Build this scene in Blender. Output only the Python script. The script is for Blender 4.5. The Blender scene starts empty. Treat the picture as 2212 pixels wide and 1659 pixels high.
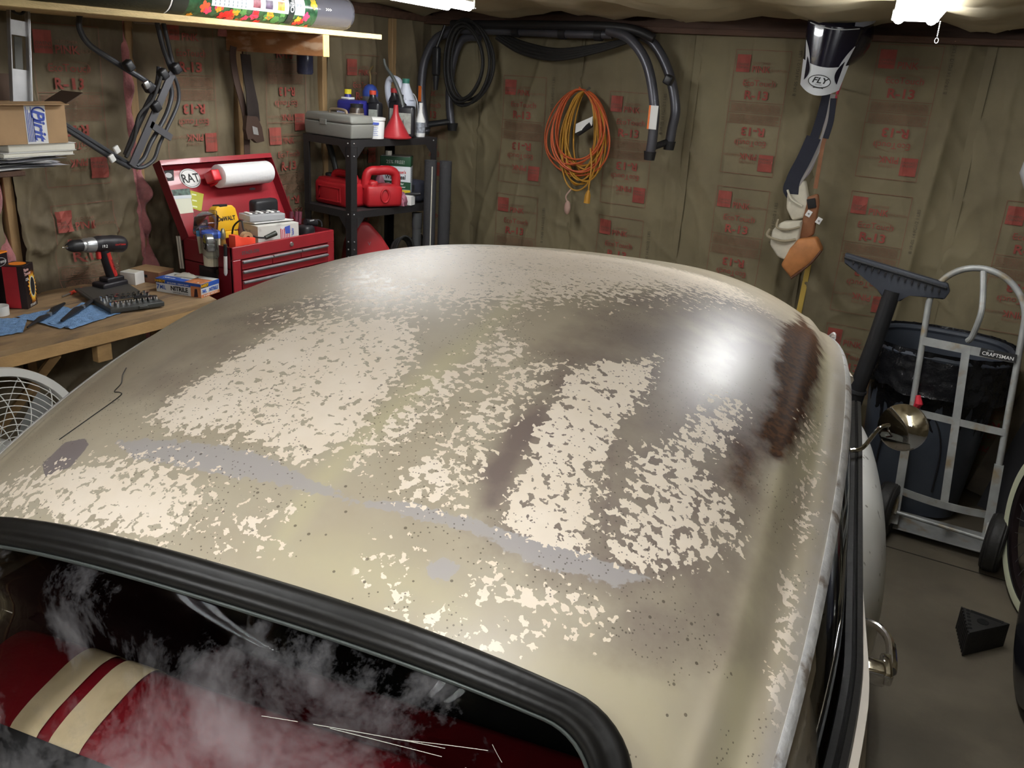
import bpy, bmesh, math, random
import numpy as np
from math import sin, cos, pi, radians as RAD
from mathutils import Vector, Matrix, noise, Euler

random.seed(7)
S = bpy.context.scene
COL = S.collection

# ------------------------------------------------------------------ camera
CAM_H = 1.9
F_PX = 1890.0
def cam_axes(pitch, roll, yaw):
    f = Vector((sin(yaw)*cos(pitch), cos(yaw)*cos(pitch), -sin(pitch)))
    r0 = f.cross(Vector((0, 0, 1))).normalized()
    u0 = r0.cross(f)
    rt = cos(roll)*r0 + sin(roll)*u0
    up = -sin(roll)*r0 + cos(roll)*u0
    return rt, up, f
_rt, _up, _f = cam_axes(RAD(19.93), RAD(3.6), RAD(-29.4))
cam = bpy.data.objects.new('camera', bpy.data.cameras.new('camera'))
COL.objects.link(cam)
cam.matrix_world = Matrix(((_rt.x, _up.x, -_f.x, 0), (_rt.y, _up.y, -_f.y, 0), (_rt.z, _up.z, -_f.z, CAM_H), (0, 0, 0, 1)))
cam.data.sensor_width = 36
cam.data.lens = F_PX/2212*36
cam.data.clip_start = 0.02
S.camera = cam

# ------------------------------------------------------------------ light
w = bpy.data.worlds.new('world'); S.world = w; w.use_nodes = True
w.node_tree.nodes['Background'].inputs[0].default_value = (.9, .95, 1, 1)
w.node_tree.nodes['Background'].inputs[1].default_value = 0.02
TUBE_POWER = 44.0
S.view_settings.view_transform = 'Standard'
S.view_settings.look = 'None'
S.view_settings.gamma = 1
S.view_settings.use_curve_mapping = False
S.view_settings.exposure = 0.0

# ------------------------------------------------------------------ materials
MATS = {}
def mat(name, col=(.5, .5, .5), rough=.5, metal=0, var=.0, vscale=8, bump=0, bscale=60, spec=.5, coat=0, emit=None, es=0, alpha=1, trans=0, ior=1.45, dirt=None, dscale=5, dlo=.5, dhi=.7, sheen=0, stretch=None):
    if name in MATS: return MATS[name]
    m = bpy.data.materials.new(name); m.use_nodes = True
    nt = m.node_tree; N = nt.nodes; L = nt.links
    b = N['Principled BSDF']
    b.inputs['Roughness'].default_value = rough
    b.inputs['Metallic'].default_value = metal
    b.inputs['Specular IOR Level'].default_value = spec
    b.inputs['Coat Weight'].default_value = coat
    b.inputs['Alpha'].default_value = alpha
    b.inputs['Transmission Weight'].default_value = trans
    b.inputs['IOR'].default_value = ior
    if sheen: b.inputs['Sheen Weight'].default_value = sheen
    if emit:
        b.inputs['Emission Color'].default_value = (*emit, 1); b.inputs['Emission Strength'].default_value = es
    tc = N.new('ShaderNodeTexCoord')
    vec = tc.outputs['Object']
    if stretch:
        mp = N.new('ShaderNodeMapping'); mp.inputs['Scale'].default_value = stretch
        L.new(vec, mp.inputs[0]); vec = mp.outputs[0]
    base = None
    if var or dirt:
        n = N.new('ShaderNodeTexNoise'); n.inputs['Scale'].default_value = vscale; n.inputs['Detail'].default_value = 5
        L.new(vec, n.inputs[0])
        r = N.new('ShaderNodeValToRGB')
        r.color_ramp.elements[0].position = .3; r.color_ramp.elements[1].position = .7
        c0 = [max(0, c*(1-var)) for c in col]; c1 = [min(1, c*(1+var)) for c in col]
        r.color_ramp.elements[0].color = (*c0, 1); r.color_ramp.elements[1].color = (*c1, 1)
        L.new(n.outputs[0], r.inputs[0]); base = r.outputs[0]
        if dirt:
            n2 = N.new('ShaderNodeTexNoise'); n2.inputs['Scale'].default_value = dscale; n2.inputs['Detail'].default_value = 6
            L.new(vec, n2.inputs[0])
            mr = N.new('ShaderNodeMapRange'); mr.inputs[1].default_value = dlo; mr.inputs[2].default_value = dhi
            L.new(n2.outputs[0], mr.inputs[0])
            mx = N.new('ShaderNodeMix'); mx.data_type = 'RGBA'
            L.new(mr.outputs[0], mx.inputs[0]); L.new(base, mx.inputs[6]); mx.inputs[7].default_value = (*dirt, 1)
            base = mx.outputs[2]
        L.new(base, b.inputs['Base Color'])
    else:
        b.inputs['Base Color'].default_value = (*col, 1)
    if bump:
        n3 = N.new('ShaderNodeTexNoise'); n3.inputs['Scale'].default_value = bscale; n3.inputs['Detail'].default_value = 4
        L.new(vec, n3.inputs[0])
        bp = N.new('ShaderNodeBump'); bp.inputs['Strength'].default_value = bump; bp.inputs['Distance'].default_value = .01
        L.new(n3.outputs[0], bp.inputs['Height']); L.new(bp.outputs[0], b.inputs['Normal'])
    MATS[name] = m
    return m

kraft = mat('kraft_paper', (.205, .172, .10), .75, var=.14, vscale=3, bump=.25, bscale=14, dirt=(.135, .11, .064), dscale=2.2, dlo=.5, dhi=.75)
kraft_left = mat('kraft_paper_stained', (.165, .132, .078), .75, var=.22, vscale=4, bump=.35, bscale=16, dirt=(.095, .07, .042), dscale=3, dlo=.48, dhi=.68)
ink = mat('red_ink', (.30, .065, .048), .7, var=.2, vscale=20)
ink_faint = mat('faint_red_ink', (.235, .115, .072), .75, var=.2, vscale=20)
ink_line = mat('red_line_ink', (.22, .09, .058), .7)
ink_grey = mat('grey_ink', (.10, .085, .058), .8)
concrete = mat('concrete', (.135, .115, .082), .55, var=.22, vscale=2.2, bump=.12, bscale=50, dirt=(.09, .075, .055), dscale=3, dlo=.45, dhi=.75)
pine = mat('pine_wood', (.46, .29, .125), .6, var=.22, vscale=6, bump=.15, bscale=40, stretch=(3, 1, 3))
pine_v = mat('pine_stud', (.36, .23, .105), .6, var=.25, vscale=6, bump=.1, bscale=40, stretch=(6, 6, .8))
dark_wood = mat('dark_wood', (.10, .052, .032), .7, var=.3, vscale=6, bump=.2, bscale=30, stretch=(.7, 5, 5))
ply = mat('bench_plywood', (.32, .215, .115), .6, var=.25, vscale=5, bump=.12, bscale=50, dirt=(.14, .10, .07), dscale=6, dlo=.5, dhi=.75, stretch=(5, 1, 5))
pink_fluff = mat('pink_fibreglass', (.42, .16, .16), .95, var=.35, vscale=14, bump=.9, bscale=40, sheen=.4)
black_pl = mat('black_plastic', (.018, .018, .02), .42, bump=.06, bscale=120)
black_matte = mat('matte_black', (.014, .013, .013), .75, bump=.1, bscale=80)
black_metal = mat('black_steel', (.02, .019, .02), .45, bump=.05, bscale=60)
dark_grey = mat('dark_grey_metal', (.06, .062, .068), .38, metal=.3)
grey_tube = mat('grey_painted_tube', (.10, .10, .115), .35, metal=.4, var=.15, vscale=10)
rubber = mat('rubber', (.02, .019, .018), .6, bump=.15, bscale=90)
chrome = mat('chrome', (.85, .86, .88), .07, metal=1)
steel = mat('steel', (.55, .55, .55), .3, metal=.9)
alu = mat('aluminium', (.5, .5, .5), .42, metal=.6, var=.12, vscale=15)
grey_paint = mat('grey_worn_paint', (.36, .37, .36), .45, metal=.2, var=.2, vscale=14, dirt=(.30, .24, .15), dscale=12, dlo=.55, dhi=.7)
white_pl = mat('white_plastic', (.78, .78, .75), .4)
offwhite = mat('off_white', (.70, .67, .58), .6, var=.08, vscale=20)
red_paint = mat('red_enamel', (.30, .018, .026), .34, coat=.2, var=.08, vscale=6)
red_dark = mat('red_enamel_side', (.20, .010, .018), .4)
red_pl = mat('red_plastic', (.62, .03, .03), .42)
orange_red = mat('bright_red_plastic', (.85, .08, .04), .4)
paper_w = mat('white_paper', (.82, .82, .80), .8)
cardboard = mat('cardboard', (.42, .27, .14), .8, var=.1, vscale=12)
cardboard_d = mat('cardboard_dark', (.10, .062, .042), .85)
blue_ink = mat('blue_ink', (.06, .10, .45), .6)
yellow_pl = mat('yellow_plastic', (.80, .45, .02), .42)
bluerag = mat('blue_shop_towel', (.20, .36, .62), .95, var=.18, vscale=60, bump=.5, bscale=220)
clear = mat('clear_plastic', (.92, .93, .95), .12, trans=.9, ior=1.3)
clear_fog = mat('frosted_plastic', (.75, .76, .78), .25, trans=.55, ior=1.3)
black_ink = mat('black_ink', (.012, .012, .012), .6)
green_dk = mat('dark_green_print', (.01, .06, .025), .5)
silver_grey = mat('grey_case_plastic', (.20, .20, .18), .5, bump=.05, bscale=80)
leather = mat('tan_leather', (.42, .17, .055), .55, var=.25, vscale=12, bump=.12, bscale=60)
leather_d = mat('brown_leather', (.24, .10, .045), .6, var=.2, vscale=15)
canvas = mat('white_canvas', (.62, .58, .47), .85, var=.12, vscale=15, bump=.1, bscale=200)
webbing = mat('dark_webbing', (.022, .024, .038), .85, bump=.3, bscale=300)
tooth = mat('grey_webbing', (.30, .28, .27), .85)
orange_cord = mat('orange_cord', (.58, .115, .035), .5)
yellow_cord = mat('yellow_cord', (.50, .25, .03), .5)
can_plastic = mat('blue_grey_plastic', (.055, .065, .085), .5, bump=.05, bscale=60)
bag_black = mat('black_bag_film', (.012, .012, .014), .16, bump=.9, bscale=22)
navy_pl = mat('navy_plastic', (.02, .022, .06), .3)

def glassy(name, tint=(1, 1, 1), rough=.0, refl_ior=1.5, boost=1.0):
    m = bpy.data.materials.new(name); m.use_nodes = True
    nt = m.node_tree; N = nt.nodes; L = nt.links; N.remove(N['Principled BSDF'])
    out = N['Material Output']
    tr = N.new('ShaderNodeBsdfTransparent'); tr.inputs[0].default_value = (*tint, 1)
    gl = N.new('ShaderNodeBsdfGlossy'); gl.inputs['Roughness'].default_value = rough
    fr = N.new('ShaderNodeFresnel'); fr.inputs[0].default_value = refl_ior
    mx = N.new('ShaderNodeMixShader')
    mu = N.new('ShaderNodeMath'); mu.operation = 'MULTIPLY'; mu.inputs[1].default_value = boost; mu.use_clamp = True
    L.new(fr.outputs[0], mu.inputs[0]); L.new(mu.outputs[0], mx.inputs[0])
    L.new(tr.outputs[0], mx.inputs[1]); L.new(gl.outputs[0], mx.inputs[2]); L.new(mx.outputs[0], out.inputs[0])
    MATS[name] = m
    return m

# ------------------------------------------------------------------ mesh builder
def xf(loc=(0, 0, 0), rot=(0, 0, 0)):
    return Matrix.Translation(Vector(loc)) @ Euler(rot).to_matrix().to_4x4()

class MB:
    def __init__(self): self.bm = bmesh.new()
    def box(self, c, s, bev=.002, rot=(0, 0, 0), taper=1.0):
        r = bmesh.ops.create_cube(self.bm, size=1)
        vs = r['verts']
        for v in vs:
            k = taper if v.co.z > 0 else 1
            v.co = Vector((v.co.x*s[0]*k, v.co.y*s[1]*k, v.co.z*s[2]))
        bv = min(bev, min(s)*.3)
        if bev > 0:
            es = list({e for v in vs for e in v.link_edges})
            r = bmesh.ops.bevel(self.bm, geom=es, offset=bv, segments=1 if bev < .004 else 3, affect='EDGES', profile=.5)
            vs = list({v for f in r['faces'] for v in f.verts} | {v for v in vs if v.is_valid})
        bmesh.ops.transform(self.bm, matrix=xf(c, rot), verts=[v for v in vs if v.is_valid])
        return self
    def grid(self, fn, nu, nv, closeu=False, closev=False):
        V = [[self.bm.verts.new(fn(i/(nu if closeu else nu-1), j/(nv if closev else nv-1))) for i in range(nu)] for j in range(nv)]
        for j in range(nv if closev else nv-1):
            for i in range(nu if closeu else nu-1):
                a = V[j][i]; b = V[j][(i+1) % nu]; c = V[(j+1) % nv][(i+1) % nu]; d = V[(j+1) % nv][i]
                try: self.bm.faces.new((a, b, c, d))
                except ValueError: pass
        return V
    def tube(self, path, r, n=10, cap=True, closed=False, flat=None, prof=None):
        P = [Vector(p) for p in path]; m = len(P)
        R = r if hasattr(r, '__len__') else [r]*m
        T = []
        for i in range(m):
            a = P[(i-1) % m] if (closed or i > 0) else P[i]; b = P[(i+1) % m] if (closed or i < m-1) else P[i]
            t = (b-a); T.append(t.normalized() if t.length > 1e-9 else Vector((0, 0, 1)))
        up = Vector((0, 0, 1)) if abs(T[0].z) < .9 else Vector((1, 0, 0))
        if flat is not None: up = Vector(flat)
        nrm = (up - T[0]*up.dot(T[0])).normalized()
        rings = []
        for i in range(m):
            if flat is not None: nrm = Vector(flat)
            nrm = (nrm - T[i]*nrm.dot(T[i])).normalized()
            bi = T[i].cross(nrm)
            ring = []
            if prof:
                for (a, b) in prof: ring.append(self.bm.verts.new(P[i] + bi*a*R[i] + nrm*b*R[i]))
            else:
                for k in range(n):
                    th = 2*pi*k/n
                    ring.append(self.bm.verts.new(P[i] + (nrm*cos(th) + bi*sin(th))*R[i]))
            rings.append(ring)
        nn = len(rings[0])
        for i in range(m if closed else m-1):
            A = rings[i]; B = rings[(i+1) % m]
            for k in range(nn):
                self.bm.faces.new((A[k], A[(k+1) % nn], B[(k+1) % nn], B[k]))
        if cap and not closed:
            self.bm.faces.new(rings[0][::-1]); self.bm.faces.new(rings[-1])
        return self
    def cyl(self, p0, p1, r0, r1=None, n=20):
        return self.tube([p0, p1], [r0, r1 if r1 is not None else r0], n)
    def lathe(self, prof, n=28, M=None):
        M = M or Matrix()
        rings = []
        for (r, z) in prof:
            if r < 1e-5: rings.append([self.bm.verts.new(M @ Vector((0, 0, z)))])
            else: rings.append([self.bm.verts.new(M @ Vector((r*cos(2*pi*k/n), r*sin(2*pi*k/n), z))) for k in range(n)])
        for A, B in zip(rings, rings[1:]):
            for k in range(n):
                a = A[k % len(A)]; b = A[(k+1) % len(A)]; c = B[(k+1) % len(B)]; d = B[k % len(B)]
                f = []
                for v in (a, b, c, d):
                    if v not in f: f.append(v)
                if len(f) > 2:
                    try: self.bm.faces.new(f)
                    except ValueError: pass
        return self
    def prism(self, poly, h, M=None, bev=0):
        """poly in local xy, extruded along z 0..h"""
        M = M or Matrix()
        a = [self.bm.verts.new(M @ Vector((x, y, 0))) for x, y in poly]
        b = [self.bm.verts.new(M @ Vector((x, y, h))) for x, y in poly]
        n = len(poly)
        fs = [self.bm.faces.new(a[::-1]), self.bm.faces.new(b)]
        for i in range(n): fs.append(self.bm.faces.new((a[i], a[(i+1) % n], b[(i+1) % n], b[i])))
        if bev:
            es = list({e for f in fs for e in f.edges})
            bmesh.ops.bevel(self.bm, geom=es, offset=bev, segments=2, affect='EDGES', profile=.5)
        return self
    def faces(self, V, Fs):
        vs = [self.bm.verts.new(v) for v in V]
        for f in Fs: self.bm.faces.new([vs[i] for i in f])
        return self
    def ball(self, c, r, M=None, n=20):
        prof = [(sin(pi*i/12)*1, -cos(pi*i/12)) for i in range(13)]
        s = r if hasattr(r, '__len__') else (r, r, r)
        MM = (M or Matrix.Translation(Vector(c))) @ Matrix.Diagonal((*s, 1))
        return self.lathe(prof, n, MM)
    def build(self, name, m, parent=None, smooth=35, label=None, kind=None, loc=None):
        me = bpy.data.meshes.new(name)
        bmesh.ops.recalc_face_normals(self.bm, faces=self.bm.faces[:])
        self.bm.to_mesh(me); self.bm.free()
        if m: me.materials.append(m)
        o = bpy.data.objects.new(name, me); COL.objects.link(o)
        if parent: o.parent = parent
        if loc is not None: o.location = loc
        if smooth:
            me.shade_smooth()
            try: me.set_sharp_from_angle(angle=RAD(smooth))
            except Exception: pass
        if label: o['label'] = label
        if kind: o['kind'] = kind
        return o

def thing(name, label, cat, loc=(0, 0, 0), rz=0, group=None, rot=None):
    o = bpy.data.objects.new(name, None); COL.objects.link(o)
    o.location = loc; o.rotation_euler = rot if rot else (0, 0, rz)
    o.empty_display_size = .05
    o['label'] = label; o['category'] = cat
    if group: o['group'] = group
    return o
def tag(o, label, cat, group=None):
    o['label'] = label; o['category'] = cat
    if group: o['group'] = group
    return o
def struct(name, loc=(0, 0, 0)):
    o = bpy.data.objects.new(name, None); COL.objects.link(o); o.location = loc; o['kind'] = 'structure'; o.empty_display_size = .05
    return o

_txt = {}
def text_data(body, size=1.0, bold=0.0, align='CENTER', shear=0, sx=1):
    k = (body, bold, align, shear)
    if k not in _txt:
        cu = bpy.data.curves.new('t', 'FONT'); cu.body = body; cu.size = 1; cu.align_x = align; cu.align_y = 'CENTER'
        cu.offset = bold; cu.shear = shear; cu.resolution_u = 3
        ob = bpy.data.objects.new('t', cu); COL.objects.link(ob)
        bpy.context.view_layer.update()
        me = ob.evaluated_get(bpy.context.evaluated_depsgraph_get()).to_mesh()
        _txt[k] = ([v.co.copy() for v in me.vertices], [tuple(p.vertices) for p in me.polygons])
        ob.to_mesh_clear(); bpy.data.objects.remove(ob); bpy.data.curves.remove(cu)
    V, Fs = _txt[k]
    return [(v.x*size*sx, v.y*size) for v in V], Fs
def text(body, size, m, parent, M, name='printed_text', bold=0.0, align='CENTER', shear=0, sx=1, label=None):
    V, Fs = text_data(body, size, bold, align, shear, sx)
    me = bpy.data.meshes.new(name); me.from_pydata([M @ Vector((x, y, 0)) for x, y in V], [], Fs); me.materials.append(m)
    o = bpy.data.objects.new(name, me); COL.objects.link(o); o.parent = parent
    if label: o['label'] = label
    return o
def face_M(origin, xdir, ydir):
    """text plane: x along xdir, y along ydir, z outward"""
    x = Vector(xdir).normalized(); y = Vector(ydir).normalized(); z = x.cross(y)
    return Matrix(((x.x, y.x, z.x, origin[0]), (x.y, y.y, z.y, origin[1]), (x.z, y.z, z.z, origin[2]), (0, 0, 0, 1)))
def flat(poly, m, parent, M, name='print', lift=0, label=None):
    b = MB(); b.bm.faces.new([b.bm.verts.new(M @ Vector((x, y, lift))) for x, y in poly])
    return b.build(name, m, parent, smooth=0, label=label)
def rect(x0, y0, x1, y1): return [(x0, y0), (x1, y0), (x1, y1), (x0, y1)]
def ell(cx, cy, rx, ry, n=28): return [(cx+rx*cos(2*pi*k/n), cy+ry*sin(2*pi*k/n)) for k in range(n)]
def cr(pts, n=8, closed=False):
    P = [Vector(p) for p in pts]; m = len(P); out = []
    for i in range(m if closed else m-1):
        a = P[(i-1) % m] if (closed or i > 0) else P[i]; b = P[i]; c = P[(i+1) % m]; d = P[(i+2) % m] if (closed or i < m-2) else P[(i+1) % m]
        for k in range(n):
            f = k/n
            out.append(.5*((2*b)+(c-a)*f+(2*a-5*b+4*c-d)*f*f+(3*b-a-3*c+d)*f**3))
    if not closed: out.append(P[-1].copy())
    return out
def dup(root, loc=None, rz=None, label=None, group=None):
    def cp(o, par):
        c = o.copy(); COL.objects.link(c)
        if par: c.parent = par
        for ch in list(kids.get(o.name, [])): cp(ch, c)
        return c
    kids = {}
    for o in bpy.data.objects:
        if o.parent: kids.setdefault(o.parent.name, []).append(o)
    r = cp(root, None)
    if loc is not None: r.location = loc
    if rz is not None: r.rotation_euler = (0, 0, rz)
    if label: r['label'] = label
    if group: r['group'] = group
    return r

def ray_(px, py):
    return (_rt*((px-1106)/F_PX) - _up*((py-829.5)/F_PX) + _f)
def at(px, py, X=None, Y=None, Z=None):
    """a real point on the plane X=, Y= or Z= (metres)"""
    d = ray_(px, py)
    t = X/d.x if X is not None else (Y/d.y if Y is not None else (Z-CAM_H)/d.z)
    return Vector((0, 0, CAM_H))+d*t
def hit(px, py, p0, n):
    d = ray_(px, py); o = Vector((0, 0, CAM_H)); t = (Vector(p0)-o).dot(n)/d.dot(n); return o+d*t
# ------------------------------------------------------------------ the room
WY, WX, CZ = 4.8, -3.4, 2.2      # back wall plane, left wall plane, ceiling height
XR, YB = 3.0, -3.2
fl = MB(); fl.grid(lambda u, v: Vector((WX-.3+u*(XR-WX+.6), YB-.3+v*(WY-YB+.6), 0)), 2, 2)
fl.build('floor', concrete, None, kind='structure', smooth=0)
sl = MB()
sl.box((-.6, 3.83, .0012), (6, .006, .002), bev=0)
o = sl.build('trim_1', mat('joint_dark', (.03, .027, .02), .9), None, kind='structure')

def ridged(x): return (1-min(1, abs(x)*2.2))**3
def wr_back(x, z, bay, amp=1.0):
    c = -2.71 + bay*.69
    a = (x-c)/.345
    b = .030*max(0, 1-a*a)**.6
    n = noise.noise(Vector((x*2.2, z*1.1, bay*3.1)))*.010
    k = ridged(noise.noise(Vector((x*3.2+z*.6, z*1.5-x*.8, bay*7.7))))*.011*amp
    e = ridged(noise.noise(Vector((x*7+z*5, z*3-x*2, 9+bay))))*.013*amp*(abs(a)**1.5)
    if bay == 3: e += .030*ridged((a-.62-(z-1.35)*.16)*1.6)*(.4+.6*abs(sin(z*5)))
    if bay in (1, 2): e += .016*ridged((a-.75-(z-1.2)*.10)*2)
    if bay == 1: e += .012*ridged((a+.9)*1.5)
    if bay == 0: e += .014*ridged(noise.noise(Vector((x*5-z*1.2, z*.8, 4))))
    lowk = ridged(noise.noise(Vector((x*5+z*4, z*5-x*3, 2+bay))))*.012*max(0, min(1, (1.0-z)*2))
    f_ = ridged(noise.noise(Vector((x*6.5+.35*z, z*.55, bay*4.4+2))))*.007
    return b+n+k+e+lowk+f_
def batt_y(x, z, bay): return WY-.03-wr_back(x, z, bay)+(.008 if bay % 2 else 0)

wb = struct('wall_back')
b = MB(); b.box((-.2, WY+.06, 1.1), (6.6, .04, 2.4), 0); b.build('sheathing', dark_wood, wb)
for bay in range(-1, 8):
    c = -2.71+bay*.69
    b = MB(); b.grid(lambda u, v: Vector((c-.352+u*.704, batt_y(c-.352+u*.704, .02+v*2.10, bay), .02+v*2.10)), 76, 150)
    b.build('insulation_batt', kraft, wb, smooth=180)
    b = MB()
    xs = c+.345
    pts = [Vector((xs+.006*noise.noise(Vector((0, z*2, bay))), WY-.046-.006*noise.noise(Vector((3, z*3, bay))), z)) for z in np.linspace(.02, 2.12, 40)]
    b.tube(pts, 1, prof=[(-.02, -.002), (.02, -.002), (.02, .002), (-.02, .002)], flat=(0, -1, 0))
    b.build('stapling_flange', kraft, wb, smooth=0)
# printed frames
def print_items():
    items = []  # (verts2d, faces, matkey)
    def R(x0, y0, x1, y1, k, nx=1, ny=1):
        V = [(x0+(x1-x0)*i/nx, y0+(y1-y0)*j/ny) for j in range(ny+1) for i in range(nx+1)]
        Fs = [(j*(nx+1)+i, j*(nx+1)+i+1, (j+1)*(nx+1)+i+1, (j+1)*(nx+1)+i) for j in range(ny) for i in range(nx)]
        items.append((V, Fs, k))
    W, H = .142, .308
    def T(s, x, y, size, k, bold=0, flip=False, shear=0, align='CENTER', sx=1):
        V, Fs = text_data(s, size, bold, align, shear, sx)
        if flip: V = [(-(a+x), -(b_+y)) for a, b_ in V]
        else: V = [(a+x, b_+y) for a, b_ in V]
        items.append((V, Fs, k))
    t = .0012
    R(-W, -H-t, W, -H+t, 2, 10); R(-W, H-t, W, H+t, 2, 10); R(-W-t, -H, -W+t, H, 2, 1, 24); R(W-t, -H, W+t, H, 2, 1, 24)
    R(-W, .055, W, .057, 2, 10); R(-W, .001, W, .003, 2, 10); R(-W, -.052, W, -.05, 2, 10)
    rnd = random.Random(3)
    for y0, y1 in ((.008, .05), (-.046, -.004)):
        for k in range(8):
            y = y0+(y1-y0)*k/8; x = -W+.012
            while x < W-.02:
                L_ = rnd.uniform(.006, .03); R(x, y, min(x+L_, W-.012), y+.0022, 1, 2); x += L_+.003
    for flip in (False, True):
        s = -1 if flip else 1
        def q(x0, y0, x1, y1, k, nx=1, ny=1): R(s*x0, s*y0, s*x1, s*y1, k, nx, ny)
        q(-.132, .20, -.058, .285, 0, 5, 6)
        T('PINK', .0, .215, .045, 0, .012, flip, sx=.95)
        T('CUSTOMER', .002, .245, .017, 1, 0, flip); T('INSULATION', .088, .213, .017, 1, 0, flip)
        T('OWENS', -.095, .237, .017, 3, 0, flip); T('CORNING', -.095, .222, .015, 3, 0, flip)
        T('EcoTouch', .0, .148, .042, 0, .0, flip)
        for rx, ry, cx in ((.088, .030, 0), (.078, .024, .008)):
            n = 36; V = []; Fs = []
            for i in range(n):
                a = 2*pi*i/n
                for rr in (1, .97): V.append((s*(cx+rx*rr*cos(a)), s*(.148+ry*rr*sin(a))))
            Fs = [(2*i, 2*i+1, (2*i+3) % (2*n), (2*i+2) % (2*n)) for i in range(n)]
            items.append((V, Fs, 1))
        T('R-13', -.005, .088, .058, 0, .03, flip, sx=1.15)
    return items
PI_ = print_items()
pmats = [ink, ink_faint, ink_line, ink_grey]
def put_print(parent, f, zc, xc, name='printed_frame', slant=0, mats=pmats):
    V = []; Fs = []; mi = []
    for vs, fs, k in PI_:
        o0 = len(V)
        for (x, y) in vs: V.append(f(xc+x+slant*y, zc+y, .0016 if k == 3 else .0009))
        for q in fs: Fs.append([o0+i for i in q]); mi.append(k)
    me = bpy.data.meshes.new(name); me.from_pydata(V, [], Fs)
    for m in mats: me.materials.append(m)
    me.polygons.foreach_set('material_index', mi); me.update()
    o = bpy.data.objects.new(name, me); COL.objects.link(o); o.parent = parent
    return o
tops = {-1: 1.80, 0: 1.848, 1: 1.802, 2: 2.05, 3: 2.103, 4: 2.14, 5: 1.95, 6: 2.0}
rb = random.Random(5)
for bay, top in tops.items():
    for k in range(-1, 3):
        zc = top-.308-k*.69
        if zc+.31 > 2.13 or zc < .33: continue
        put_print(wb, lambda x, z, e, bay=bay: (x, batt_y(x, z, bay)-.0055-e, z), zc, -2.71+bay*.69+.005)
    # stamped lot code running up beside the frame
    cx = -2.71+bay*.69+.19
    for zc in (top-.85, top-.1):
        V, Fs = text_data('B 19-05 14 FG1/2 1 LB5', .022, 0)
        me = bpy.data.meshes.new('lot_stamp'); me.from_pydata([(cx-y, batt_y(cx-y, zc+x, bay)-.004, zc+x) for x, y in V], [], Fs); me.materials.append(ink_grey)
        o = bpy.data.objects.new('lot_stamp', me); COL.objects.link(o); o.parent = wb
# upper plates
b = MB(); b.box((-.2, 4.70, 2.125), (6.4, .10, .028)); b.build('top_plate', dark_wood, wb)
b = MB(); b.box((-.2, 4.77, 2.20), (6.4, .04, .12)); b.build('rim_joist', dark_wood, wb)

# left wall
wl = struct('wall_left')
b = MB(); b.box((WX-.06, .8, 1.1), (.04, 8.2, 2.4), 0); b.build('sheathing', dark_wood, wl)
def batt_x(y, z, bay):
    a = (y-(2.27+bay*.6))/.3
    v = .02*max(0, 1-a*a)**.6 + noise.noise(Vector((y*2.5, z*1.3, bay+20)))*.012
    amp = 1.6 if bay == 0 else .9
    v += ridged(noise.noise(Vector((y*4+z*.9, z*1.2-y*.5, bay*3+1))))*.016*amp
    v += ridged(noise.noise(Vector((y*7+.3*z, z*.6, bay*5+8))))*.009
    low = max(0, min(1, (1.55-z)*2.5))
    v += ridged(noise.noise(Vector((y*8+z*3, z*5-y*4, bay*3+5))))*.016*amp*low
    v += ridged(noise.noise(Vector((y*13-z*9, z*7+y*4, bay*5+5))))*.008*amp*low
    return WX-.025+v
for bay in range(-8, 5):
    c = 2.27+bay*.6; hw = .272
    def f(u, v, c=c, bay=bay, hw=hw):
        z = .02+v*2.10
        e = 1+.05*noise.noise(Vector((z*2.5, bay*2, 5)))
        y = c+(u-.5)*2*hw*e
        return Vector((batt_x(y, z, bay), y, z))
    b = MB(); b.grid(f, 70, 140); b.build('insulation_batt', kraft_left, wl, smooth=180)
for k in range(-8, 6):
    b = MB(); b.box((WX-.035, 1.97+k*.6+.015, 1.08), (.06, .038, 2.14)); b.build('wall_stud', pine_v, wl)
b = MB(); b.box((WX-.02, .8, 2.14), (.10, 8, .04)); b.build('top_plate', dark_wood, wl)
def fluff(y0, y1, z0, z1, seed, t=.03):
    b = MB()
    def f(u, v):
        z = z0+(z1-z0)*v; y = y0+(y1-y0)*(u+.25*noise.noise(Vector((z*7, seed, 0))))
        d = t*(.5+noise.noise(Vector((y*14, z*9, seed))))*(sin(pi*u)**.5 if 0 < u < 1 else 0)
        return Vector((WX-.03+max(0, d)+.012, y, z))
    b.grid(f, 14, 70); b.build('pink_insulation', pink_fluff, wl, smooth=180, label='exposed pink fibreglass fluff beside a stud')
fluff(2.535, 2.575, .5, 2.1, 1, .05); fluff(1.70, 1.96, .95, 1.42, 2, .08); fluff(2.55, 2.60, .9, 1.4, 5, .09); fluff(2.40, 2.56, .65, .92, 9, .05); fluff(3.05, 3.17, 1.95, 2.12, 4)
for bay, zs in ((0, (.95, 1.64)), (1, (1.02, 1.72)), (2, (1.25, 1.9)), (3, (.9, 1.6)), (-1, (1.1, 1.8))):
    for zc in zs:
        if zc > 1.8: zc = 1.80
        put_print(wl, lambda y, z, e, bay=bay: (batt_x(y, z, bay)+.008+e, y, z), zc, 2.27+bay*.6+.01)

# right and rear walls (out of frame, close the garage)
wr_ = struct('wall_right'); b = MB(); b.box((XR, .8, 1.1), (.06, 8.2, 2.4), 0); b.build('sheathing', kraft, wr_)
wq = struct('wall_rear'); b = MB(); b.box((-.2, YB, 1.1), (6.6, .06, 2.4), 0); b.build('sheathing', mat('garage_door', (.5, .5, .48), .6), wq)
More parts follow.
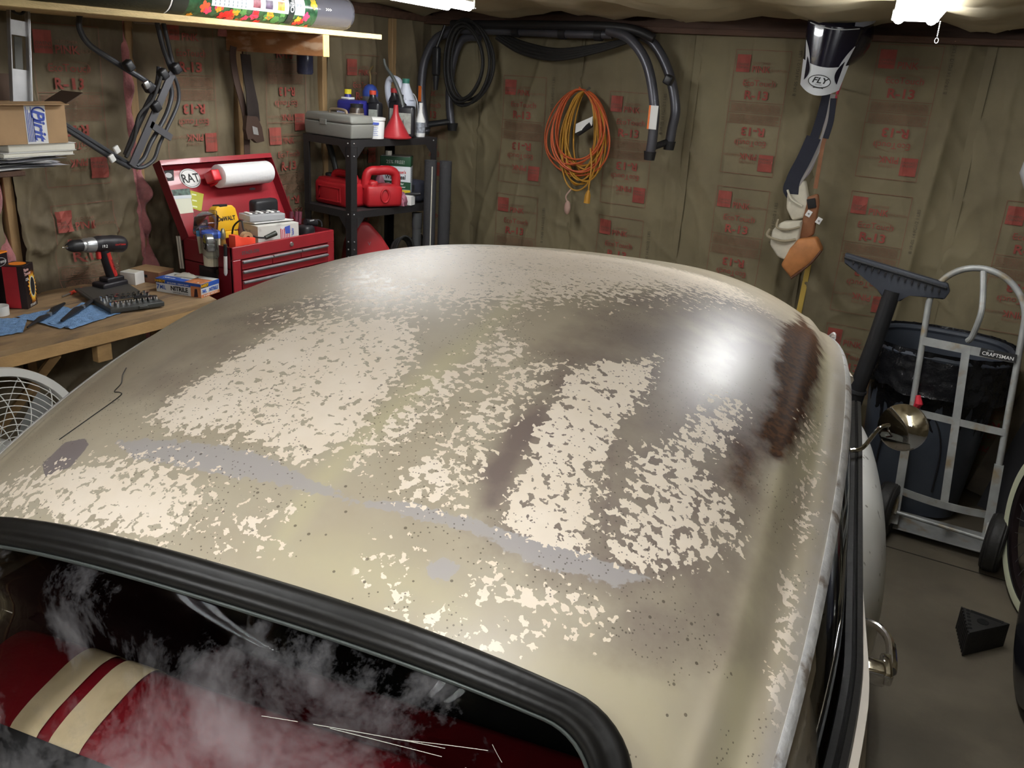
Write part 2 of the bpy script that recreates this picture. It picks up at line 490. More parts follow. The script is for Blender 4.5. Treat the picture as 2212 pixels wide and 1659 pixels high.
# ceiling: kraft faced insulation sagging between joists
ce = struct('ceiling')
def cz(x, y):
    s = .018*cos(x*2*pi/.61)+.022*noise.noise(Vector((x*2.0, y*1.1, 3)))
    s += ridged(noise.noise(Vector((x*3, y*2, 8))))*-.02
    edge = max(0, min(1, (y-4.05)/.5))
    return CZ+s+.0*edge-.012*edge
b = MB(); b.grid(lambda u, v: Vector((WX+u*(XR-WX), YB+v*(4.60+.035*noise.noise(Vector((u*9, 0, 2)))-YB), cz(WX+u*(XR-WX), YB+v*(4.6-YB)))), 120, 120)
b.build('ceiling_insulation', mat('ceiling_kraft', (.40, .34, .22), .75, var=.14, vscale=3, bump=.3, bscale=12), ce, smooth=180)
b = MB(); b.box((-.2, .8, 2.32), (6.6, 8.2, .04), 0); b.build('deck_boards', dark_wood, ce)
for k in range(10):
    b = MB(); b.box((WX+.2+k*.61, .8, 2.27), (.04, 7.8, .08), 0); b.build('joist', dark_wood, ce)

# ------------------------------------------------------------------ fluorescent fixtures
tube_m = mat('tube_glow', (1, 1, 1), .3, emit=(.97, .985, 1.0), es=TUBE_POWER)
white_metal = mat('white_enamel', (.8, .8, .78), .35)
def fixture(loc, rz, label, length=1.22):
    t = thing('fluorescent_light', label, 'light', loc, rz)
    b = MB(); P = [(-.075, .02), (-.045, .045), (.045, .045), (.075, .02), (.07, .016), (-.07, .016)]
    b.tube([(0, 0, 0), (0, -length, 0)], 1, prof=P, flat=(0, 0, 1)); b.build('housing', white_metal, t)
    for s in (-1, 1):
        b = MB(); b.cyl((s*.055, -.01, 0), (s*.055, -length+.01, 0), .019, n=16); b.build('lamp_tube', tube_m, t)
    for y in (0, -length):
        b = MB(); b.box((0, y, .012), (.16, .012, .04), .003); b.build('lamp_holder', white_metal, t)
    b = MB()
    for k in range(9 if label.startswith('twin tube fluorescent shop light at upper') else 1): b.ball((.085, .0+.002*sin(k), -.005-.006*k), .003, n=8)
    if label.startswith('twin tube fluorescent shop light at upper'): b.tube([(.085+.006*sin(a), 0, -.068+.009*cos(a)) for a in np.linspace(0, 6.28, 16)], .0016, n=6)
    b.build('pull_chain', steel, t)
    for yy in (-.2, -length+.2):
        b = MB(); b.cyl((0, yy, .045), (0, yy, .12), .003); b.build('hanger', steel, t)
    return t
fixture((-.50, 3.68, 2.145), RAD(9), 'twin tube fluorescent shop light at upper right, above the hand truck side')
fixture((-2.47, 3.66, 2.145), RAD(9), 'twin tube fluorescent shop light at top centre left, beside the hanging wooden shelf')
fixture((-.32, .78, 2.145), RAD(9), 'twin tube fluorescent light out of view, the right one over the rear window')
fixture((-1.45, .15, 2.145), RAD(9), 'added twin tube fluorescent light out of view to brighten the roof, the left one over the rear window')  # unseen lamp added to brighten the near part of the roof
MASKS = {
 'cream':[
(.5,.02,[(0.690,2.223),(0.712,2.202),(0.728,2.344),(0.731,2.438),(0.724,2.479),(0.705,2.408)]),
(.35,.03,[(0.66,1.796),(0.694,1.729),(0.72,2.102),(0.698,2.162)]),
(0.85,0.05,[(-0.33,2.35),(-0.319,2.263),(-0.285,2.148),(-0.24,2.032),(-0.142,1.996),(-0.049,1.968),(0.0,2.014),(0.034,2.115),(0.045,2.223),(0.045,2.311),(0.023,2.37),(-0.015,2.389),(-0.094,2.37),(-0.18,2.357),(-0.259,2.376)]),
(0.8,0.08,[(-0.337,2.45),(-0.244,2.444),(-0.135,2.456),(-0.105,2.473),(-0.109,2.536),(-0.135,2.576),(-0.274,2.572),(-0.401,2.572),(-0.476,2.564),(-0.536,2.511),(-0.424,2.484)]),
(0.52,0.05,[(0.124,1.924),(0.214,1.996),(0.154,2.155),(0.127,2.27),(0.097,2.363),(0.071,2.395),(0.06,2.29),(0.079,2.175),(0.109,2.057)]),
(0.55,0.04,[(0.195,2.057),(0.266,2.002),(0.259,2.121),(0.244,2.223),(0.251,2.277),(0.251,2.337),(0.263,2.402),(0.195,2.408),(0.15,2.402),(0.161,2.337),(0.18,2.216)]),
(0.78,0.03,[(0.292,2.002),(0.405,1.87),(0.416,2.02),(0.401,2.128),(0.409,2.223),(0.428,2.304),(0.439,2.383),(0.386,2.402),(0.315,2.395),(0.311,2.331),(0.3,2.229),(0.296,2.135)]),
(0.62,0.04,[(0.446,2.148),(0.48,2.108),(0.529,1.891),(0.57,1.891),(0.562,2.032),(0.529,2.128),(0.6,2.162),(0.63,2.229),(0.596,2.297),(0.521,2.37),(0.465,2.376),(0.45,2.29),(0.446,2.209)]),
(0.5,0.05,[(0.345,2.462),(0.42,2.456),(0.506,2.456),(0.499,2.501),(0.428,2.501),(0.352,2.511),(0.315,2.511)]),
(0.42,0.05,[(0.184,2.479),(0.233,2.479),(0.221,2.527),(0.244,2.555),(0.341,2.572),(0.416,2.527),(0.42,2.564),(0.345,2.576),(0.244,2.568),(0.191,2.531)]),
(0.35,0.08,[(-0.349,1.996),(-0.255,1.907),(-0.075,1.859),(-0.03,1.786),(-0.015,1.979),(-0.131,2.014),(-0.266,2.057)]),
(1.0,0.2,[(-0.33,1.66),(-0.2,1.35),(0.0,1.1),(0.2,.95),(.42,.8),(.5,1.1),(0.33,1.5),(0.2,1.72),(0.05,1.86),(-0.2,1.85)]),  # pale crown: lighter paint, with lamp sheen put into the colour
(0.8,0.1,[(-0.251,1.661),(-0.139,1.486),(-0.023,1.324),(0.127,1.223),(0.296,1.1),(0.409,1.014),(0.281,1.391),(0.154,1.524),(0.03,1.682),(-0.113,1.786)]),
(0.3,0.05,[(-0.109,2.511),(0.03,2.456),(0.06,2.531),(-0.023,2.564)]),
 ],
 'brown':[
(1,.09,[(0.50,1.55),(0.60,1.45),(0.645,1.80),(0.63,2.02),(0.60,2.12),(0.55,2.02),(0.50,1.85)]),
(.6,.10,[(0.233,1.979),(0.266,1.641),(0.409,1.014),(0.589,1.1),(0.653,1.806),(0.638,2.076),(0.66,2.27),(0.626,2.37),(0.514,2.45),(0.386,2.45),(0.292,2.402),(0.24,2.304),(0.236,2.162)]),
(1,0.05,[(0.289,2.095),(0.304,2.195),(0.307,2.284),(0.311,2.376),(0.278,2.383),(0.251,2.311),(0.251,2.202)]),
(0.9,0.03,[(0.398,2.095),(0.424,2.202),(0.465,2.357),(0.45,2.376),(0.428,2.284),(0.398,2.162)]),
(0.75,0.14,[(0.263,1.886),(0.319,1.469),(0.555,1.854),(0.608,1.968),(0.604,2.121),(0.521,2.102),(0.469,2.038),(0.39,2.038),(0.266,2.032)]),
(0.55,0.1,[(0.484,2.389),(0.634,2.277),(0.626,2.089),(0.667,2.395),(0.593,2.495),(0.48,2.527)]),
(0.45,0.1,[(0.27,2.414),(0.454,2.363),(0.615,2.317),(0.487,2.468),(0.326,2.45)]),
(0.5,0.08,[(-0.431,2.008),(-0.255,1.907),(-0.21,1.946),(-0.292,2.076)]),
(0.35,0.12,[(-0.521,2.229),(-0.364,2.038),(-0.247,2.141),(-0.326,2.344)]),
 ],
 'rust':[
(1,0.06,[(0.604,0.9),(0.667,1.014),(0.672,1.556),(0.658,1.86),(0.636,1.98),(0.618,1.93),(0.623,1.75),(0.60,1.50),(0.585,1.2)]),
(0.9,0.07,[(0.604,0.404),(0.667,1.014),(0.667,1.556),(0.653,1.806),(0.626,1.94),(0.604,1.957),(0.623,1.77),(0.63,1.508)]),
(0.5,0.08,[(0.581,2.014),(0.619,1.951),(0.611,2.089),(0.589,2.135)]),
 ],
 'lav':[
(0.9,0.02,[(-0.352,2.408),(-0.274,2.395),(-0.079,2.389),(0.105,2.432),(0.195,2.408),(0.334,2.402),(0.416,2.389),(0.525,2.376),(0.491,2.414),(0.383,2.438),(0.319,2.426),(0.21,2.432),(0.109,2.438),(-0.015,2.438),(-0.135,2.444),(-0.281,2.444)]),
(0.9,0.015,[(0.259,2.501),(0.27,2.479),(0.296,2.479),(0.3,2.49),(0.289,2.511),(0.27,2.516)]),
 ],
 'dark':[
(1,0.012,[(-0.48,2.462),(-0.476,2.408),(-0.431,2.402),(-0.405,2.42),(-0.398,2.473),(-0.439,2.495)]),
 ],
 'yellow':[
(0.8,0.05,[(0.094,1.452),(0.124,1.402),(0.127,1.996),(0.105,2.175),(0.071,2.344),(0.06,2.444),(0.064,2.536),(0.034,2.546),(0.03,2.456),(0.03,2.357),(0.06,2.168),(0.086,1.979)]),
(0.6,0.12,[(0.023,2.541),(0.169,2.49),(0.289,2.511),(0.33,2.546),(0.21,2.568),(0.071,2.568)]),
(0.9,0.035,[(0.665,1.0),(0.70,1.0),(0.71,1.6),(0.70,1.95),(0.675,2.0),(0.672,1.6)]),
(0.8,0.05,[(0.634,1.88),(0.66,1.859),(0.667,2.311),(0.705,2.568),(0.675,2.592),(0.645,2.331)]),
(0.5,0.12,[(0.48,2.527),(0.593,2.501),(0.634,2.576),(0.611,2.618),(0.547,2.584),(0.435,2.576)]),
 ],
}
# ------------------------------------------------------------------ the car
CX, CY, CTH = -0.8246, 0.84, -0.1727
Wc, Bc, pc, vF, zF, vA, zA, zM, zB, vC, zC, kc, nc = 0.7607, 0.2017, 2.6098, 2.3736, 0.2229, 1.5456, 0.0592, -0.0293, 0.0033, -0.154, 0.1904, 0.0371, 3.6528
Z0 = 1.45
PROF = [(vF, Z0-zF), (vA, Z0-zA), (.95, Z0-zM), (.42, Z0-zB), (vC, Z0-zC), (vC-.11, Z0-zC-.17), (vC-.27, Z0-zC-.45), (vC-.35, Z0-zC-.65)]
def crom(P, ts):
    P = np.array(P); n = len(P); out = []
    for t in ts:
        i = min(int(t), n-2); f = t-i
        a = P[max(i-1, 0)]; b = P[i]; c = P[i+1]; d = P[min(i+2, n-1)]
        out.append(.5*((2*b)+(c-a)*f+(2*a-5*b+4*c-d)*f*f+(3*b-a-3*c+d)*f**3))
    return np.array(out)
NT, NU = 541, 261
TS = np.linspace(0, 6, NT)
Cc = crom(PROF, TS)
_d = np.gradient(Cc, axis=0); _d /= np.linalg.norm(_d, axis=1)[:, None]
Nc = np.stack([_d[:, 1], -_d[:, 0]], 1)
_i = np.argmin(abs(TS-3.3)); _N0 = Nc[_i].copy()
for i, t in enumerate(TS):
    if t > 3.3:
        f = min(1, (t-3.3)/1.9); f = f*f*(3-2*f); q = _N0*(1-f)+np.array([-.80, .60])*f; Nc[i] = q/np.linalg.norm(q)
Us = np.linspace(-1, 1, NU)
Wt = Wc*(1-kc*np.clip(np.abs(Cc[:, 0]/vF*2-1), 0, 1.2)**nc)
GU = Us[None]*Wt[:, None]
drop = Bc*np.abs(Us)**pc
# shallow valley just inside the drip rail
va = np.abs(Us)*.75
drop = drop + .010*np.exp(-((va-.695)/.022)**2) - .004*np.exp(-((va-.652)/.014)**2)
GV = Cc[:, 0, None]-drop*Nc[:, 0, None]; GZ = Cc[:, 1, None]-drop*Nc[:, 1, None]
ARC = np.concatenate([[0], np.cumsum(np.linalg.norm(np.diff(Cc, axis=0), axis=1))])
GP = np.stack([GU, GV, GZ], -1)
def Sp(u75, s):
    """point of the roof skin at lateral u75 (-.75..+.75) and arc length s from the windscreen header"""
    t = np.interp(s, ARC, np.arange(NT)); j = (u75/.75+1)/2*(NU-1)
    i0 = int(max(0, min(NT-2, t))); j0 = int(max(0, min(NU-2, j))); a = t-i0; b = j-j0
    P = GP[i0, j0]*(1-a)*(1-b)+GP[i0+1, j0]*a*(1-b)+GP[i0, j0+1]*(1-a)*b+GP[i0+1, j0+1]*a*b
    return Vector(P)
def Sn(u75, s):
    e = .012
    du = Sp(min(.75, u75+e), s)-Sp(max(-.75, u75-e), s); ds = Sp(u75, min(3.11, s+e))-Sp(u75, max(0, s-e))
    n = ds.cross(du).normalized()
    return n if n.dot(Vector((0, -.35, 1))) > 0 else -n

car = thing('car', 'old two-door car with worn cream roof, black window rubber and red seats filling the foreground', 'car', (CX, CY, 0), -CTH)

def poly_mask(U, Sg, poly, soft):
    P = np.array(poly); n = len(P); ins = np.zeros(U.shape, bool); D = np.full(U.shape, 9.)
    for i in range(n):
        a = P[i]; b = P[(i+1) % n]
        c = ((a[1] > Sg) != (b[1] > Sg)) & (U < (b[0]-a[0])*(Sg-a[1])/(b[1]-a[1]+1e-12)+a[0])
        ins ^= c
        ab = b-a; tt = np.clip(((U-a[0])*ab[0]+(Sg-a[1])*ab[1])/(ab@ab+1e-12), 0, 1)
        D = np.minimum(D, np.hypot(U-a[0]-tt*ab[0], Sg-a[1]-tt*ab[1]))
    sd = np.where(ins, D, -D)
    x = np.clip((sd+soft*.6)/(1.2*soft), 0, 1)
    return x*x*(3-2*x)
Ug, Sg = np.meshgrid(Us*.75, ARC)
LAY = {}
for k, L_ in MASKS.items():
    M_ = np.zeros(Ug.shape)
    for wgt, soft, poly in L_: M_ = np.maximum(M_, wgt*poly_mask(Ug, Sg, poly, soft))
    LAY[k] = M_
# window opening in (u75, s)
WU, WS0, WS1, WR = .592, 2.586, 3.07, .10
def in_win(u, s, off=0):
    hw = WU-off; s0 = WS0+off; s1 = WS1-off; r = WR-off*.6
    cx_ = max(abs(u)-(hw-r), 0); sc = (s0+s1)/2; hs = (s1-s0)/2; cy_ = max(abs(s-sc)-(hs-r), 0)
    if abs(u) > hw or abs(s-sc) > hs: return False
    return cx_*cx_+cy_*cy_ <= r*r
idx = -np.ones((NT, NU), int)
faces = []
keep = np.zeros((NT, NU), bool)
for i in range(NT-1):
    for j in range(NU-1):
        if ARC[i] > 2.5 and in_win((Us[j]+Us[j+1])/2*.75, (ARC[i]+ARC[i+1])/2, .018): continue
        faces.append((i*NU+j, i*NU+j+1, (i+1)*NU+j+1, (i+1)*NU+j))
me = bpy.data.meshes.new('roof_panel')
me.from_pydata(GP.reshape(-1, 3).tolist(), [], faces)
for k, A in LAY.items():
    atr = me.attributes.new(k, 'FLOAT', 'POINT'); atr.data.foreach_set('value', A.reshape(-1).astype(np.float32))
# distance to the side rail for the greyed strip on the edge
atr = me.attributes.new('edge', 'FLOAT', 'POINT'); atr.data.foreach_set('value', np.abs(Ug).reshape(-1).astype(np.float32))
me.shade_smooth()

def roof_material():
    m = bpy.data.materials.new('worn_roof_paint'); m.use_nodes = True
    nt = m.node_tree; N = nt.nodes; L = nt.links; B = N['Principled BSDF']
    tc = N.new('ShaderNodeTexCoord'); obj = tc.outputs['Object']
    def noise_(scale, det=4, rough=.55, off=None, dist=0):
        n = N.new('ShaderNodeTexNoise'); n.inputs['Scale'].default_value = scale; n.inputs['Detail'].default_value = det
        n.inputs['Roughness'].default_value = rough; n.inputs['Distortion'].default_value = dist
        v = obj
        if off:
            mp = N.new('ShaderNodeMapping'); mp.inputs['Location'].default_value = off; L.new(obj, mp.inputs[0]); v = mp.outputs[0]
        L.new(v, n.inputs[0]); return n.outputs[0]
    def attr(k):
        a = N.new('ShaderNodeAttribute'); a.attribute_name = k; return a.outputs['Fac']
    def ma(op, a, b=None, c=None, clamp=False):
        n = N.new('ShaderNodeMath'); n.operation = op; n.use_clamp = clamp
        for i, x in enumerate((a, b, c)):
            if x is None: continue
            if isinstance(x, (int, float)): n.inputs[i].default_value = x
            else: L.new(x, n.inputs[i])
        return n.outputs[0]
    def mr(x, a, b, c=0, d=1):
        n = N.new('ShaderNodeMapRange'); L.new(x, n.inputs[0])
        for i, v in enumerate((a, b, c, d)): n.inputs[i+1].default_value = v
        return n.outputs[0]
    def mix(f, a, b):
        n = N.new('ShaderNodeMix'); n.data_type = 'RGBA'
        if isinstance(f, (int, float)): n.inputs[0].default_value = f
        else: L.new(f, n.inputs[0])
        for i, x in ((6, a), (7, b)):
            if isinstance(x, tuple): n.inputs[i].default_value = (*x, 1)
            else: L.new(x, n.inputs[i])
        return n.outputs[2]
    big = noise_(3.2, 5); mid = noise_(11, 5, .6, (3, 1, 2)); fine = noise_(74, 2.0, .5, (5, 2, 7), .3); fine2 = noise_(210, 2, .6, (1, 9, 4), .3)
    c = mix(mr(big, .35, .65), (.355, .31, .23), (.43, .385, .29))
    c = mix(ma('MULTIPLY', mr(mid, .4, .75), .5), c, (.34, .28, .20))
    yel = ma('MULTIPLY', ma('ADD', attr('yellow'), ma('MULTIPLY', ma('SUBTRACT', mid, .5), .8)), 1.0, clamp=True)
    yel = ma('MULTIPLY', yel, mr(attr('yellow'), .0, .25), clamp=True)
    c = mix(yel, c, (.47, .43, .275))
    br = ma('ADD', attr('brown'), ma('MULTIPLY', ma('SUBTRACT', mid, .5), 1.1))
    br = ma('MULTIPLY', mr(br, .0, .85), mr(attr('brown'), 0, .2), clamp=True)
    c = mix(br, c, (.165, .128, .112))
    lav_in = ma('ADD', attr('lav'), ma('MULTIPLY', ma('SUBTRACT', fine, .5), 1.6))
    lav = ma('MULTIPLY', mr(lav_in, .35, .5), mr(attr('lav'), .02, .2), clamp=True)
    c = mix(ma('MULTIPLY', lav, .85), c, (.36, .34, .335))
    dk = mr(ma('ADD', attr('dark'), ma('MULTIPLY', ma('SUBTRACT', fine, .5), .6)), .45, .55)
    c = mix(dk, c, (.20, .17, .17))
    # rust bleeding at the front right
    ru = ma('ADD', attr('rust'), ma('MULTIPLY', ma('SUBTRACT', mid, .5), 1.4))
    ru = ma('MULTIPLY', mr(ru, .05, .5), mr(attr('rust'), 0, .2), clamp=True)
    c = mix(ru, c, mix(mr(fine, .4, .6), (.035, .014, .006), (.085, .034, .010)))
    # remaining pale top coat, flaked into lace; on the crown also painted lamp sheen
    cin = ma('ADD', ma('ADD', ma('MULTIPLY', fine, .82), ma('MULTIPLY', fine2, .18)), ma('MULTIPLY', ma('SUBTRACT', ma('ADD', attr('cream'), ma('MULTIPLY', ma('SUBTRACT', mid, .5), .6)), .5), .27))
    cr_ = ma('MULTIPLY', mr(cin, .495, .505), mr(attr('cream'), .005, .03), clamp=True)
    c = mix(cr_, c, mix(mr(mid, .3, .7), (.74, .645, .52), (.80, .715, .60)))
    # black pin specks
    vo = N.new('ShaderNodeTexVoronoi'); vo.inputs['Scale'].default_value = 130; L.new(obj, vo.inputs[0])
    sp = ma('MULTIPLY', ma('LESS_THAN', vo.outputs['Distance'], .17), ma('GREATER_THAN', noise_(6, 3, .5, (8, 8, 1)), .49))
    vo2 = N.new('ShaderNodeTexVoronoi'); vo2.inputs['Scale'].default_value = 38; L.new(obj, vo2.inputs[0])
    sp2 = ma('MULTIPLY', ma('LESS_THAN', vo2.outputs['Distance'], .09), ma('GREATER_THAN', noise_(4, 3, .5, (2, 8, 6)), .52))
    c = mix(ma('MULTIPLY', ma('MAXIMUM', sp, sp2), .75), c, (.06, .045, .03))
    # pale grey band towards the rails
    ed = ma('MULTIPLY', mr(ma('ADD', attr('edge'), ma('MULTIPLY', ma('SUBTRACT', mid, .5), .06)), .712, .738), .8)
    c = mix(ed, c, (.50, .47, .43))
    L.new(c, B.inputs['Base Color'])
    rg = ma('ADD', .40, ma('MULTIPLY', cr_, .12)); rg = ma('ADD', rg, ma('MULTIPLY', ma('SUBTRACT', mid, .5), .12))
    rg = ma('ADD', rg, ma('MULTIPLY', ru, .25))
    L.new(rg, B.inputs['Roughness'])
    L.new(ma('MULTIPLY', ma('SUBTRACT', 1.0, ru), .4), B.inputs['Coat Weight']); L.new(ma('SUBTRACT', .5, ma('MULTIPLY', ru, .4)), B.inputs['Specular IOR Level'])
    B.inputs['Specular IOR Level'].default_value = .5
    B.inputs['Coat Weight'].default_value = .4; B.inputs['Coat Roughness'].default_value = .44
    bp = N.new('ShaderNodeBump'); bp.inputs['Strength'].default_value = .12; bp.inputs['Distance'].default_value = .002
    L.new(cr_, bp.inputs['Height']); L.new(bp.outputs[0], B.inputs['Normal'])
    return m
roof_mat = roof_material()
me.materials.append(roof_mat)
roof = bpy.data.objects.new('roof_panel', me); COL.objects.link(roof); roof.parent = car
roof['label'] = 'cream roof with flaking lace of paint, grey primer bands and rust'
# a hair and a scratch lying on the roof
b = MB(); pts = cr([Sp(u, s)+Sn(u, s)*.0012 for u, s in [(-.551, 2.168), (-.53, 2.20), (-.499, 2.236), (-.491, 2.263), (-.47, 2.27), (-.458, 2.284), (-.475, 2.34), (-.50, 2.40)]], 6)
b.tube(pts, .0009, n=5); b.build('hairline_crack', black_ink, car)

# window rubber
def win_path(off, n=10):
    hw = WU-off; s0 = WS0+off; s1 = WS1-off; r = WR-off*.6; out = []
    def arc(cu, cs, a0):
        for k in range(n+1):
            a = a0+pi/2*k/n; out.append((cu+r*cos(a), cs-r*sin(a)))
    for k in range(24): out.append((-(hw-r)+2*(hw-r)*k/24, s0))
    arc(hw-r, s0+r, pi/2 - 0) if 0 else None
    for k in range(n+1):
        a = pi/2-pi/2*k/n; out.append((hw-r+r*cos(a), s0+r-r*sin(a)))
    for k in range(1, 8): out.append((hw, s0+r+(s1-s0-2*r)*k/8))
    for k in range(n+1):
        a = -pi/2*k/n; out.append((hw-r+r*cos(a), s1-r-r*sin(a)))
    for k in range(1, 24): out.append(((hw-r)-2*(hw-r)*k/24, s1))
    for k in range(n+1):
        a = -pi/2-pi/2*k/n; out.append((-(hw-r)+r*cos(a), s1-r-r*sin(a)))
    for k in range(1, 8): out.append((-hw, s1-r-(s1-s0-2*r)*k/8))
    for k in range(n): 
        a = pi-pi/2*k/n; out.append((-(hw-r)+r*cos(a), s0+r-r*sin(a)))
    return out
def sweep_skin(pairs, prof, name, m, closed=True, parent=None):
    """prof: list of (inward offset, height); pairs: function offset -> path"""
    rows = []
    for off, h in prof:
        rows.append([Sp(u, min(s, 3.11))+Sn(u, min(s, 3.11))*h for u, s in pairs(off)])
    b = MB(); n = len(rows[0]); V = [[b.bm.verts.new(p) for p in r] for r in rows]
    for A, Bq in zip(V, V[1:]):
        for k in range(n if closed else n-1): b.bm.faces.new((A[k], A[(k+1) % n], Bq[(k+1) % n], Bq[k]))
    return b.build(name, m, parent, smooth=180)
rub = mat('window_rubber', (.007, .0065, .006), .44, bump=.08, bscale=50, spec=.4)
sweep_skin(win_path, [(-.002, -.004), (-.002, .004), (.0, .009), (.004, .0128), (.009, .0145), (.014, .0135), (.019, .010), (.023, .0085), (.027, .0095), (.031, .0118), (.035, .0122), (.039, .0105), (.042, .006), (.044, -.002)], 'window_rubber', rub, parent=car)
sweep_skin(win_path, [(.0435, -.004), (.0445, .0015), (.0475, .0018), (.0485, -.004)], 'chrome_bead', mat('dull_bead', (.07, .08, .075), .45, metal=.3), parent=car)

# rear glass with dust film
def dusty_glass():
    m = bpy.data.materials.new('dusty_glass'); m.use_nodes = True
    nt = m.node_tree; N = nt.nodes; L = nt.links; N.remove(N['Principled BSDF'])
    tc = N.new('ShaderNodeTexCoord')
    tr = N.new('ShaderNodeBsdfTransparent'); tr.inputs[0].default_value = (.86, .88, .86, 1)
    gl = N.new('ShaderNodeBsdfGlossy'); gl.inputs['Roughness'].default_value = .02
    fr = N.new('ShaderNodeFresnel'); fr.inputs[0].default_value = 1.12
    m1 = N.new('ShaderNodeMixShader'); L.new(fr.outputs[0], m1.inputs[0]); L.new(tr.outputs[0], m1.inputs[1]); L.new(gl.outputs[0], m1.inputs[2])
    df = N.new('ShaderNodeBsdfDiffuse'); df.inputs[0].default_value = (.62, .60, .62, 1)
    n1 = N.new('ShaderNodeTexNoise'); n1.inputs['Scale'].default_value = 5.5; n1.inputs['Detail'].default_value = 8; n1.inputs['Roughness'].default_value = .74; n1.inputs['Distortion'].default_value = .3
    mp = N.new('ShaderNodeMapping'); mp.inputs['Location'].default_value = (.35, .2, .1); L.new(tc.outputs['Object'], mp.inputs[0]); L.new(mp.outputs[0], n1.inputs[0])
    atr = N.new('ShaderNodeAttribute'); atr.attribute_name = 'dust'
    ad = N.new('ShaderNodeMath'); ad.operation = 'MULTIPLY_ADD'; L.new(atr.outputs['Fac'], ad.inputs[0]); ad.inputs[1].default_value = .14; L.new(n1.outputs[0], ad.inputs[2])
    mr = N.new('ShaderNodeMapRange'); L.new(ad.outputs[0], mr.inputs[0]); mr.inputs[1].default_value = .53; mr.inputs[2].default_value = .80; mr.inputs[3].default_value = .0; mr.inputs[4].default_value = .30
    m2 = N.new('ShaderNodeMixShader'); L.new(mr.outputs[0], m2.inputs[0]); L.new(m1.outputs[0], m2.inputs[1]); L.new(df.outputs[0], m2.inputs[2])
    L.new(m2.outputs[0], N['Material Output'].inputs[0])
    return m
gn, gm = 60, 30
GV_ = []; dust = []
for j in range(gm):
    for i in range(gn):
        u = (i/(gn-1)-.5)*2*(WU-.03); s = WS0+.03+(WS1-WS0-.06)*j/(gm-1)
        # round the corners by pulling in
        p = Sp(u, min(s, 3.11))-Sn(u, min(s, 3.11))*.006
        GV_.append(p)
        d = 0
        for (cu, cs, ru, rs, wgt) in ((.10, 2.80, .22, .09, 1.1), (-.02, 2.86, .14, .06, 1.2), (.24, 2.72, .10, .05, .7), (-.22, 2.72, .10, .05, .9), (-.34, 2.76, .05, .03, .3),(-.1, 3.0, .5, .1, .8)):
            d = max(d, wgt*math.exp(-((u-cu)/ru)**2-((s-cs)/rs)**2))
        dust.append(d)
Fg = [(j*gn+i, j*gn+i+1, (j+1)*gn+i+1, (j+1)*gn+i) for j in range(gm-1) for i in range(gn-1)
      if in_win(((i+.5)/(gn-1)-.5)*2*(WU-.03), WS0+.03+(WS1-WS0-.06)*(j+.5)/(gm-1), .028)]
gme = bpy.data.meshes.new('rear_window_glass'); gme.from_pydata(GV_, [], Fg)
atr = gme.attributes.new('dust', 'FLOAT', 'POINT'); atr.data.foreach_set('value', np.array(dust, dtype=np.float32))
gme.materials.append(dusty_glass()); gme.shade_smooth()
go = bpy.data.objects.new('rear_window_glass', gme); COL.objects.link(go); go.parent = car; go['label'] = 'rear window glass with cloudy dust smears'

# drip rails
rail_m = mat('drip_rail_paint', (.78, .78, .78), .28, metal=.35, var=.15, vscale=40, dirt=(.34, .29, .25), dscale=16, dlo=.58, dhi=.64, bump=.3, bscale=90)
for sd in (-1, 1):
    pts = []
    for i in range(0, NT, 5):
        if ARC[i] < .0 or ARC[i] > 2.95: continue
        p = Vector(GP[i, NU-1 if sd > 0 else 0]); pts.append(p+Vector((-sd*.006, 0, -.002)))
    b = MB(); prof = [(-.010, -.003), (-.007, .002), (-.002, .008), (.004, .010), (.008, .006), (.010, -.002), (.007, -.010), (-.006, -.010)]
    if sd < 0: prof = [(-a, c_) for a, c_ in prof][::-1]
    b.tube(pts, 1, prof=prof, flat=(0, 0, 1)); b.build('drip_rail', rail_m, car, smooth=50)
    b = MB(); p0 = pts[0]
    b.tube([p0+Vector((-sd*.02, .02, -.03)), p0+Vector((-sd*.01, .022, .0)), p0+Vector((sd*.004, .012, .018)), p0+Vector((sd*.006, -.02, .012))], [.006, .009, .010, .008], 8); b.build('rail_end_lip', rail_m, car)

# headliner
hn = MB(); hn.grid(lambda a, c_: Sp((a-.5)*1.44, .02+c_*2.5)-Vector((0, 0, .035)), 24, 40)
hn.build('headliner', mat('headliner_cloth', (.03, .024, .022), .9), car, smooth=180)

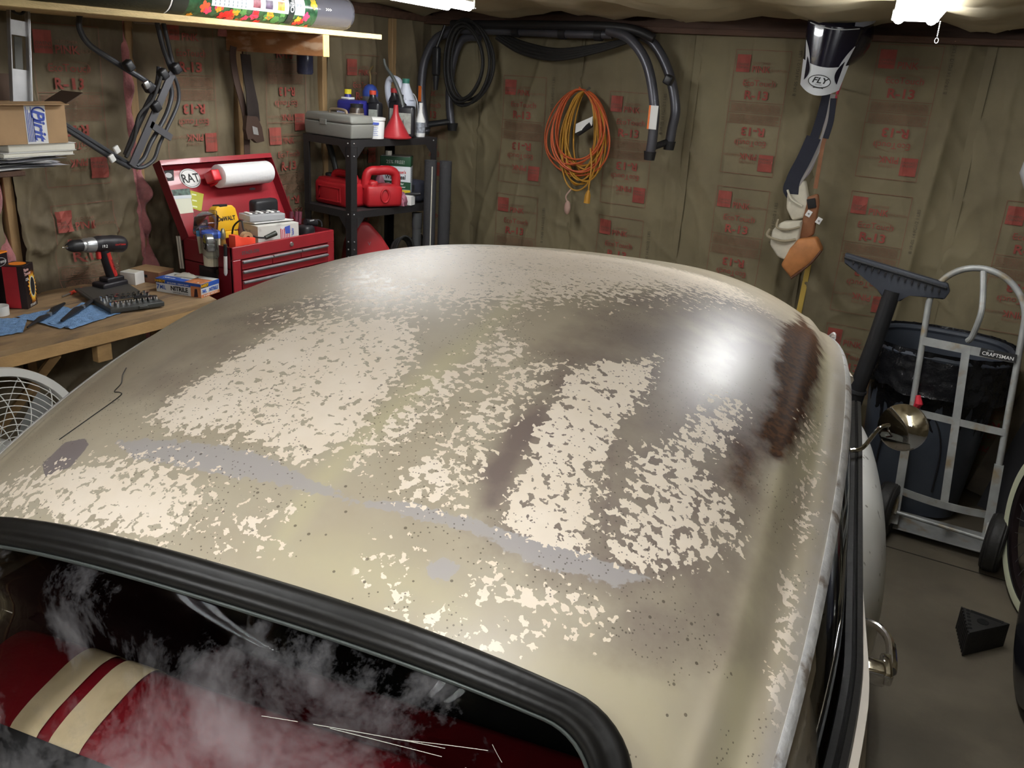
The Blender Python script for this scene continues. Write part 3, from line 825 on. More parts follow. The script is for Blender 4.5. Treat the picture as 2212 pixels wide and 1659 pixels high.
# belt line
def belt(v):
    return .829-.022*max(0, (.45-v)/.27)**1.5*(1 if v > .18 else 1)-.01*max(0, v-1.5)
ZBELT = .955
body_m = mat('cream_body_paint', (.62, .56, .47), .38, var=.06, vscale=5, dirt=(.36, .31, .25), dscale=30, dlo=.60, dhi=.68, coat=.2)
fender_m = mat('white_fender_paint', (.84, .84, .80), .3, dirt=(.30, .29, .26), dscale=26, dlo=.66, dhi=.70, coat=.3, var=.03)
side_glass = glassy('side_window_glass', (.78, .80, .78), .01, 2.1, 1.0)
def rail_pt(v, sd):
    i = int(np.interp(-v, -GP[:, NU-1, 1], np.arange(NT))); i = max(0, min(NT-1, i))
    p = GP[i, NU-1]
    return Vector((sd*p[0], p[1], p[2]))
for sd in (-1, 1):
    vs = np.linspace(.12, 1.93, 40)
    b = MB()
    def gpt(a, c_):
        v = .12+(1.93-.12)*a; top = rail_pt(v, sd)+Vector((-sd*.004, 0, -.02)); bot = Vector((sd*(belt(v)-.024), v, ZBELT))
        p = top.lerp(bot, c_); p.x += sd*.012*sin(pi*c_); return p
    b.grid(gpt, 40, 8); b.build('side_window_glass', side_glass, car, smooth=180)
    # window frame under the rail
    b = MB(); b.tube([rail_pt(v, sd)+Vector((-sd*.010, 0, -.024)) for v in np.linspace(-.02, 2.05, 40)], 1, prof=[(-.012, -.012), (.012, -.012), (.012, .012), (-.012, .012)], flat=(0, 0, 1))
    b.build('window_frame', body_m, car)
    # felt strip on the belt
    b = MB()
    prof = [(-.018, -.004), (-.016, .006), (-.005, .010), (-.001, .005), (.004, .010), (.014, .008), (.017, -.004)]
    b.tube([Vector((sd*belt(v), v, ZBELT+.004)) for v in np.linspace(-.12, 1.86, 60)], 1, prof=prof, flat=(0, 0, 1)); b.build('belt_weatherstrip', rub, car, smooth=50)
    # door and flank below the belt
    b = MB()
    def door(a, c_):
        v = -.40+(1.80+.40)*a
        zz = ZBELT-.002-(ZBELT-.24)*c_
        bul = .050*sin(min(1, c_*1.35)*pi*.5) - .10*max(0, c_-.55)**2*3
        edge = 0
        return Vector((sd*(belt(v)+.016+.014*max(0, min(1, (.75-v)/.4))+bul), v, zz))
    b.grid(door, 60, 24)
    b.grid(lambda a, c_: Vector((sd*(belt(-.40+2.2*a)+(.016+.014*max(0, min(1, (.75-(-.40+2.2*a))/.4)))*c_), -.40+2.2*a, ZBELT-.001)), 60, 3)
    dr = b.build('door', body_m, car, smooth=60, label='cream door skin with small rust pits')
    # pillars
    b = MB()
    def cp(a, c_):
        i = int(np.interp(2.30+a*.80, ARC, np.arange(NT))); tp = Vector(GP[i, NU-1 if sd > 0 else 0])
        v0 = tp.y; bot = Vector((sd*(belt(v0)-.02), v0, ZBELT-.02))
        if tp.z < ZBELT: bot.z = tp.z-.02
        p = tp.lerp(bot, c_); return p
    b.grid(cp, 16, 8); b.build('quarter_pillar', body_m, car, smooth=60)
    b = MB(); tp = rail_pt(2.30, sd); bt = Vector((sd*(belt(2.1)-.01), 2.12, ZBELT-.01))
    b.tube([tp+Vector((-sd*.030, .02, -.02)), tp.lerp(bt, .5)+Vector((-sd*.03, 0, 0)), bt+Vector((-sd*.02, 0, 0))], [.014, .020, .030], 10, flat=(sd, 0, 0)); b.build('front_pillar', body_m, car)
    # handle
    hz = .86; hv = .66; hu = belt(hv)+.040
    hm = chrome
    b = MB(); b.box((sd*(hu+.012), hv-.075, hz), (.045, .045, .034), .006); b.box((sd*(hu+.035), hv-.06, hz+.002), (.022, .075, .026), .006)
    pts = cr([(sd*(hu-.01), hv+.095, hz), (sd*(hu+.022), hv+.08, hz+.004), (sd*(hu+.043), hv+.035, hz+.006), (sd*(hu+.046), hv-.03, hz+.004), (sd*(hu+.044), hv-.06, hz)], 6)
    b.tube(pts, np.linspace(.007, .0115, len(pts)), 10, flat=(0, 0, 1)); b.build('door_handle', hm, dr)
    # front fender
    M = Matrix.Translation(Vector((sd*.785, 1.95, .40))) @ Matrix.Rotation(sd*RAD(3), 4, 'Z')
    b = MB(); s_ = (.21, .80, .42)
    def fe(a, c_):
        th = pi*(c_*1.1-.1)*.5; ph = 2*pi*a
        def sp(x, p): return math.copysign(abs(x)**p, x)
        x = s_[0]*sp(cos(th), .8)*sp(cos(ph), .85); y = s_[1]*sp(cos(th), .8)*sp(sin(ph), .85); z = s_[2]*sin(th)
        return M @ Vector((x, y, z))
    b.grid(fe, 48, 20, closeu=True); b.build('front_fender', fender_m, car, smooth=180, label='smooth white rounded front fender' if sd > 0 else None)
    # wheels
    for v in (2.05, -.35):
        Mw = Matrix.Translation(Vector((sd*.70, v, .31))) @ Matrix.Rotation(pi/2, 4, 'Y')
        b = MB(); b.lathe([(.19, -.07), (.27, -.085), (.31, -.06), (.315, 0), (.31, .06), (.27, .085), (.19, .07)], 32, Mw); wt = b.build('tyre', rubber, car)
        b = MB(); b.lathe([(.0, sd*.05), (.08, sd*.055), (.12, sd*.03), (.19, sd*.06), (.195, -.06)], 28, Mw); b.build('wheel_disc', fender_m, wt)

# mirror
mt = MB(); mc = Vector((.995, 1.795-.04, 1.0))
def w2l(p):
    d = Vector(p)-Vector((CX, CY, 0)); c_, s_ = cos(CTH), sin(CTH)
    return Vector((d.x*c_-d.y*s_, d.x*s_+d.y*c_, d.z))
mc = w2l((-.165, 2.56, 1.005)); mb = w2l((-.262, 2.34, .985))
nrm = (w2l((0, 0, 1.9))-mc).normalized(); nrm = Vector((nrm.x-.10, nrm.y, nrm.z*.95)).normalized()
Mm = Matrix.Translation(mc) @ nrm.to_track_quat('Z', 'X').to_matrix().to_4x4()
b = MB(); b.lathe([(.0, -.030), (.035, -.026), (.058, -.012), (.066, .0), (.067, .004), (.0635, .005)], 36, Mm); hd = b.build('mirror_head', chrome, car, label='round chrome wing mirror')
b = MB(); b.lathe([(.0635*k/10, .0045+.007*(1-(k/10)**2)) for k in range(10, -1, -1)], 48, Mm); b.build('mirror_glass', mat('mirror_silver', (.8, .8, .78), .02, metal=1), hd)
b = MB(); b.tube(cr([mb+Vector((-.03, -.01, -.01)), mb, mb+Vector((.03, .03, .005)), mc+Vector((-.055, -.02, .0)), mc-nrm*.022], 6), .006, 10); b.build('mirror_arm', chrome, hd)

# scuttle, windscreen, hood
b = MB()
def ws(a, c_):
    u = (a-.5)*1.30; top = Sp((a-.5)*1.36, .005)+Vector((0, .01, -.02)); bot = Vector((u*1.02, 2.80-.20*(2*abs(a-.5))**2, .99)); return top.lerp(bot, c_)
b.grid(ws, 30, 8); b.build('windscreen_glass', glassy('windscreen', (.6, .64, .6), .0, 1.5), car, smooth=180)
b = MB()
def hood(a, c_):
    v = 2.78+c_*.78; hw = .60-.22*c_**2; x = (a-.5)*2; return Vector((x*hw, v-.18*abs(x)**2*(1-c_), 1.0-.05*c_-.16*c_**4-.22*abs(x)**3.2))
b.grid(hood, 30, 24); b.build('hood', body_m, car, smooth=180)
b = MB()
b.box((0, .9, .22), (1.50, 3.4, .03), 0); b.build('floor_pan', black_matte, car)
b = MB(); b.box((0, 2.30, .62), (1.40, .05, .80), .01); b.build('firewall', black_matte, car)
b = MB(); b.box((0, 2.05, .86), (1.44, .22, .16), .05); b.build('dashboard', mat('dash_paint', (.10, .012, .015), .4), car)
b = MB(); b.tube([Vector((-.38+.19*cos(a), 1.70-.06*sin(a)*1, .93+.18*sin(a)))for a in np.linspace(0, 2*pi, 33)[:-1]], .010, 8, closed=True); b.cyl((-.38, 1.70, .93), (-.38, 2.05, .80), .018)
b.build('steering_wheel', mat('wheel_ivory', (.06, .05, .045), .3), car)
# inner side trims (dark)
for sd in (-1, 1):
    b = MB(); b.box((sd*.735, .95, .58), (.03, 2.5, .70), .01); b.build('inner_door_trim', mat('inner_trim', (.05, .012, .014), .6), car)
    b = MB(); b.box((sd*.742, .95, .925), (.06, 2.2, .02), .008); b.build('inner_sill', mat('inner_sill_paint', (.20, .16, .12), .5), car)
# parcel shelf, rear deck lid
b = MB(); b.grid(lambda a, c_: Vector(((a-.5)*1.3, -.42+c_*.30, .785)), 2, 2); b.build('parcel_shelf', mat('shelf_board', (.018, .016, .018), .8), car)
b = MB()
def deck(a, c_):
    x = (a-.5)*2; v = -.48-1.0*c_; return Vector((x*.72, v, .80-.10*abs(x)**3-.35*c_**2))
b.grid(deck, 24, 20); b.build('trunk_lid', roof_mat if 0 else body_m, car, smooth=180)
# seats: maroon vinyl with two cream stripes over the top
seat_m = mat('maroon_vinyl', (.20, .007, .013), .34, var=.12, vscale=4, bump=.1, bscale=60, coat=.15)
seat_c = mat('cream_vinyl', (.80, .62, .40), .42, var=.08, vscale=9, dirt=(.52, .38, .22), dscale=9, dlo=.5, dhi=.72)
def seat_section(x, r=1.0):
    # (y, z) from behind-bottom over the padded top to front-bottom
    K = cr([(-.15, .45, 0), (-.155, .70, 0), (-.147, .765, 0), (-.115, .79, 0), (-.05, .808, 0), (.01, .818, 0), (.05, .805, 0), (.075, .76, 0), (.10, .65, 0), (.14, .42, 0)], 8)
    idx_ = np.linspace(0, len(K)-1, 49)
    return [(K[int(round(i))].x, K[int(round(i))].y) for i in idx_]
def seat_strip(x0, x1, y0, zoff, m, parent, name, grow=0.0, n=10, label=None, lean=0):
    b = MB(); Pf = seat_section(0)
    def f(a, c_):
        x = x0+(x1-x0)*a; k = int(round(c_*48)); y, z = Pf[k]
        cy, cz_ = (-.03, .72)
        dy, dz = y-cy, z-cz_; L_ = math.hypot(dy, dz)+1e-6
        e = min(a, 1-a)*abs(x1-x0); puff = grow
        rnd_ = 1-max(0, (abs(x)-.60)/.12)**3*.25 if abs(x) > .60 else 1
        return Vector((x, y0+dy*(1+puff/L_)*1, zoff+cz_+dz*(1+puff/L_)*rnd_))
    b.grid(f, n, 49); return b.build(name, m, parent, smooth=180, label=label)
ZS, YS = 0, 0
seat = seat_strip(-.68, .68, YS, ZS, seat_m, car, 'seat_back', n=60, label='maroon rear seat back')
seat_strip(-.515, -.455, YS, ZS, seat_c, seat, 'cream_stripe', grow=.003, n=4)
seat_strip(-.428, -.362, YS, ZS, seat_c, seat, 'cream_stripe', grow=.003, n=6)
b = MB(); b.box((0, YS+.36, .36), (1.36, .50, .18), .06); b.build('seat_cushion', seat_m, seat)
fs = MB(); fs.box((-.36, 1.10, .62), (.56, .14, .44), .06); fs.box((.36, 1.10, .62), (.56, .14, .44), .06)
fs.build('front_seat_back', mat('dark_vinyl', (.04, .008, .01), .45), car)
fc = MB(); fc.box((-.36, 1.40, .34), (.54, .48, .16), .05); fc.box((.36, 1.40, .34), (.54, .48, .16), .05); fc.build('front_seat_cushion', seat_m, car)
streak_m = mat('glass_streak', (.62, .60, .52), .4)  # thin pale lines laid on the rear glass
for a_, b_ in (((.116, 2.754), (.169, 2.746)), ((.191, 2.743), (.367, 2.717)), ((.215, 2.741), (.364, 2.730)), ((.300, 2.728), (.420, 2.700)), ((.424, 2.689), (.439, 2.709)), ((.395, 2.735), (.47, 2.745))):
    b = MB(); b.tube([Sp(a_[0]+(b_[0]-a_[0])*k/6, a_[1]+(b_[1]-a_[1])*k/6)-Sn(a_[0], a_[1])*.0045 for k in range(7)], .0004, 5); b.build('glass_streak', streak_m, car)
# ------------------------------------------------------------------ things on and against the back wall
# extension cords
def coil(cx, cz_, n, rx, rz_, seed, m, r, y0, spread=.06, top=None, extra=None):
    rnd = random.Random(seed); pts = []
    tot = n*20
    ph = rnd.uniform(0, 6)
    R = [(rx*rnd.uniform(.55, 1.15), rz_*rnd.uniform(.62, 1.12), rnd.uniform(-.05, .05), rnd.uniform(-.5, .5)) for _ in range(n+1)]
    for i in range(tot+1):
        k, f = divmod(i, 20); f /= 20; k = min(k, n-1)
        a, b_, c_, d_ = [R[k][j]*(1-f)+R[k+1][j]*f for j in range(4)]
        th = 2*pi*f+pi/2
        z = top-b_+b_*sin(th); x = cx+a*cos(th)*(1-.18*sin(th))+c_*(1-sin(th))*.8
        if th > pi: pass
        pts.append(Vector((x, y0-.01-spread*(.5+.5*sin(k*2.4+f*5+d_)), z)))
    if extra: pts += [Vector(p) for p in extra]
    return pts
t = thing('extension_cord', 'orange extension cord coiled in a tall loop on the back wall', 'cord', (-2.30, 4.72, 1.80))
p = coil(0, 0, 8, .205, .235, 4, orange_cord, .0042, -.03, .05, 0.0)
b = MB(); b.tube(cr(p, 3), .0050, 6); b.build('cord', orange_cord, t)
b = MB(); b.tube([(.02, -.10, -.24), (.10, -.10, -.18)], [.013, .017], 10); b.build('plug', black_matte, t, label='black moulded plug with paper tag')
b = MB(); b.grid(lambda u, v: Vector((.01+u*.10, -.112-.004*sin(u*6), -.235+u*.05+v*.05)), 10, 3); b.build('tag', paper_w, t)
b = MB(); b.tube([(-.01, -.06, .0), (0, -.09, .012), (.02, -.06, -.01)], .004, 6); b.build('tie', orange_cord, t)
t = thing('extension_cord', 'yellow extension cord bundled behind the orange one on the back wall', 'cord', (-2.27, 4.705, 1.79))
p = coil(0, 0, 11, .135, .275, 9, yellow_cord, .004, -.01, .04, 0.0, extra=None)
b = MB(); b.tube(cr(p, 3), .0048, 6); b.build('cord', yellow_cord, t)
b = MB(); b.tube(cr([(.07, -.07, -.30), (.10, -.10, -.38), (.103, -.11, -.46), (.10, -.11, -.53)], 5), .0045, 6)
b.tube([(.10, -.11, -.53), (.098, -.11, -.555), (.096, -.11, -.60)], [.008, .017, .019], 8); b.build('plug', yellow_cord, t)
b = MB(); b.tube(cr([(-.03, -.07, -.54), (-.05, -.09, -.58), (-.04, -.09, -.61)], 5), .0045, 6); b.ball((-.035, -.09, -.645), (.02, .014, .04)); b.build('socket_end', mat('pale_socket', (.5, .33, .27), .7), t)
b = MB(); b.cyl((.01, -.02, .02), (.01, -.07, .0), .006); b.build('hook', steel, t)

# soft-top bow frame hung under the plates
t = thing('soft_top_frame', 'dark grey tubular bow frame hung along the top of the back wall', 'frame', (-2.6, 4.6, 2.05))
def bow(pts, r, name='bow', m=grey_tube):
    b = MB(); b.tube(cr(pts, 8), r, 12); return b.build(name, m, t)
o = Vector((-2.6, 4.6, 2.05))
bow([(.46, 0, .06), (.60, -.02, .02), (.72, -.04, -.10), (.79, -.05, -.30), (.80, -.05, -.45), (.795, -.05, -.56)], .026)
bow([(.50, .08, .08), (.68, .07, .02), (.80, .06, -.12), (.87, .05, -.30), (.865, .05, -.42), (.86, .05, -.50)], .026)
bow([(-.52, 0, .02), (-.64, -.02, -.02), (-.71, -.04, -.15), (-.725, -.05, -.32), (-.705, -.05, -.45), (-.68, -.05, -.56)], .026)
bow([(-.40, .08, .0), (-.52, .07, -.02), (-.575, .06, -.15), (-.585, .05, -.32), (-.575, .05, -.45), (-.555, .05, -.53)], .024)
bow([(-.60, .03, .03), (-.2, .03, .035), (.2, .02, .035), (.48, .02, .04)], .022, 'top_rail')
bow([(-.55, .0, .06), (.1, .0, .075), (.55, .0, .075), (.72, .02, .03)], .024, 'top_rail', black_metal)
for x, z in ((.795, -.545), (.86, -.49), (-.69, -.54), (-.555, -.51)):
    b = MB(); b.tube([(x, -.05 if x in (.795, -.69) else .05, z+.01), (x, -.05 if x in (.795, -.69) else .05, z-.035)], [.034, .028], 12); b.build('end_collar', black_pl, t)
b = MB(); b.tube([(.79, -.05, -.52), (.86, .05, -.48)], .018); b.build('hinge_link', black_pl, t)
b = MB(); b.tube([(-.69, -.05, -.52), (-.56, .05, -.49)], .018); b.build('hinge_link', black_pl, t)
for x in (-.12, .18, .40):
    b = MB(); b.cyl((x-.02, .02, .036), (x+.02, .02, .036), .031); b.build('sleeve', black_pl, t)
b = MB(); b.box((.835, .0, -.17), (.045, .05, .05), .01, rot=(0, .4, 0)); b.build('pivot_block', black_pl, t)
b = MB(); b.box((.80, -.077, -.36), (.05, .006, .12), .001); lb = b.build('warning_sticker', paper_w, t, label='white and orange warning sticker')
b = MB(); b.box((.779, -.081, -.36), (.009, .002, .12), 0); b.build('orange_edge', mat('orange_print', (.9, .2, .03), .5), lb)
b = MB(); b.box((-.715, -.077, -.34), (.022, .004, .09), .001); b.build('warning_sticker', mat('orange_print', (.9, .2, .03), .5), t)

# cable coil and slung hose
t = thing('cable_coil', 'black cable coiled in a hanging loop at the top left of the back wall', 'cable', (-3.0, 4.55, 2.10))
for k, (rx, rz_, dx, yy) in enumerate(((.155, .235, 0, 0), (.135, .215, -.01, -.02), (.145, .20, .02, .02), (.12, .195, .01, -.035), (.165, .225, .015, .01))):
    b = MB(); b.tube([(dx+rx*cos(a), yy, -.20+rz_*sin(a)-.02*sin(2*a)) for a in np.linspace(0, 2*pi, 41)[:-1]], .0085, 8, closed=True); b.build('turn', rubber, t)
b = MB(); b.box((-.19, -.04, -.20), (.045, .04, .16), .012); b.tube([(-.19, -.04, -.28), (-.19, -.04, -.36)], [.02, .012]); b.tube([(-.19, -.04, -.12), (-.15, -.02, .0)], .009); b.build('plug_end', black_pl, t)
t = thing('garden_hose', 'black hose drooping along the top of the back wall', 'hose', (-2.45, 4.68, 2.03))
for k in range(4):
    b = MB(); b.tube(cr([(-.42, -.01*k, .05-.01*k), (-.25, -.02, .0-.018*k), (-.02, -.03, -.03-.016*k), (.22, -.03, .0-.01*k), (.48, -.02, .055)], 8), .011, 8); b.build('strand', rubber, t)

# foam pipe lagging standing in the corner
for k, (x, y, lab) in enumerate(((-2.812, 3.95, 'charcoal foam pipe tube standing by the shelving, the left one with a pale seam'), (-2.742, 3.99, 'charcoal foam pipe tube standing by the shelving, the right one'))):
    t = thing('foam_tube', lab, 'tube', (x, y, 0))
    b = MB(); b.tube([(0, 0, .0), (.0, .0, .7), (.0, .0, 1.40)], .033, 20); b.build('tube', mat('charcoal_foam', (.035, .035, .038), .85, bump=.3, bscale=150), t)
    b = MB(); b.box((.026 if k == 0 else -.01, -.022 if k == 0 else -.029, .69), (.003, .006, 1.36), 0); b.build('seam', offwhite if k == 0 else black_matte, t)

# helmet hung upside: visor pointing down
def fp(a, z): return Vector((a, 0, z))
t = thing('motocross_helmet', 'black and white motocross helmet with peaked visor hanging high on the back wall', 'helmet', (-.935, 4.46, 2.075), rot=(RAD(6), RAD(5), RAD(6)))
hb = mat('helmet_black', (.008, .007, .018), .18, coat=.6); hw_ = mat('helmet_white', (.62, .64, .66), .3, coat=.3)
b = MB(); b.ball((0.01, .06, .05), (.150, .17, .155), n=32)
b.build('shell', hb, t, smooth=180)
b = MB()
def visor(u, v):
    x = (u-.5)*2; w_ = .122-.035*v; return Vector((x*w_, -.10-.055*(1-x*x)-.02*v, .10-.30*v+.03*x*x*v))
b.grid(visor, 24, 24); vo_ = b.build('visor_upper', hb, t, smooth=180)
mo = vo_.modifiers.new('s', 'SOLIDIFY'); mo.thickness = .006
b = MB()
def visor2(u, v):
    v = .60+v*.405; p = visor(u, v); return p+Vector((0, -.004, 0))
b.grid(visor2, 24, 10); b.build('visor_tip', hw_, t, smooth=180, label='white tip of the visor')
for s in (-1, 1):
    b = MB()
    def flash(u, v, s=s):
        x0_ = s*(.97-.10*v); x1_ = s*(.62+.33*(1-v)**1.5*1); x = x0_+(x1_-x0_)*u; vv = .30+.32*v
        p = visor((x+1)/2, vv); return p+Vector((0, -.005, 0))
    b.grid(flash, 4, 12); b.build('side_flash', hw_, t, smooth=180)
    b = MB()
    def slit(u, v, s=s):
        x = s*(.80-.22*u*sin(pi*v)); p = visor((x+1)/2, .52+.36*v); return p+Vector((0, -.009, 0))
    b.grid(slit, 3, 12); b.build('vent_slot', hb, t, smooth=180)
    b = MB()
    def stripe(u, v, s=s):
        th = .25+v*1.1; ph = .25+u*.18+.25*v
        return Vector((.01+s*.152*sin(th+.25)*cos(ph*.6), .06-.172*cos(th)*.9, .05+.157*sin(ph)*1.0))
    b.grid(stripe, 5, 16); b.build('shell_stripe', mat('helmet_grey', (.35, .36, .42), .3), t, smooth=180)
b = MB(); b.tube([Vector(visor(x, .02+.05*sin(pi*x)))+Vector((0, -.004, 0)) for x in np.linspace(.06, .94, 20)], .0022, 6); b.build('visor_edge', hw_, t)
def vM(v):
    p = visor(.5, v); q_ = visor(.5, v+.03); return face_M(p+Vector((0, -.0085, 0)), (1, 0, 0), (p-q_))
flat(ell(0, 0, .050, .028), black_ink, t, vM(.80), 'logo_ring', .004)
flat(ell(0, 0, .046, .0245), hw_, t, vM(.80), 'logo_field', .0055)
text('FLY', .034, black_ink, t, vM(.80) @ Matrix.Translation((0, .003, .007)), 'logo_text', bold=.03, shear=.25, sx=1.25)
text('RACING', .008, black_ink, t, vM(.80) @ Matrix.Translation((0, -.015, .007)), 'logo_text')
b = MB(); b.tube([visor(.38+.24*k/6, .905-.012*(1 if 0 < k < 6 else 0))+Vector((0, -.007, 0)) for k in range(7)], .0018, 5); b.build('vent_line', black_ink, t)

# tool pouch and straps
t = thing('tool_belt', 'leather and white canvas tool pouches hanging from straps on a red hook', 'tool belt', (-.925, 4.635, 1.865))
b = MB(); b.tube(cr([(-.015, -.02, .0), (-.02, -.05, .06), (.0, -.06, .08), (.01, -.04, .02)], 6), .007, 8); b.tube([(.025, -.02, .06), (.02, -.05, -.02)], .007); b.tube([(0, -.02, .03), (0, .10, .03)], .005); b.build('hook', mat('red_hook', (.55, .05, .09), .4), t)
def strap(pts, w_, m, name='strap'):
    b = MB(); P = cr(pts, 8); b.tube(P, 1, prof=[(-w_, -.0015), (w_, -.0015), (w_, .0015), (-w_, .0015)], flat=(0, -1, 0)); return b.build(name, m, t, smooth=30)
strap([(-.025, -.05, -.0), (-.035, -.05, -.12), (-.06, -.06, -.27), (-.115, -.07, -.42), (-.135, -.07, -.50), (-.09, -.07, -.55)], .022, webbing)
strap([(-.05, -.06, -.22), (-.075, -.08, -.33), (-.11, -.08, -.44), (-.11, -.08, -.52)], .036, webbing)
strap([(.005, -.055, .0), (.0, -.055, -.15), (-.02, -.06, -.28), (-.05, -.075, -.38), (-.085, -.08, -.47)], .012, tooth)
strap([(.02, -.05, .0), (.015, -.055, -.15), (.0, -.06, -.25), (.0, -.06, -.40), (.0, -.06, -.48)], .010, leather_d)
strap([(-.02, -.045, -.03), (-.01, -.05, -.2), (-.04, -.06, -.38), (-.08, -.06, -.45)], .008, mat('pale_webbing', (.30, .26, .28), .8))
strap([(.012, -.062, -.02), (.018, -.062, -.13), (.008, -.064, -.22)], .014, webbing)
def pouch(name, prof, y, dep, m, bend=0, label=None):
    b = MB(); b.prism(prof, dep, Matrix(((1, 0, 0, 0), (0, 0, -1, y), (0, 1, 0, 0), (0, 0, 0, 1))), bev=.012); return b.build(name, m, t, smooth=50, label=label)
pouch('canvas_panel', [(-.135, -.49), (-.055, -.44), (-.015, -.56), (-.03, -.64), (-.085, -.66), (-.125, -.60)], -.03, .05, canvas)
b = MB(); b.tube(cr([(-.13, -.085, -.50), (-.10, -.095, -.545), (-.04, -.095, -.575)], 6), .006, 8); b.build('canvas_hem', canvas, t)
pouch('canvas_pouch', [(-.17, -.72), (-.13, -.67), (-.03, -.65), (-.03, -.80), (-.05, -.88), (-.12, -.86), (-.17, -.80)], -.03, .085, canvas, label='white canvas pouch')
b = MB(); b.tube(cr([(-.185, -.10, -.72), (-.18, -.14, -.75), (-.10, -.14, -.765), (-.04, -.12, -.75)], 6), .0075, 8); b.tube(cr([(-.15, -.10, -.66), (-.14, -.13, -.70), (-.08, -.135, -.70), (-.03, -.12, -.68)], 6), .006, 8); b.build('pouch_binding', mat('tan_tape', (.33, .28, .19), .8), t)
pouch('leather_loop', [(-.035, -.53), (.02, -.50), (.035, -.55), (.035, -.72), (-.035, -.78)], -.05, .03, leather_d, label='brown leather hammer loop')
b = MB(); b.box((.0, -.087, -.555), (.042, .008, .05), .01, rot=(0, -.3, 0)); b.build('loop_opening', black_matte, t)
pouch('leather_pouch', [(-.03, -.745), (.055, -.725), (.095, -.79), (.055, -.86), (-.03, -.965), (-.095, -.90), (-.06, -.80)], -.05, .075, leather, label='tan leather nail pouch')
b = MB(); b.tube(cr([(.094, -.12, -.79), (.05, -.13, -.87), (-.03, -.13, -.962)], 6), .006, 8); b.build('pouch_edge', mat('dark_leather', (.10, .04, .02), .6), t)
for x, z in ((-.005, -.61), (.05, -.64)):
    b = MB(); b.box((x, -.086, z), (.026, .004, .034), .001, rot=(0, .4, 0)); r_ = b.build('rivet_patch', paper_w, t); b = MB(); b.ball((x, -.09, z), .005, n=10); b.build('rivet', steel, r_)
t.scale = (.98, 1, .93)
# yardstick
t = thing('yardstick', 'yellow wooden measuring stick leaning behind the leather pouch', 'stick', (-.95, 4.735, .0), rot=(RAD(-1.5), RAD(1.2), 0))
b = MB(); b.box((0, 0, .55), (.028, .005, 1.05), .001); b.build('stick', mat('yellow_stick', (.55, .38, .08), .5), t)

# vacuum wand
t = thing('vacuum_wand', 'black floor nozzle and wand of a shop vacuum leaning by the bin', 'vacuum', (-.49, 4.12, .04))
vp = mat('vacuum_plastic', (.04, .045, .058), .42)
M = Matrix(((1, 0, 0, 0), (0, 0, -1, 0), (0, 1, 0, 0), (0, 0, 0, 1)))
b = MB(); b.prism([(-.165, 1.165), (-.16, 1.12), (.0, 1.035), (.03, .99), (.10, .99), (.13, 1.03), (.27, 1.03), (.285, 1.065), (.27, 1.10)], .035, Matrix.Translation((0, .02, 0)) @ M, bev=.006); b.build('nozzle', vp, t)
b = MB(); b.box((.055, -.022, 1.115), (.44, .012, .010), .003, rot=(0, RAD(8.5), 0))
for k in range(14): b.box((-.12+k*.028, -.027, 1.128-k*.0046), (.008, .006, .016), .001, rot=(0, RAD(8.5), 0))
b.build('nozzle_rib', black_pl, t, kind='stuff')
b = MB(); b.tube([(.06, .0, 1.03), (.035, -.01, .80), (.0, -.02, .55)], [.036, .036, .037], 18); b.build('wand', black_pl, t)
b = MB(); b.tube([(.0, -.02, .56), (-.015, -.02, .42), (-.05, -.03, .02)], [.042, .042, .042], 18); b.build('lower_wand', black_pl, t)
for z, x in ((.56, .0), (.47, -.01)):
    b = MB(); b.cyl((x, -.02, z), (x-.002, -.02, z-.014), .046); b.build('wand_ring', dark_grey, t)

# bin
t = thing('trash_bin', 'large dark blue-grey plastic bin lined with a black bag by the back wall', 'bin', (-.20, 4.40, 0))
def rr(a, rx, ry, p=.72):
    def sp(x): return math.copysign(abs(x)**p, x)
    return rx*sp(cos(a)), ry*sp(sin(a))
b = MB()
def bn(u, v):
    x, y = rr(2*pi*u, .225+.065*v, .20+.06*v); return Vector((x, y, .02+.78*v))
b.grid(bn, 56, 12, closeu=True); b.grid(lambda u, v: Vector((*rr(2*pi*u, .225*v+.001, .20*v+.001), .02)), 56, 3, closeu=True); b.build('bin_body', can_plastic, t, smooth=60)
b = MB(); b.tube([Vector((*rr(a, .297, .268), .80)) for a in np.linspace(0, 2*pi, 57)[:-1]], .016, 8, closed=True); b.build('rim', can_plastic, t)
b = MB(); pts = [Vector((.13*cos(a)-.02, -.222-.0-.012*sin(max(0, a))*1.2, .30+.26*sin(a))) for a in np.linspace(0, pi, 20)]; b.tube([Vector((-.15, -.218, .16))]+pts[::-1]+[Vector((.11, -.218, .16))], .004, 6); b.build('moulded_arch', black_pl, t)
b = MB()
def bg(u, v):
    a = 2*pi*u; x, y = rr(a, .305+.012*v, .276+.012*v)
    k = .5+.5*noise.noise(Vector((u*40 % 40, v*1.5, 1))); z = .825-.20*v*(1+.25*noise.noise(Vector((cos(a)*3, sin(a)*3, 5))))
    rr_ = 1+.035*ridged(noise.noise(Vector((cos(a)*7, sin(a)*7, v*3))))+.02*noise.noise(Vector((cos(a)*16, sin(a)*16, v*5)))
    return Vector((x*rr_, y*rr_, z))
b.grid(bg, 150, 14, closeu=True)
def bg2(u, v):
    a = 2*pi*u; x, y = rr(a, .300-.05*v, .272-.05*v); rr_ = 1+.03*noise.noise(Vector((cos(a)*9, sin(a)*9, v*4)))
    return Vector((x*rr_, y*rr_, .826-.45*v))
b.grid(bg2, 120, 12, closeu=True)
b.grid(lambda u, v: Vector((*rr(2*pi*u, .25*v+.002, .22*v+.002), .40+.03*noise.noise(Vector((v*6*cos(2*pi*u), v*6*sin(2*pi*u), 0))))), 60, 8, closeu=True)
b.build('bin_liner', bag_black, t, smooth=180, label='shiny black liner folded over the rim')

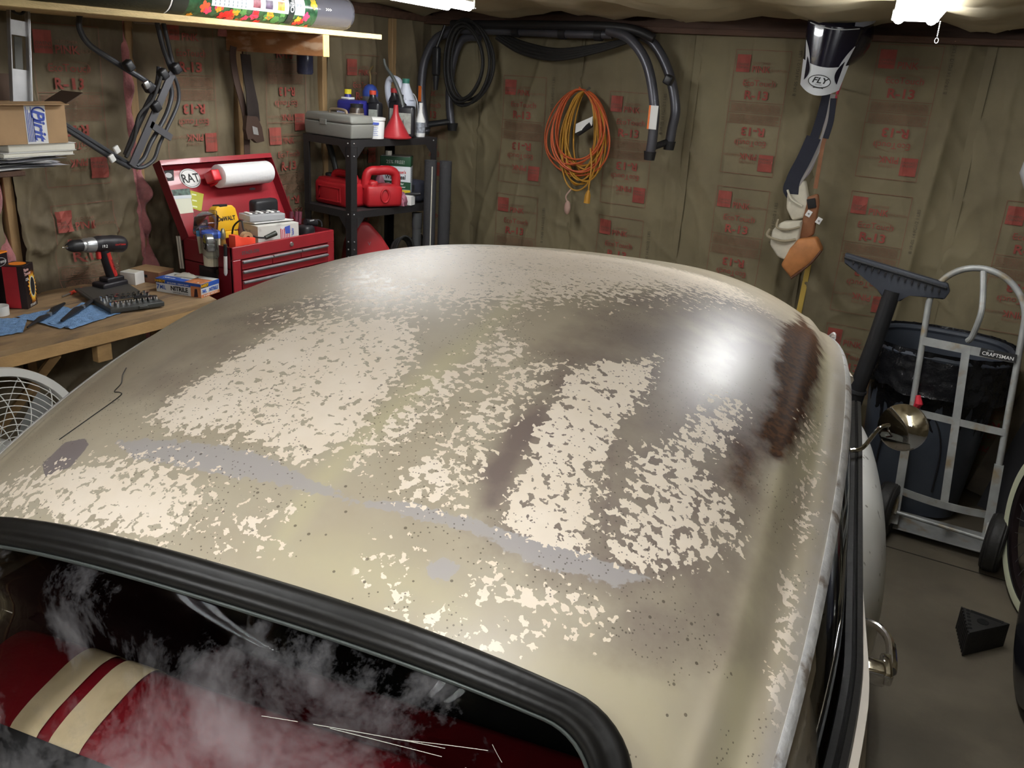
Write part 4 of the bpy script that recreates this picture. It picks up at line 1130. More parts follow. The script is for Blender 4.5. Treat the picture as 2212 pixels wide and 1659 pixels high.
# dark folded panels behind the bin
t = thing('folded_tarpaulin', 'dark grey folded cover slumped against the wall right of the bin', 'cover', (.30, 4.60, 0))
b = MB()
def tarp(u, v):
    a = (u-.5)*2; z = .98*v; r_ = .16*(1-.45*v); return Vector((.05+a*.24*(1-.35*v)+.12*v+.02*noise.noise(Vector((u*5, v*4, 1))), -.05-.12*(1-a*a)*(1-v*.7)+.03*noise.noise(Vector((u*7, v*5, 3))), z))
b.grid(tarp, 30, 30); b.build('cover', mat('tarp_grey', (.045, .045, .05), .8, bump=.3, bscale=20), t, smooth=180)
t = thing('timber_offcut', 'weathered board leaning right of the bin liner', 'board', (.09, 4.66, 0), rot=(RAD(2), RAD(13), 0))
b = MB(); b.box((0, .02, .47), (.10, .02, .92), .003); b.build('board', mat('weathered_board', (.17, .14, .10), .8, var=.3), t)
b = MB(); b.box((.06, .0, .47), (.014, .05, .90), .003); b.build('batten', dark_wood, t)

# hand truck
t = thing('hand_truck', 'silver tubular hand truck with rounded handle and pneumatic wheels in front of the bin', 'hand truck', (.0, 0, 0))
bx, tx, by, ty, bz, tz = -.025, -.105, 3.97, 4.14, .14, 1.225
def ht(x, h, d=0):  # x across -1..1, h 0..1 up the frame
    return Vector((bx+(tx-bx)*h+x*.185, by+(ty-by)*h+d-(.008*x), bz+(tz-bz)*h))
P = [ht(-1, .0), ht(-1, .2), ht(-1, .4), ht(-1, .6), ht(-1, .78)]+[ht(-cos(a), .82+.175*sin(a)) for a in np.linspace(.1, pi-.1, 15)]+[ht(1, .78), ht(1, .6), ht(1, .4), ht(1, .2), ht(1, .0)]
b = MB(); b.tube(cr(P, 3), .0135, 12); fr_ = b.build('frame', grey_paint, t)
b = MB(); b.tube(cr([ht(0.02, .985), ht(.10, .90, -.03), ht(.12, .83, -.05), ht(.02, .74, -.02), ht(-.06, .715)], 6), .0125, 10); b.build('handle_loop', grey_paint, t)
def bar(h, w_, th, x0_=-1, x1_=1, m=grey_paint, bow_=0, name='crossbar'):
    b = MB(); pts = [ht(x0_+(x1_-x0_)*k/10, h, -.012-bow_*(1-((k-5)/5)**2)) for k in range(11)]
    b.tube(pts, 1, prof=[(-w_/2, -th), (w_/2, -th), (w_/2, th), (-w_/2, th)], flat=(0, -1, .1)); return b.build(name, m, t, smooth=30)
c1 = bar(.685, .036, .003, bow_=.006)
M = face_M(ht(.60, .688, -.02), (1, -.06, .0), (0, .15, 1))
flat(rect(-.068, -.017, .068, .017), black_ink, c1, M, 'name_plate', .003)
text('CRAFTSMAN', .021, paper_w, c1, M @ Matrix.Translation((0, -.004, .005)), 'plate_text', bold=.012)
text('SEARS', .009, mat('plate_small', (.4, .4, .4), .6), c1, M @ Matrix.Translation((-.03, .011, .005)), 'plate_text')
bar(.40, .030, .003, bow_=.004); bar(.07, .032, .003, bow_=.03)
b = MB(); b.tube([ht(-.06, .70, -.02), ht(-.02, .4, -.02), ht(.02, .08, -.03)], 1, prof=[(-.016, -.003), (.016, -.003), (.016, .003), (-.016, .003)], flat=(0, -1, .1)); b.build('centre_strap', grey_paint, t, smooth=30)
for s in (-1, 1):
    b = MB(); b.tube([ht(s, .27, -.004), ht(s, .0, -.006), ht(s, -.07, -.02)], 1, prof=[(-.018, -.014), (.018, -.014), (.018, .016), (-.018, .016)], flat=(0, -1, .1)); b.build('lower_channel', grey_paint, t, smooth=30)
    b = MB(); b.tube([ht(s, .06, 0), Vector((bx+s*.185, by-.06, .125))], .010, 8); b.build('axle_bracket', grey_paint, t)
b = MB(); b.cyl((bx-.235, by-.035, .128), (bx+.235, by-.075, .128), .0085); b.build('axle', grey_paint, t)
b = MB(); b.box((bx, by+.09, .035), (.36, .20, .006), .001); b.build('toe_plate', grey_paint, t)
for s, x in ((-1, bx-.225), (1, bx+.222)):
    Mw = Matrix.Translation((x, by-.055-.018*s, .128)) @ Matrix.Rotation(RAD(-5), 4, 'Z') @ Matrix.Rotation(pi/2, 4, 'Y')
    b = MB(); b.lathe([(.062, -.030), (.09, -.040), (.115, -.036), (.121, -.030), (.1195, -.026), (.1255, -.020), (.123, -.014), (.1265, -.007), (.1245, 0), (.1265, .007), (.123, .014), (.1255, .020), (.1195, .026), (.121, .030), (.115, .036), (.09, .040), (.062, .030)], 32, Mw); ty_ = b.build('tyre', rubber, t, smooth=50)
    b = MB(); b.lathe([(.066, -.034), (.060, -.028), (.05, -.012), (.02, -.014), (.018, -.034), (0, -.036)], 24, Mw); b.lathe([(.066, .034), (.060, .028), (.05, .012), (.02, .014), (.018, .034), (0, .036)], 24, Mw); b.build('wheel_rim', grey_paint, ty_)
b = MB(); b.tube([ht(-.92, .415, -.02), ht(-.86, .44, -.03), ht(-.90, .47, -.02)], [.012, .018, .010], 8); b.build('red_rag_tie', mat('red_cloth', (.55, .02, .04), .7), t)

# bicycle wheel with white wall and dark fender, at the right edge
t = thing('cruiser_bicycle', 'whitewall cruiser bicycle wheel with spokes at the right edge', 'wheel', (.335, 3.596, .345), rz=RAD(20))
Mw = Matrix.Rotation(pi/2, 4, 'Y')
b = MB(); b.lathe([(.29, -.012), (.305, -.024), (.325, -.026), (.341, -.014), (.345, 0), (.341, .014), (.325, .026), (.305, .024), (.29, .012)], 64, Mw); b.build('tyre', rubber, t)
for s in (-1, 1):
    b = MB(); b.lathe([(.294, s*.021), (.305, s*.0262), (.325, s*.0275), (.338, s*.018)], 64, Mw); b.build('white_wall', mat('cream_wall_rubber', (.62, .64, .46), .5), t)
b = MB(); b.lathe([(.272, -.012), (.292, -.016), (.292, .016), (.272, .012), (.272, -.012)], 48, Mw); b.build('rim', mat('dark_rim', (.03, .02, .022), .3, metal=.5), t)
b = MB(); b.cyl((-.04, 0, 0), (.04, 0, 0), .02); b.build('hub', chrome, t)
sp_mesh = None
for k in range(28):
    a = 2*pi*k/28; a2 = a+.35*(1 if k % 2 else -1); s = -.028 if k % 4 < 2 else .028
    b = MB(); b.cyl((s, .018*cos(a2), .018*sin(a2)), (0, .274*cos(a), .274*sin(a)), .0011, n=5); b.build('spoke', steel, t)
b = MB(); b.tube([(-.02, .0, .0), (-.03, -.10, -.12)], .012); b.lathe([(.0, -.05), (.085, -.05), (.09, -.044), (.06, -.04)], 24, Mw @ Matrix.Translation((0, -.03, 0))); b.build('chain_guard', mat('maroon_guard', (.12, .01, .02), .3), t)
t = thing('scooter_tyre', 'fat black tyre with a glossy fender at the right edge beside the chock', 'tyre', (.392, 3.00, .30), rz=RAD(8))
b = MB(); b.lathe([(.15, -.05), (.22, -.075), (.275, -.068), (.297, -.04), (.30, 0), (.297, .04), (.275, .068), (.22, .075), (.15, .05)], 56, Mw); b.build('tyre', mat('glossy_black_rubber', (.012, .012, .016), .22), t)
b = MB(); b.lathe([(.15, .03), (.06, .02), (.05, .05), (0, .05)], 30, Mw); b.lathe([(.15, -.03), (.06, -.02), (.05, -.05), (0, -.05)], 30, Mw); b.build('rim', steel, t)
b = MB(); 
def fnd(u, v):
    a = RAD(35)+RAD(120)*v; r_ = .335; x = (u-.5)*.17; return Vector((x, r_*cos(a)*(1-.12*(2*u-1)**2), r_*sin(a)*(1-.12*(2*u-1)**2)))
b.grid(fnd, 10, 30); b.tube([(-.075, .0, .0), (-.08, .16, .28)], .008); b.build('fender', navy_pl, t, smooth=180)

# wheel chock
t = thing('wheel_chock', 'black rubber wheel chock with moulded holes on the concrete floor', 'chock', (.19, 3.26, 0))
A_ = [(-.065, .065), (-.03, -.115), (.105, .05)]
A_ = [(-.067, .062), (-.032, -.110), (.093, .045)]
b = MB(); b.prism(A_, .10, bev=.004); b.build('wedge_body', rubber, t)
hm_ = mat('chock_recess', (.004, .004, .004), .9)
for (x, y, r_) in ((-.052, .045, .007), (-.05, .022, .007), (-.047, .0, .007), (-.043, -.025, .007), (-.04, -.05, .007), (-.036, -.075, .007)):
    b = MB(); b.cyl((x+.004, y, .0985), (x+.004, y, .1012), r_, n=12); b.build('hole', hm_, t)
b = MB(); b.lathe([(.0, .1012), (.020, .1012), (.020, .0985)], 20, Matrix.Translation((.005, -.005, 0))); b.build('round_recess', hm_, t)
b = MB(); b.box((.015, .042, .0995), (.11, .018, .003), .001, rot=(0, 0, RAD(-6))); b.build('slot_recess', hm_, t)
for k in range(9):
    b = MB(); x_ = -.067+.035*k/8; y_ = .062-.172*k/8; b.box((x_-.002, y_, .05), (.006, .008, .095), .001, rot=(0, 0, RAD(11))); b.build('tread_rib', rubber, t)
# white bag
t = thing('white_bag', 'pale crumpled plastic bag hanging at the right edge of the back wall', 'bag', (.02, 4.55, 1.62))
b = MB(); b.lathe([(.0, -.11), (.05, -.10), (.085, -.03), (.075, .05), (.03, .09), (.01, .12)], 28)
for v_ in b.bm.verts: v_.co *= 1+.10*noise.noise(v_.co*14)
b.build('bag', mat('bag_film', (.55, .56, .58), .35), t, smooth=180)
# ------------------------------------------------------------------ left side
# hanging shelf
SZ = 1.992
t = thing('hanging_shelf', 'rough plywood shelf hung high on the left wall under the ceiling', 'shelf', (0, 0, 0))
b = MB(); b.box((-3.10, 1.45, SZ), (.60, 4.12, .022), .002); b.build('shelf_board', mat('shelf_plywood', (.66, .50, .24), .65, var=.2, vscale=7, bump=.4, bscale=60, stretch=(4, 1, 6)), t)
scuffed = mat('reddish_board', (.33, .15, .06), .6, var=.3, vscale=7, dirt=(.50, .34, .22), dscale=9, dlo=.52, dhi=.66, stretch=(1, 4, 3))
for y in (3.12, 1.30):
    b = MB(); b.box((-3.10, y, 1.935), (.60, .038, .09), .002); br_ = b.build('shelf_bracket', scuffed, t)
    b = MB(); b.box((-2.7985, y, 1.935), (.003, .038, .09), .0005); b.build('end_grain', mat('fresh_end_grain', (.85, .58, .16), .6, var=.15, vscale=60), br_)

# roll of landscape film on the shelf
RX, RZ, RR = -2.93, SZ+.012+.078, .076
t = thing('film_roll', 'long roll of dark garden film with a flowered printed sleeve on the hanging shelf', 'roll', (RX, 0, RZ))
b = MB(); b.tube([(0, .6, 0), (0, 3.36, 0), (0, 3.385, 0), (0, 3.40, 0)], [RR, RR, RR*.93, RR*.6], 36); b.build('film', mat('grey_film', (.10, .10, .12), .16, coat=.6, bump=.35, bscale=9), t, smooth=60)
def cpatch(y0, y1, f0, f1, m, name, dr=.0015, par=None, label=None, n=14):
    b = MB(); b.grid(lambda u, v: Vector(((RR+dr)*cos(RAD(f0+(f1-f0)*v)), y0+(y1-y0)*u, (RR+dr)*sin(RAD(f0+(f1-f0)*v)))), 4, n); return b.build(name, m, par or t, smooth=60, label=label)
def ctext(s, yc, fc, size, m, rot90=False, dr=.003, bold=.02):
    V, Fs = text_data(s, size, bold)
    P = []
    for x, y in V:
        if rot90: x, y = y, -x
        P.append(((RR+dr)*cos(RAD(fc)+y/RR), yc+x, (RR+dr)*sin(RAD(fc)+y/RR)))
    me = bpy.data.meshes.new('roll_text'); me.from_pydata(P, [], Fs); me.materials.append(m); o = bpy.data.objects.new('roll_text', me); COL.objects.link(o); o.parent = t
cpatch(1.75, 2.36, -100, 70, mat('black_sleeve', (.012, .014, .012), .2, coat=.5), 'black_sleeve')
ora = mat('orange_print_ink', (.80, .36, .04), .4)
cpatch(2.00, 2.065, -12, 40, ora, 'orange_mark', .0022); cpatch(2.075, 2.16, -8, 40, ora, 'orange_mark', .0022)
ctext('P L', 2.205, 10, .028, paper_w, True); ctext('LAN', 2.235, 4, .028, paper_w, True); ctext('P', 2.265, 12, .028, paper_w, True)
cpatch(2.37, 2.44, -100, 70, mat('charcoal_sleeve', (.03, .035, .03), .25), 'grey_band', .0018)
ctext('STO', 2.385, 6, .030, paper_w, True, .003); ctext('PO', 2.42, 8, .030, paper_w, True, .003)
cpatch(2.36, 2.366, -100, 70, paper_w, 'pale_line', .0022)
sleeve = cpatch(2.44, 3.13, -100, 70, mat('green_floral_print', (.03, .10, .045), .25, var=.6, vscale=30, coat=.4), 'floral_sleeve', .0018)
fr = random.Random(11)
cols = [mat('flower_red', (.75, .03, .03), .3), mat('flower_orange', (.85, .38, .03), .3), mat('flower_pink', (.80, .06, .16), .3), mat('flower_coral', (.70, .12, .05), .3)]
leafm = mat('leaf_green', (.10, .28, .08), .4)
for k in range(46):
    yy = fr.uniform(2.46, 3.12); fc = fr.choice([fr.uniform(-75, -22), fr.uniform(-40, -20), fr.uniform(20, 60)]) if 2.56 < yy < 3.04 else fr.uniform(-75, 60)
    r0 = fr.uniform(.014, .026); P = [((RR+.0028+.0002*k/40)*cos(RAD(fc)), yy, (RR+.0028)*sin(RAD(fc)))]; n = 30
    for i in range(n):
        a = 2*pi*i/n; r_ = r0*(.62+.38*abs(cos(a*2.5+k))); y_ = r_*sin(a)/RR
        P.append(((RR+.0028)*cos(RAD(fc)+y_), yy+r_*cos(a), (RR+.0028)*sin(RAD(fc)+y_)))
    me = bpy.data.meshes.new('printed_flower'); me.from_pydata(P, [], [(0, 1+i, 1+(i+1) % n) for i in range(n)]); me.materials.append(cols[k % 4] if k % 3 else leafm); o = bpy.data.objects.new('printed_flower', me); COL.objects.link(o); o.parent = sleeve
wp = cpatch(2.545, 3.05, -24, 70, mat('pale_label', (.72, .80, .82), .3, coat=.3), 'white_panel', .0032, sleeve)
greyink = mat('label_small_print', (.25, .30, .33), .5)
for k in range(8):
    for j in range(5):
        cpatch(2.56+k*.022, 2.565+k*.022, -20+j*9, -13.5+j*9, greyink, 'small_print', .0036, wp, n=3)
for y0, m_ in ((2.755, mat('photo_maroon', (.24, .07, .09), .4, var=.5, vscale=40)), (2.822, mat('photo_plum', (.10, .07, .12), .4, var=.7, vscale=40)), (2.89, mat('photo_amber', (.55, .30, .05), .4, var=.6, vscale=40))):
    cpatch(y0, y0+.040, -16, 8, m_, 'printed_photo', .0038, wp); cpatch(y0, y0+.040, 13, 40, m_, 'printed_photo', .0038, wp)
cpatch(2.955, 2.99, -60, 70, mat('dark_band', (.02, .03, .03), .3), 'dark_band', .0040, wp)
ctext('FPO', 2.972, 2, .03, paper_w, True, .0046)
for s_ in (3.005, 3.025): ctext('&', s_, 4, .022, greyink, True, .0042)
ctext('>>>', 3.20, 2, .022, paper_w, False, .003)

# jar under the shelf
t = thing('storage_jar', 'dim blue glass jar hung under the shelf beside the bracket', 'jar', (-3.28, 3.50, 1.80))
b = MB(); b.lathe([(0, 0), (.036, .0), (.041, .01), (.041, .12), (.036, .13)], 24); b.build('jar', mat('jar_blue', (.05, .055, .10), .2, trans=.4), t)
b = MB(); b.lathe([(0, .15), (.042, .15), (.042, .122), (.038, .122)], 24); b.cyl((0, 0, .15), (0, 0, .181), .012); b.build('lid', steel, t)

# saw and strap hanging from a stud
t = thing('hand_saw', 'old hand saw with dark wooden handle hanging blade up on the left wall', 'saw', (-3.31, 3.20, 1.90))
def wp_(px, py, X): p = at(px, py, X=X); return Vector((p.x+3.31, p.y-3.20, p.z-1.90))
def panel(pts, X, th, m, name, parent, bev=0):
    P = [wp_(x, y, X) for x, y in pts]; b = MB()
    A = [b.bm.verts.new(p) for p in P]; B_ = [b.bm.verts.new(p+Vector((-th, 0, 0))) for p in P]; n = len(P)
    b.bm.faces.new(A); b.bm.faces.new(B_[::-1])
    for i in range(n): b.bm.faces.new((A[i], A[(i+1) % n], B_[(i+1) % n], B_[i]))
    return b.build(name, m, parent, smooth=0)
panel([(520, 116), (541, 118), (546, 170), (558, 225), (562, 262), (536, 262), (532, 200), (524, 150)], -3.30, .004, mat('rusty_blade', (.045, .035, .032), .45, metal=.5, var=.3), 'blade', t)
panel([(534, 250), (556, 252), (566, 275), (571, 305), (556, 309), (546, 300), (536, 302), (531, 280)], -3.285, .022, mat('saw_handle', (.05, .028, .02), .5), 'handle', t)
panel([(545, 272), (556, 276), (559, 292), (548, 290)], -3.282, .002, mat('handle_highlight_grey', (.25, .24, .23), .4), 'handle_highlight', t)  # pale patch paints a highlight onto the saw handle
b = MB(); b.tube([wp_(535, 70, -3.34), wp_(533, 118, -3.30)], .004); b.build('hanging_nail', steel, t)
t = thing('leather_belt', 'worn dark belt hanging beside the hand saw', 'belt', (-3.31, 3.20, 1.90))
b = MB(); P = cr([wp_(504, 100, -3.33), wp_(503, 125, -3.33), wp_(510, 170, -3.33), wp_(522, 215, -3.33), wp_(531, 260, -3.33), wp_(534, 338, -3.33)], 8)
b.tube(P, 1, prof=[(-.018, -.002), (.018, -.002), (.018, .002), (-.018, .002)], flat=(1, 0, 0)); b.build('strap', mat('belt_leather', (.06, .035, .025), .6), t)

# bicycle rack
t = thing('bicycle_rack', 'dark folding steel bicycle carrier hanging open on the left wall', 'rack', (-3.28, 2.55, 1.7))
def rp(px, py, X=-3.22): p = at(px, py, X=X); return Vector((p.x+3.28, p.y-2.55, p.z-1.7))
def rt(pts, r, name='tube', m=dark_grey, X=-3.22):
    b = MB(); b.tube(cr([rp(x, y, X) for x, y in pts], 6), r, 10); return b.build(name, m, t)
rt([(172, 34), (172, 62), (195, 98), (255, 138), (310, 172), (345, 198)], .0115)
rt([(338, 42), (352, 100), (370, 150)], .011); rt([(352, 44), (366, 105), (378, 158)], .009)
rt([(370, 150), (385, 190), (384, 225), (362, 275), (345, 310), (332, 345), (305, 362), (280, 357)], .008)
rt([(362, 165), (371, 200), (362, 240), (345, 275), (325, 310), (312, 340), (295, 358)], .010)
rt([(112, 252), (170, 288), (225, 322), (283, 358)], .011); rt([(116, 262), (175, 300), (230, 335), (280, 362)], .009, X=-3.20)
rt([(345, 145), (340, 185), (322, 220), (298, 270), (272, 335)], .013, 'strut', dark_grey, -3.25)
for (x0_, y0_, x1_, y1_, w_) in ((372, 158, 285, 358, .016), (325, 268, 370, 298, .014)):
    b = MB(); b.tube([rp(x0_, y0_, -3.19), rp(x1_, y1_, -3.19)], 1, prof=[(-w_, -.004), (w_, -.004), (w_, .004), (-w_, .004)], flat=(1, 0, 0)); b.build('flat_bar', mat('bar_grey', (.11, .11, .12), .4, metal=.3), t)
for x, y in ((380, 148), (278, 142), (320, 188), (352, 160), (336, 230)):
    b = MB(); b.box(rp(x, y, -3.18), (.035, .036, .042), .008, rot=(.6, 0, 0)); b.build('clamp', black_pl, t)
for x, y in ((252, 323), (242, 342), (317, 183)):
    b = MB(); b.box(rp(x, y, -3.165), (.012, .024, .03), .004, rot=(.5, 0, 0)); b.build('clip', white_pl if x < 300 else steel, t)
rt([(348, 165), (330, 215), (300, 250), (290, 300), (272, 340)], .007, 'strap', rubber, -3.175)
b = MB(); b.cyl(rp(345, 50, -3.21), rp(345, 50, -3.21)+Vector((-.155, 0, 0)), .006); b.build('wall_hook', steel, t)

# spirit level
t = thing('spirit_level', 'aluminium spirit level standing upright at the upper left', 'level', (-3.22, 1.965, 1.68), rot=(RAD(-5.5), 0, RAD(0)))
b = MB()
for yy in (-.033, .033): b.box((0, yy, .19), (.022, .004, .58), .001)
b.box((-.004, 0, .42), (.004, .066, .12), 0); b.box((-.004, 0, .245), (.004, .066, .05), 0); b.box((-.004, 0, .02), (.004, .066, .17), 0)
b.build('level_body', alu, t, kind=None)
b = MB(); b.box((0, .036, .19), (.028, .004, .58), .001); b.build('edge_rail', steel, t)
b = MB(); b.lathe([(.022, -.008), (.027, -.008), (.027, .008), (.022, .008), (.022, -.008)], 24, Matrix.Translation((.002, 0, .315)) @ Matrix.Rotation(pi/2, 4, 'Y')); b.build('vial_ring', black_pl, t)
b = MB(); b.cyl((.002, -.02, .315), (.002, .02, .315), .007); b.build('vial', mat('vial_liquid', (.55, .6, .4), .1), t)
b = MB(); b.box((-.004, 0, .16), (.003, .028, .11), 0); b.build('slot_window', mat('slot_dark', (.10, .10, .085), .5), t)

# small wall shelf with stack of books, papers and carton
t = thing('wall_shelf', 'narrow wooden shelf on the left wall under the books', 'shelf', (-3.24, 1.62, 1.44))
b = MB(); b.box((0, 0, 0), (.30, .50, .018), .002); b.build('board', dark_wood, t)
b = MB(); b.box((-.13, .0, -.06), (.02, .46, .10), .002); b.build('cleat', dark_wood, t)
page = mat('page_edges', (.80, .78, .68), .75, var=.06, vscale=200, stretch=(1, 1, 60))
def bk(name, label, c, s, rz, cover, m=page, grp=None):
    t = thing(name, label, 'book', c, rz)
    b = MB(); b.box((0, 0, 0), (s[0]-.006, s[1]-.004, s[2]-.004), .002); b.build('pages', m, t)
    for z in (-1, 1):
        b = MB(); b.box((0, 0, z*(s[2]/2-.0008)), (s[0], s[1], .0016), 0); b.build('cover', cover, t)
    b = MB(); b.box((-s[0]/2, 0, 0), (.002, s[1], s[2]), 0); b.build('spine', cover, t)
    return t
pz = at(80, 345, X=-3.12).z
rp_ = random.Random(2)
t = thing('paper_stack', 'untidy fan of loose white papers sticking out under the books', 'papers', (-3.22, 1.86, 1.452))
for k in range(12):
    b = MB(); a = rp_.uniform(-.35, .35); w_, h_ = .20, .27; z0 = .0015+k*.0032; cb_ = rp_.uniform(.2, 1.0)
    def sh(u, v, a=a, z0=z0, cb_=cb_, dx=rp_.uniform(-.02, .03), dy=rp_.uniform(-.01, .06)):
        x = (u-.5)*w_; y = (v-.5)*h_; X_ = x*cos(a)-y*sin(a)+dx; Y_ = x*sin(a)+y*cos(a)+dy
        sag = -.045*cb_*max(0, Y_+.0+X_*.3)**1.5*(1-k/11)*2.2
        return Vector((X_, Y_, z0+sag+.003*sin(x*30+k)))
    b.grid(sh, 10, 12); o = b.build('sheet', mat('paper_grey', (.62, .62, .66), .7) if k % 3 == 0 else paper_w, t, smooth=180)
bk('book', 'thin book with cream page edges directly on the loose papers', (-3.20, 1.935, 1.502), (.20, .275, .016), RAD(2), paper_w)
bk('book', 'thick white paged book lying under the taped carton', (-3.20, 1.955, 1.524), (.20, .255, .027), RAD(-1), paper_w)
t = thing('carton', 'open brown carton with blue printed tape on top of the books', 'box', (-3.19, 1.92, 1.539))
b = MB(); cw, cl, chh = .19, .255, .135
b.box((cw/2, 0, chh/2), (.004, cl, chh), 0); b.box((-cw/2, 0, chh/2), (.004, cl, chh), 0); b.box((0, cl/2, chh/2), (cw, .004, chh), 0); b.box((0, -cl/2, chh/2), (cw, .004, chh), 0); b.box((0, 0, .003), (cw, cl, .004), 0)
b.build('carton_body', cardboard, t, kind=None)
b = MB(); b.box((.055, cl/2+.03, chh+.022), (.13, .08, .003), 0, rot=(RAD(28), 0, 0)); b.build('end_flap', cardboard_d, t)
b = MB(); b.box((-cw/2-.03, 0, chh+.045), (.003, cl*.9, .10), 0, rot=(0, RAD(-25), 0)); b.build('rear_flap', cardboard_d, t)
b = MB(); b.box((cw/2+.006, 0, chh+.004), (.05, cl, .003), 0, rot=(0, RAD(8), 0)); b.build('front_flap', cardboard, t)
Mt = face_M((cw/2+.003, .005, chh/2), (0, 1, 0), (0, 0, 1))
tp_ = flat(rect(-.032, -.067, .046, .066), paper_w, t, Mt, 'printed_tape')
text('Pirit', .062, blue_ink, t, Mt @ Matrix.Translation((.016, .0, .001)) @ Matrix.Rotation(-pi/2, 4, 'Z'), 'tape_text', bold=.03, shear=.3)
for k in range(5): flat(rect(-.028+k*.006, -.06, -.0255+k*.006, .06-.01*(k % 3)), blue_ink, t, Mt, 'tape_print', .001)
b = MB(); b.tube([Mt @ Vector((.018+.026*cos(a), .035+.022*sin(a), .0012)) for a in np.linspace(.4, 5.6, 18)], .0028, 4); b.build('tape_swirl', blue_ink, t)

# ---------------- workbench
t = thing('workbench', 'scuffed plywood workbench along the left wall', 'workbench', (0, 0, 0))
BZ = .92
b = MB()
b.faces([(-3.39, .2, BZ), (-2.80, .2, BZ), (-2.80, 2.44, BZ), (-3.33, 2.60, BZ), (-3.39, 2.60, BZ)], [(0, 1, 2, 3, 4)])
r_ = bmesh.ops.extrude_face_region(b.bm, geom=b.bm.faces[:]); bmesh.ops.translate(b.bm, verts=[v for v in r_['geom'] if isinstance(v, bmesh.types.BMVert)], vec=(0, 0, -.02)); b.build('bench_top', ply, t, smooth=0)
b = MB(); b.box((-2.815, 1.30, BZ-.043), (.03, 2.26, .045), .002); b.build('front_rail', pine, t)
b = MB(); b.box((-3.10, 2.42, BZ-.06), (.56, .035, .07), .002, rot=(0, 0, RAD(-13))); b.build('end_rail', pine, t)
for y in (.4, 1.93, 2.36):
    b = MB(); b.box((-2.85, y, BZ-.075-(.40 if y != 1.93 else .02)), (.035, .06, .80 if y != 1.93 else .10), .002); b.build('leg' if y != 1.93 else 'block', pine, t)
b = MB(); b.tube([(-2.84, 1.75, .85), (-3.34, 1.70, .35)], .02, 4); b.build('brace', pine, t)
b = MB(); b.box((-3.1, 1.3, .25), (.5, 2.0, .02), .002); b.build('lower_shelf', dark_wood, t)

def L3(p): return Vector(p)
# flame-thrower coil box
t = thing('coil_box', 'black and red ignition coil box with a flame burst around its window', 'box', (-3.245, 1.885, BZ), RAD(35))
b = MB(); b.box((0, 0, .083), (.075, .085, .166), .001); b.build('box_body', mat('coil_black', (.02, .012, .014), .35), t)
b = MB(); b.box((-.012, -.0434, .083), (.052, .0015, .16), 0); b.build('red_side', mat('coil_red', (.40, .02, .03), .4, var=.2), t)
M = face_M((.0383, 0, .083), (0, 1, 0), (0, 0, 1))
ra = random.Random(4); pts = []
for k in range(48):
    a = 2*pi*k/48; r_ = (1.45 if k % 2 else .98)*ra.uniform(.92, 1.12); pts.append((.012+.024*r_*cos(a), -.005+.046*r_*sin(a)))
fm1 = mat('flame_orange', (.95, .28, .02), .5); fm2 = mat('flame_yellow', (.98, .72, .10), .5)
def star(sc): return [(.012+(x-.012)*sc, -.005+(y+.005)*sc) for x, y in pts]
flat(star(1.0), fm1, t, M, 'flame_print', .0008); flat(star(.86), fm2, t, M, 'flame_print', .0012); flat(ell(.012, -.005, .020, .040), paper_w, t, M, 'window_ring', .0016); flat(ell(.012, -.005, .017, .036), black_matte, t, M, 'window', .002)
pk = mat('coil_pink', (.9, .55, .5), .5)
text('Flame-', .017, pk, t, M @ Matrix.Translation((-.022, .066, .001)), bold=.03, sx=.9); text('Thrower', .017, pk, t, M @ Matrix.Translation((-.018, .051, .0022)), bold=.03, sx=.85)
text('COIL', .014, paper_w, t, M @ Matrix.Translation((-.026, .030, .0022)), bold=.02, sx=.8); text("IT'S HOT.", .012, paper_w, t, M @ Matrix.Translation((.0, -.073, .0022)), bold=.03)
flat(ell(.0, .0, .03, .03), fm1, t, face_M((0, 0, .1665), (0, 1, 0), (-1, 0, 0)), 'top_flame', .0006)
t = thing('coil_box', 'black carton with orange stripe and oval logo behind the flame burst box', 'box', (-3.335, 1.84, BZ), RAD(20))
b = MB(); b.box((0, 0, .10), (.05, .11, .20), .001); b.build('box_body', mat('coil_black', (.02, .012, .014), .35), t)
b = MB(); b.box((0, 0, .198), (.052, .112, .005), 0); b.build('orange_stripe', fm1, t)
M = face_M((.0258, .01, .165), (0, 1, 0), (0, 0, 1)); text('pertronix', .018, paper_w, t, M, bold=.01, shear=.2); 
b = MB(); b.tube([M @ Vector((.032*cos(a), .016*sin(a), .0012)) for a in np.linspace(0, 2*pi, 25)[:-1]], .0008, 4, closed=True); b.build('logo_oval', paper_w, t)
t = thing('bottle_cap', 'white plastic cap upside down at the left end of the bench', 'cap', (-3.19, 1.765, BZ))
b = MB(); b.lathe([(.0, .001), (.030, .001), (.031, .036), (.028, .036), (.027, .004), (0, .004)], 28); b.build('cap', white_pl, t)

# cordless drill
t = thing('cordless_drill', 'black and red cordless drill with silver clutch standing on its battery', 'drill', (-3.21, 2.215, BZ), RAD(4))
dm = mat('drill_black', (.02, .018, .022), .42, bump=.05, bscale=100); rg_ = mat('drill_red', (.60, .035, .03), .45)
def ly(y, z, x=0): return (x, y, z)
b = MB(); b.tube(cr([ly(-.035, .203), ly(.0, .203), ly(.05, .197), ly(.095, .188), ly(.118, .182)], 4), [.030]*3+[.033]*5+[.035]*5+[.034, .031, .026, .018], 16); b.build('motor_housing', dm, t)
b = MB(); b.tube([ly(-.078, .207), ly(-.070, .2065), ly(-.035, .2035)], [.025, .029, .031], 24); b.build('clutch_ring', mat('drill_silver', (.50, .52, .53), .3, metal=.8), t)
b = MB(); b.tube([ly(-.090, .208), ly(-.079, .207)], [.024, .025], 24); b.build('clutch_collar', mat('drill_silver', (.50, .52, .53), .3, metal=.8), t)
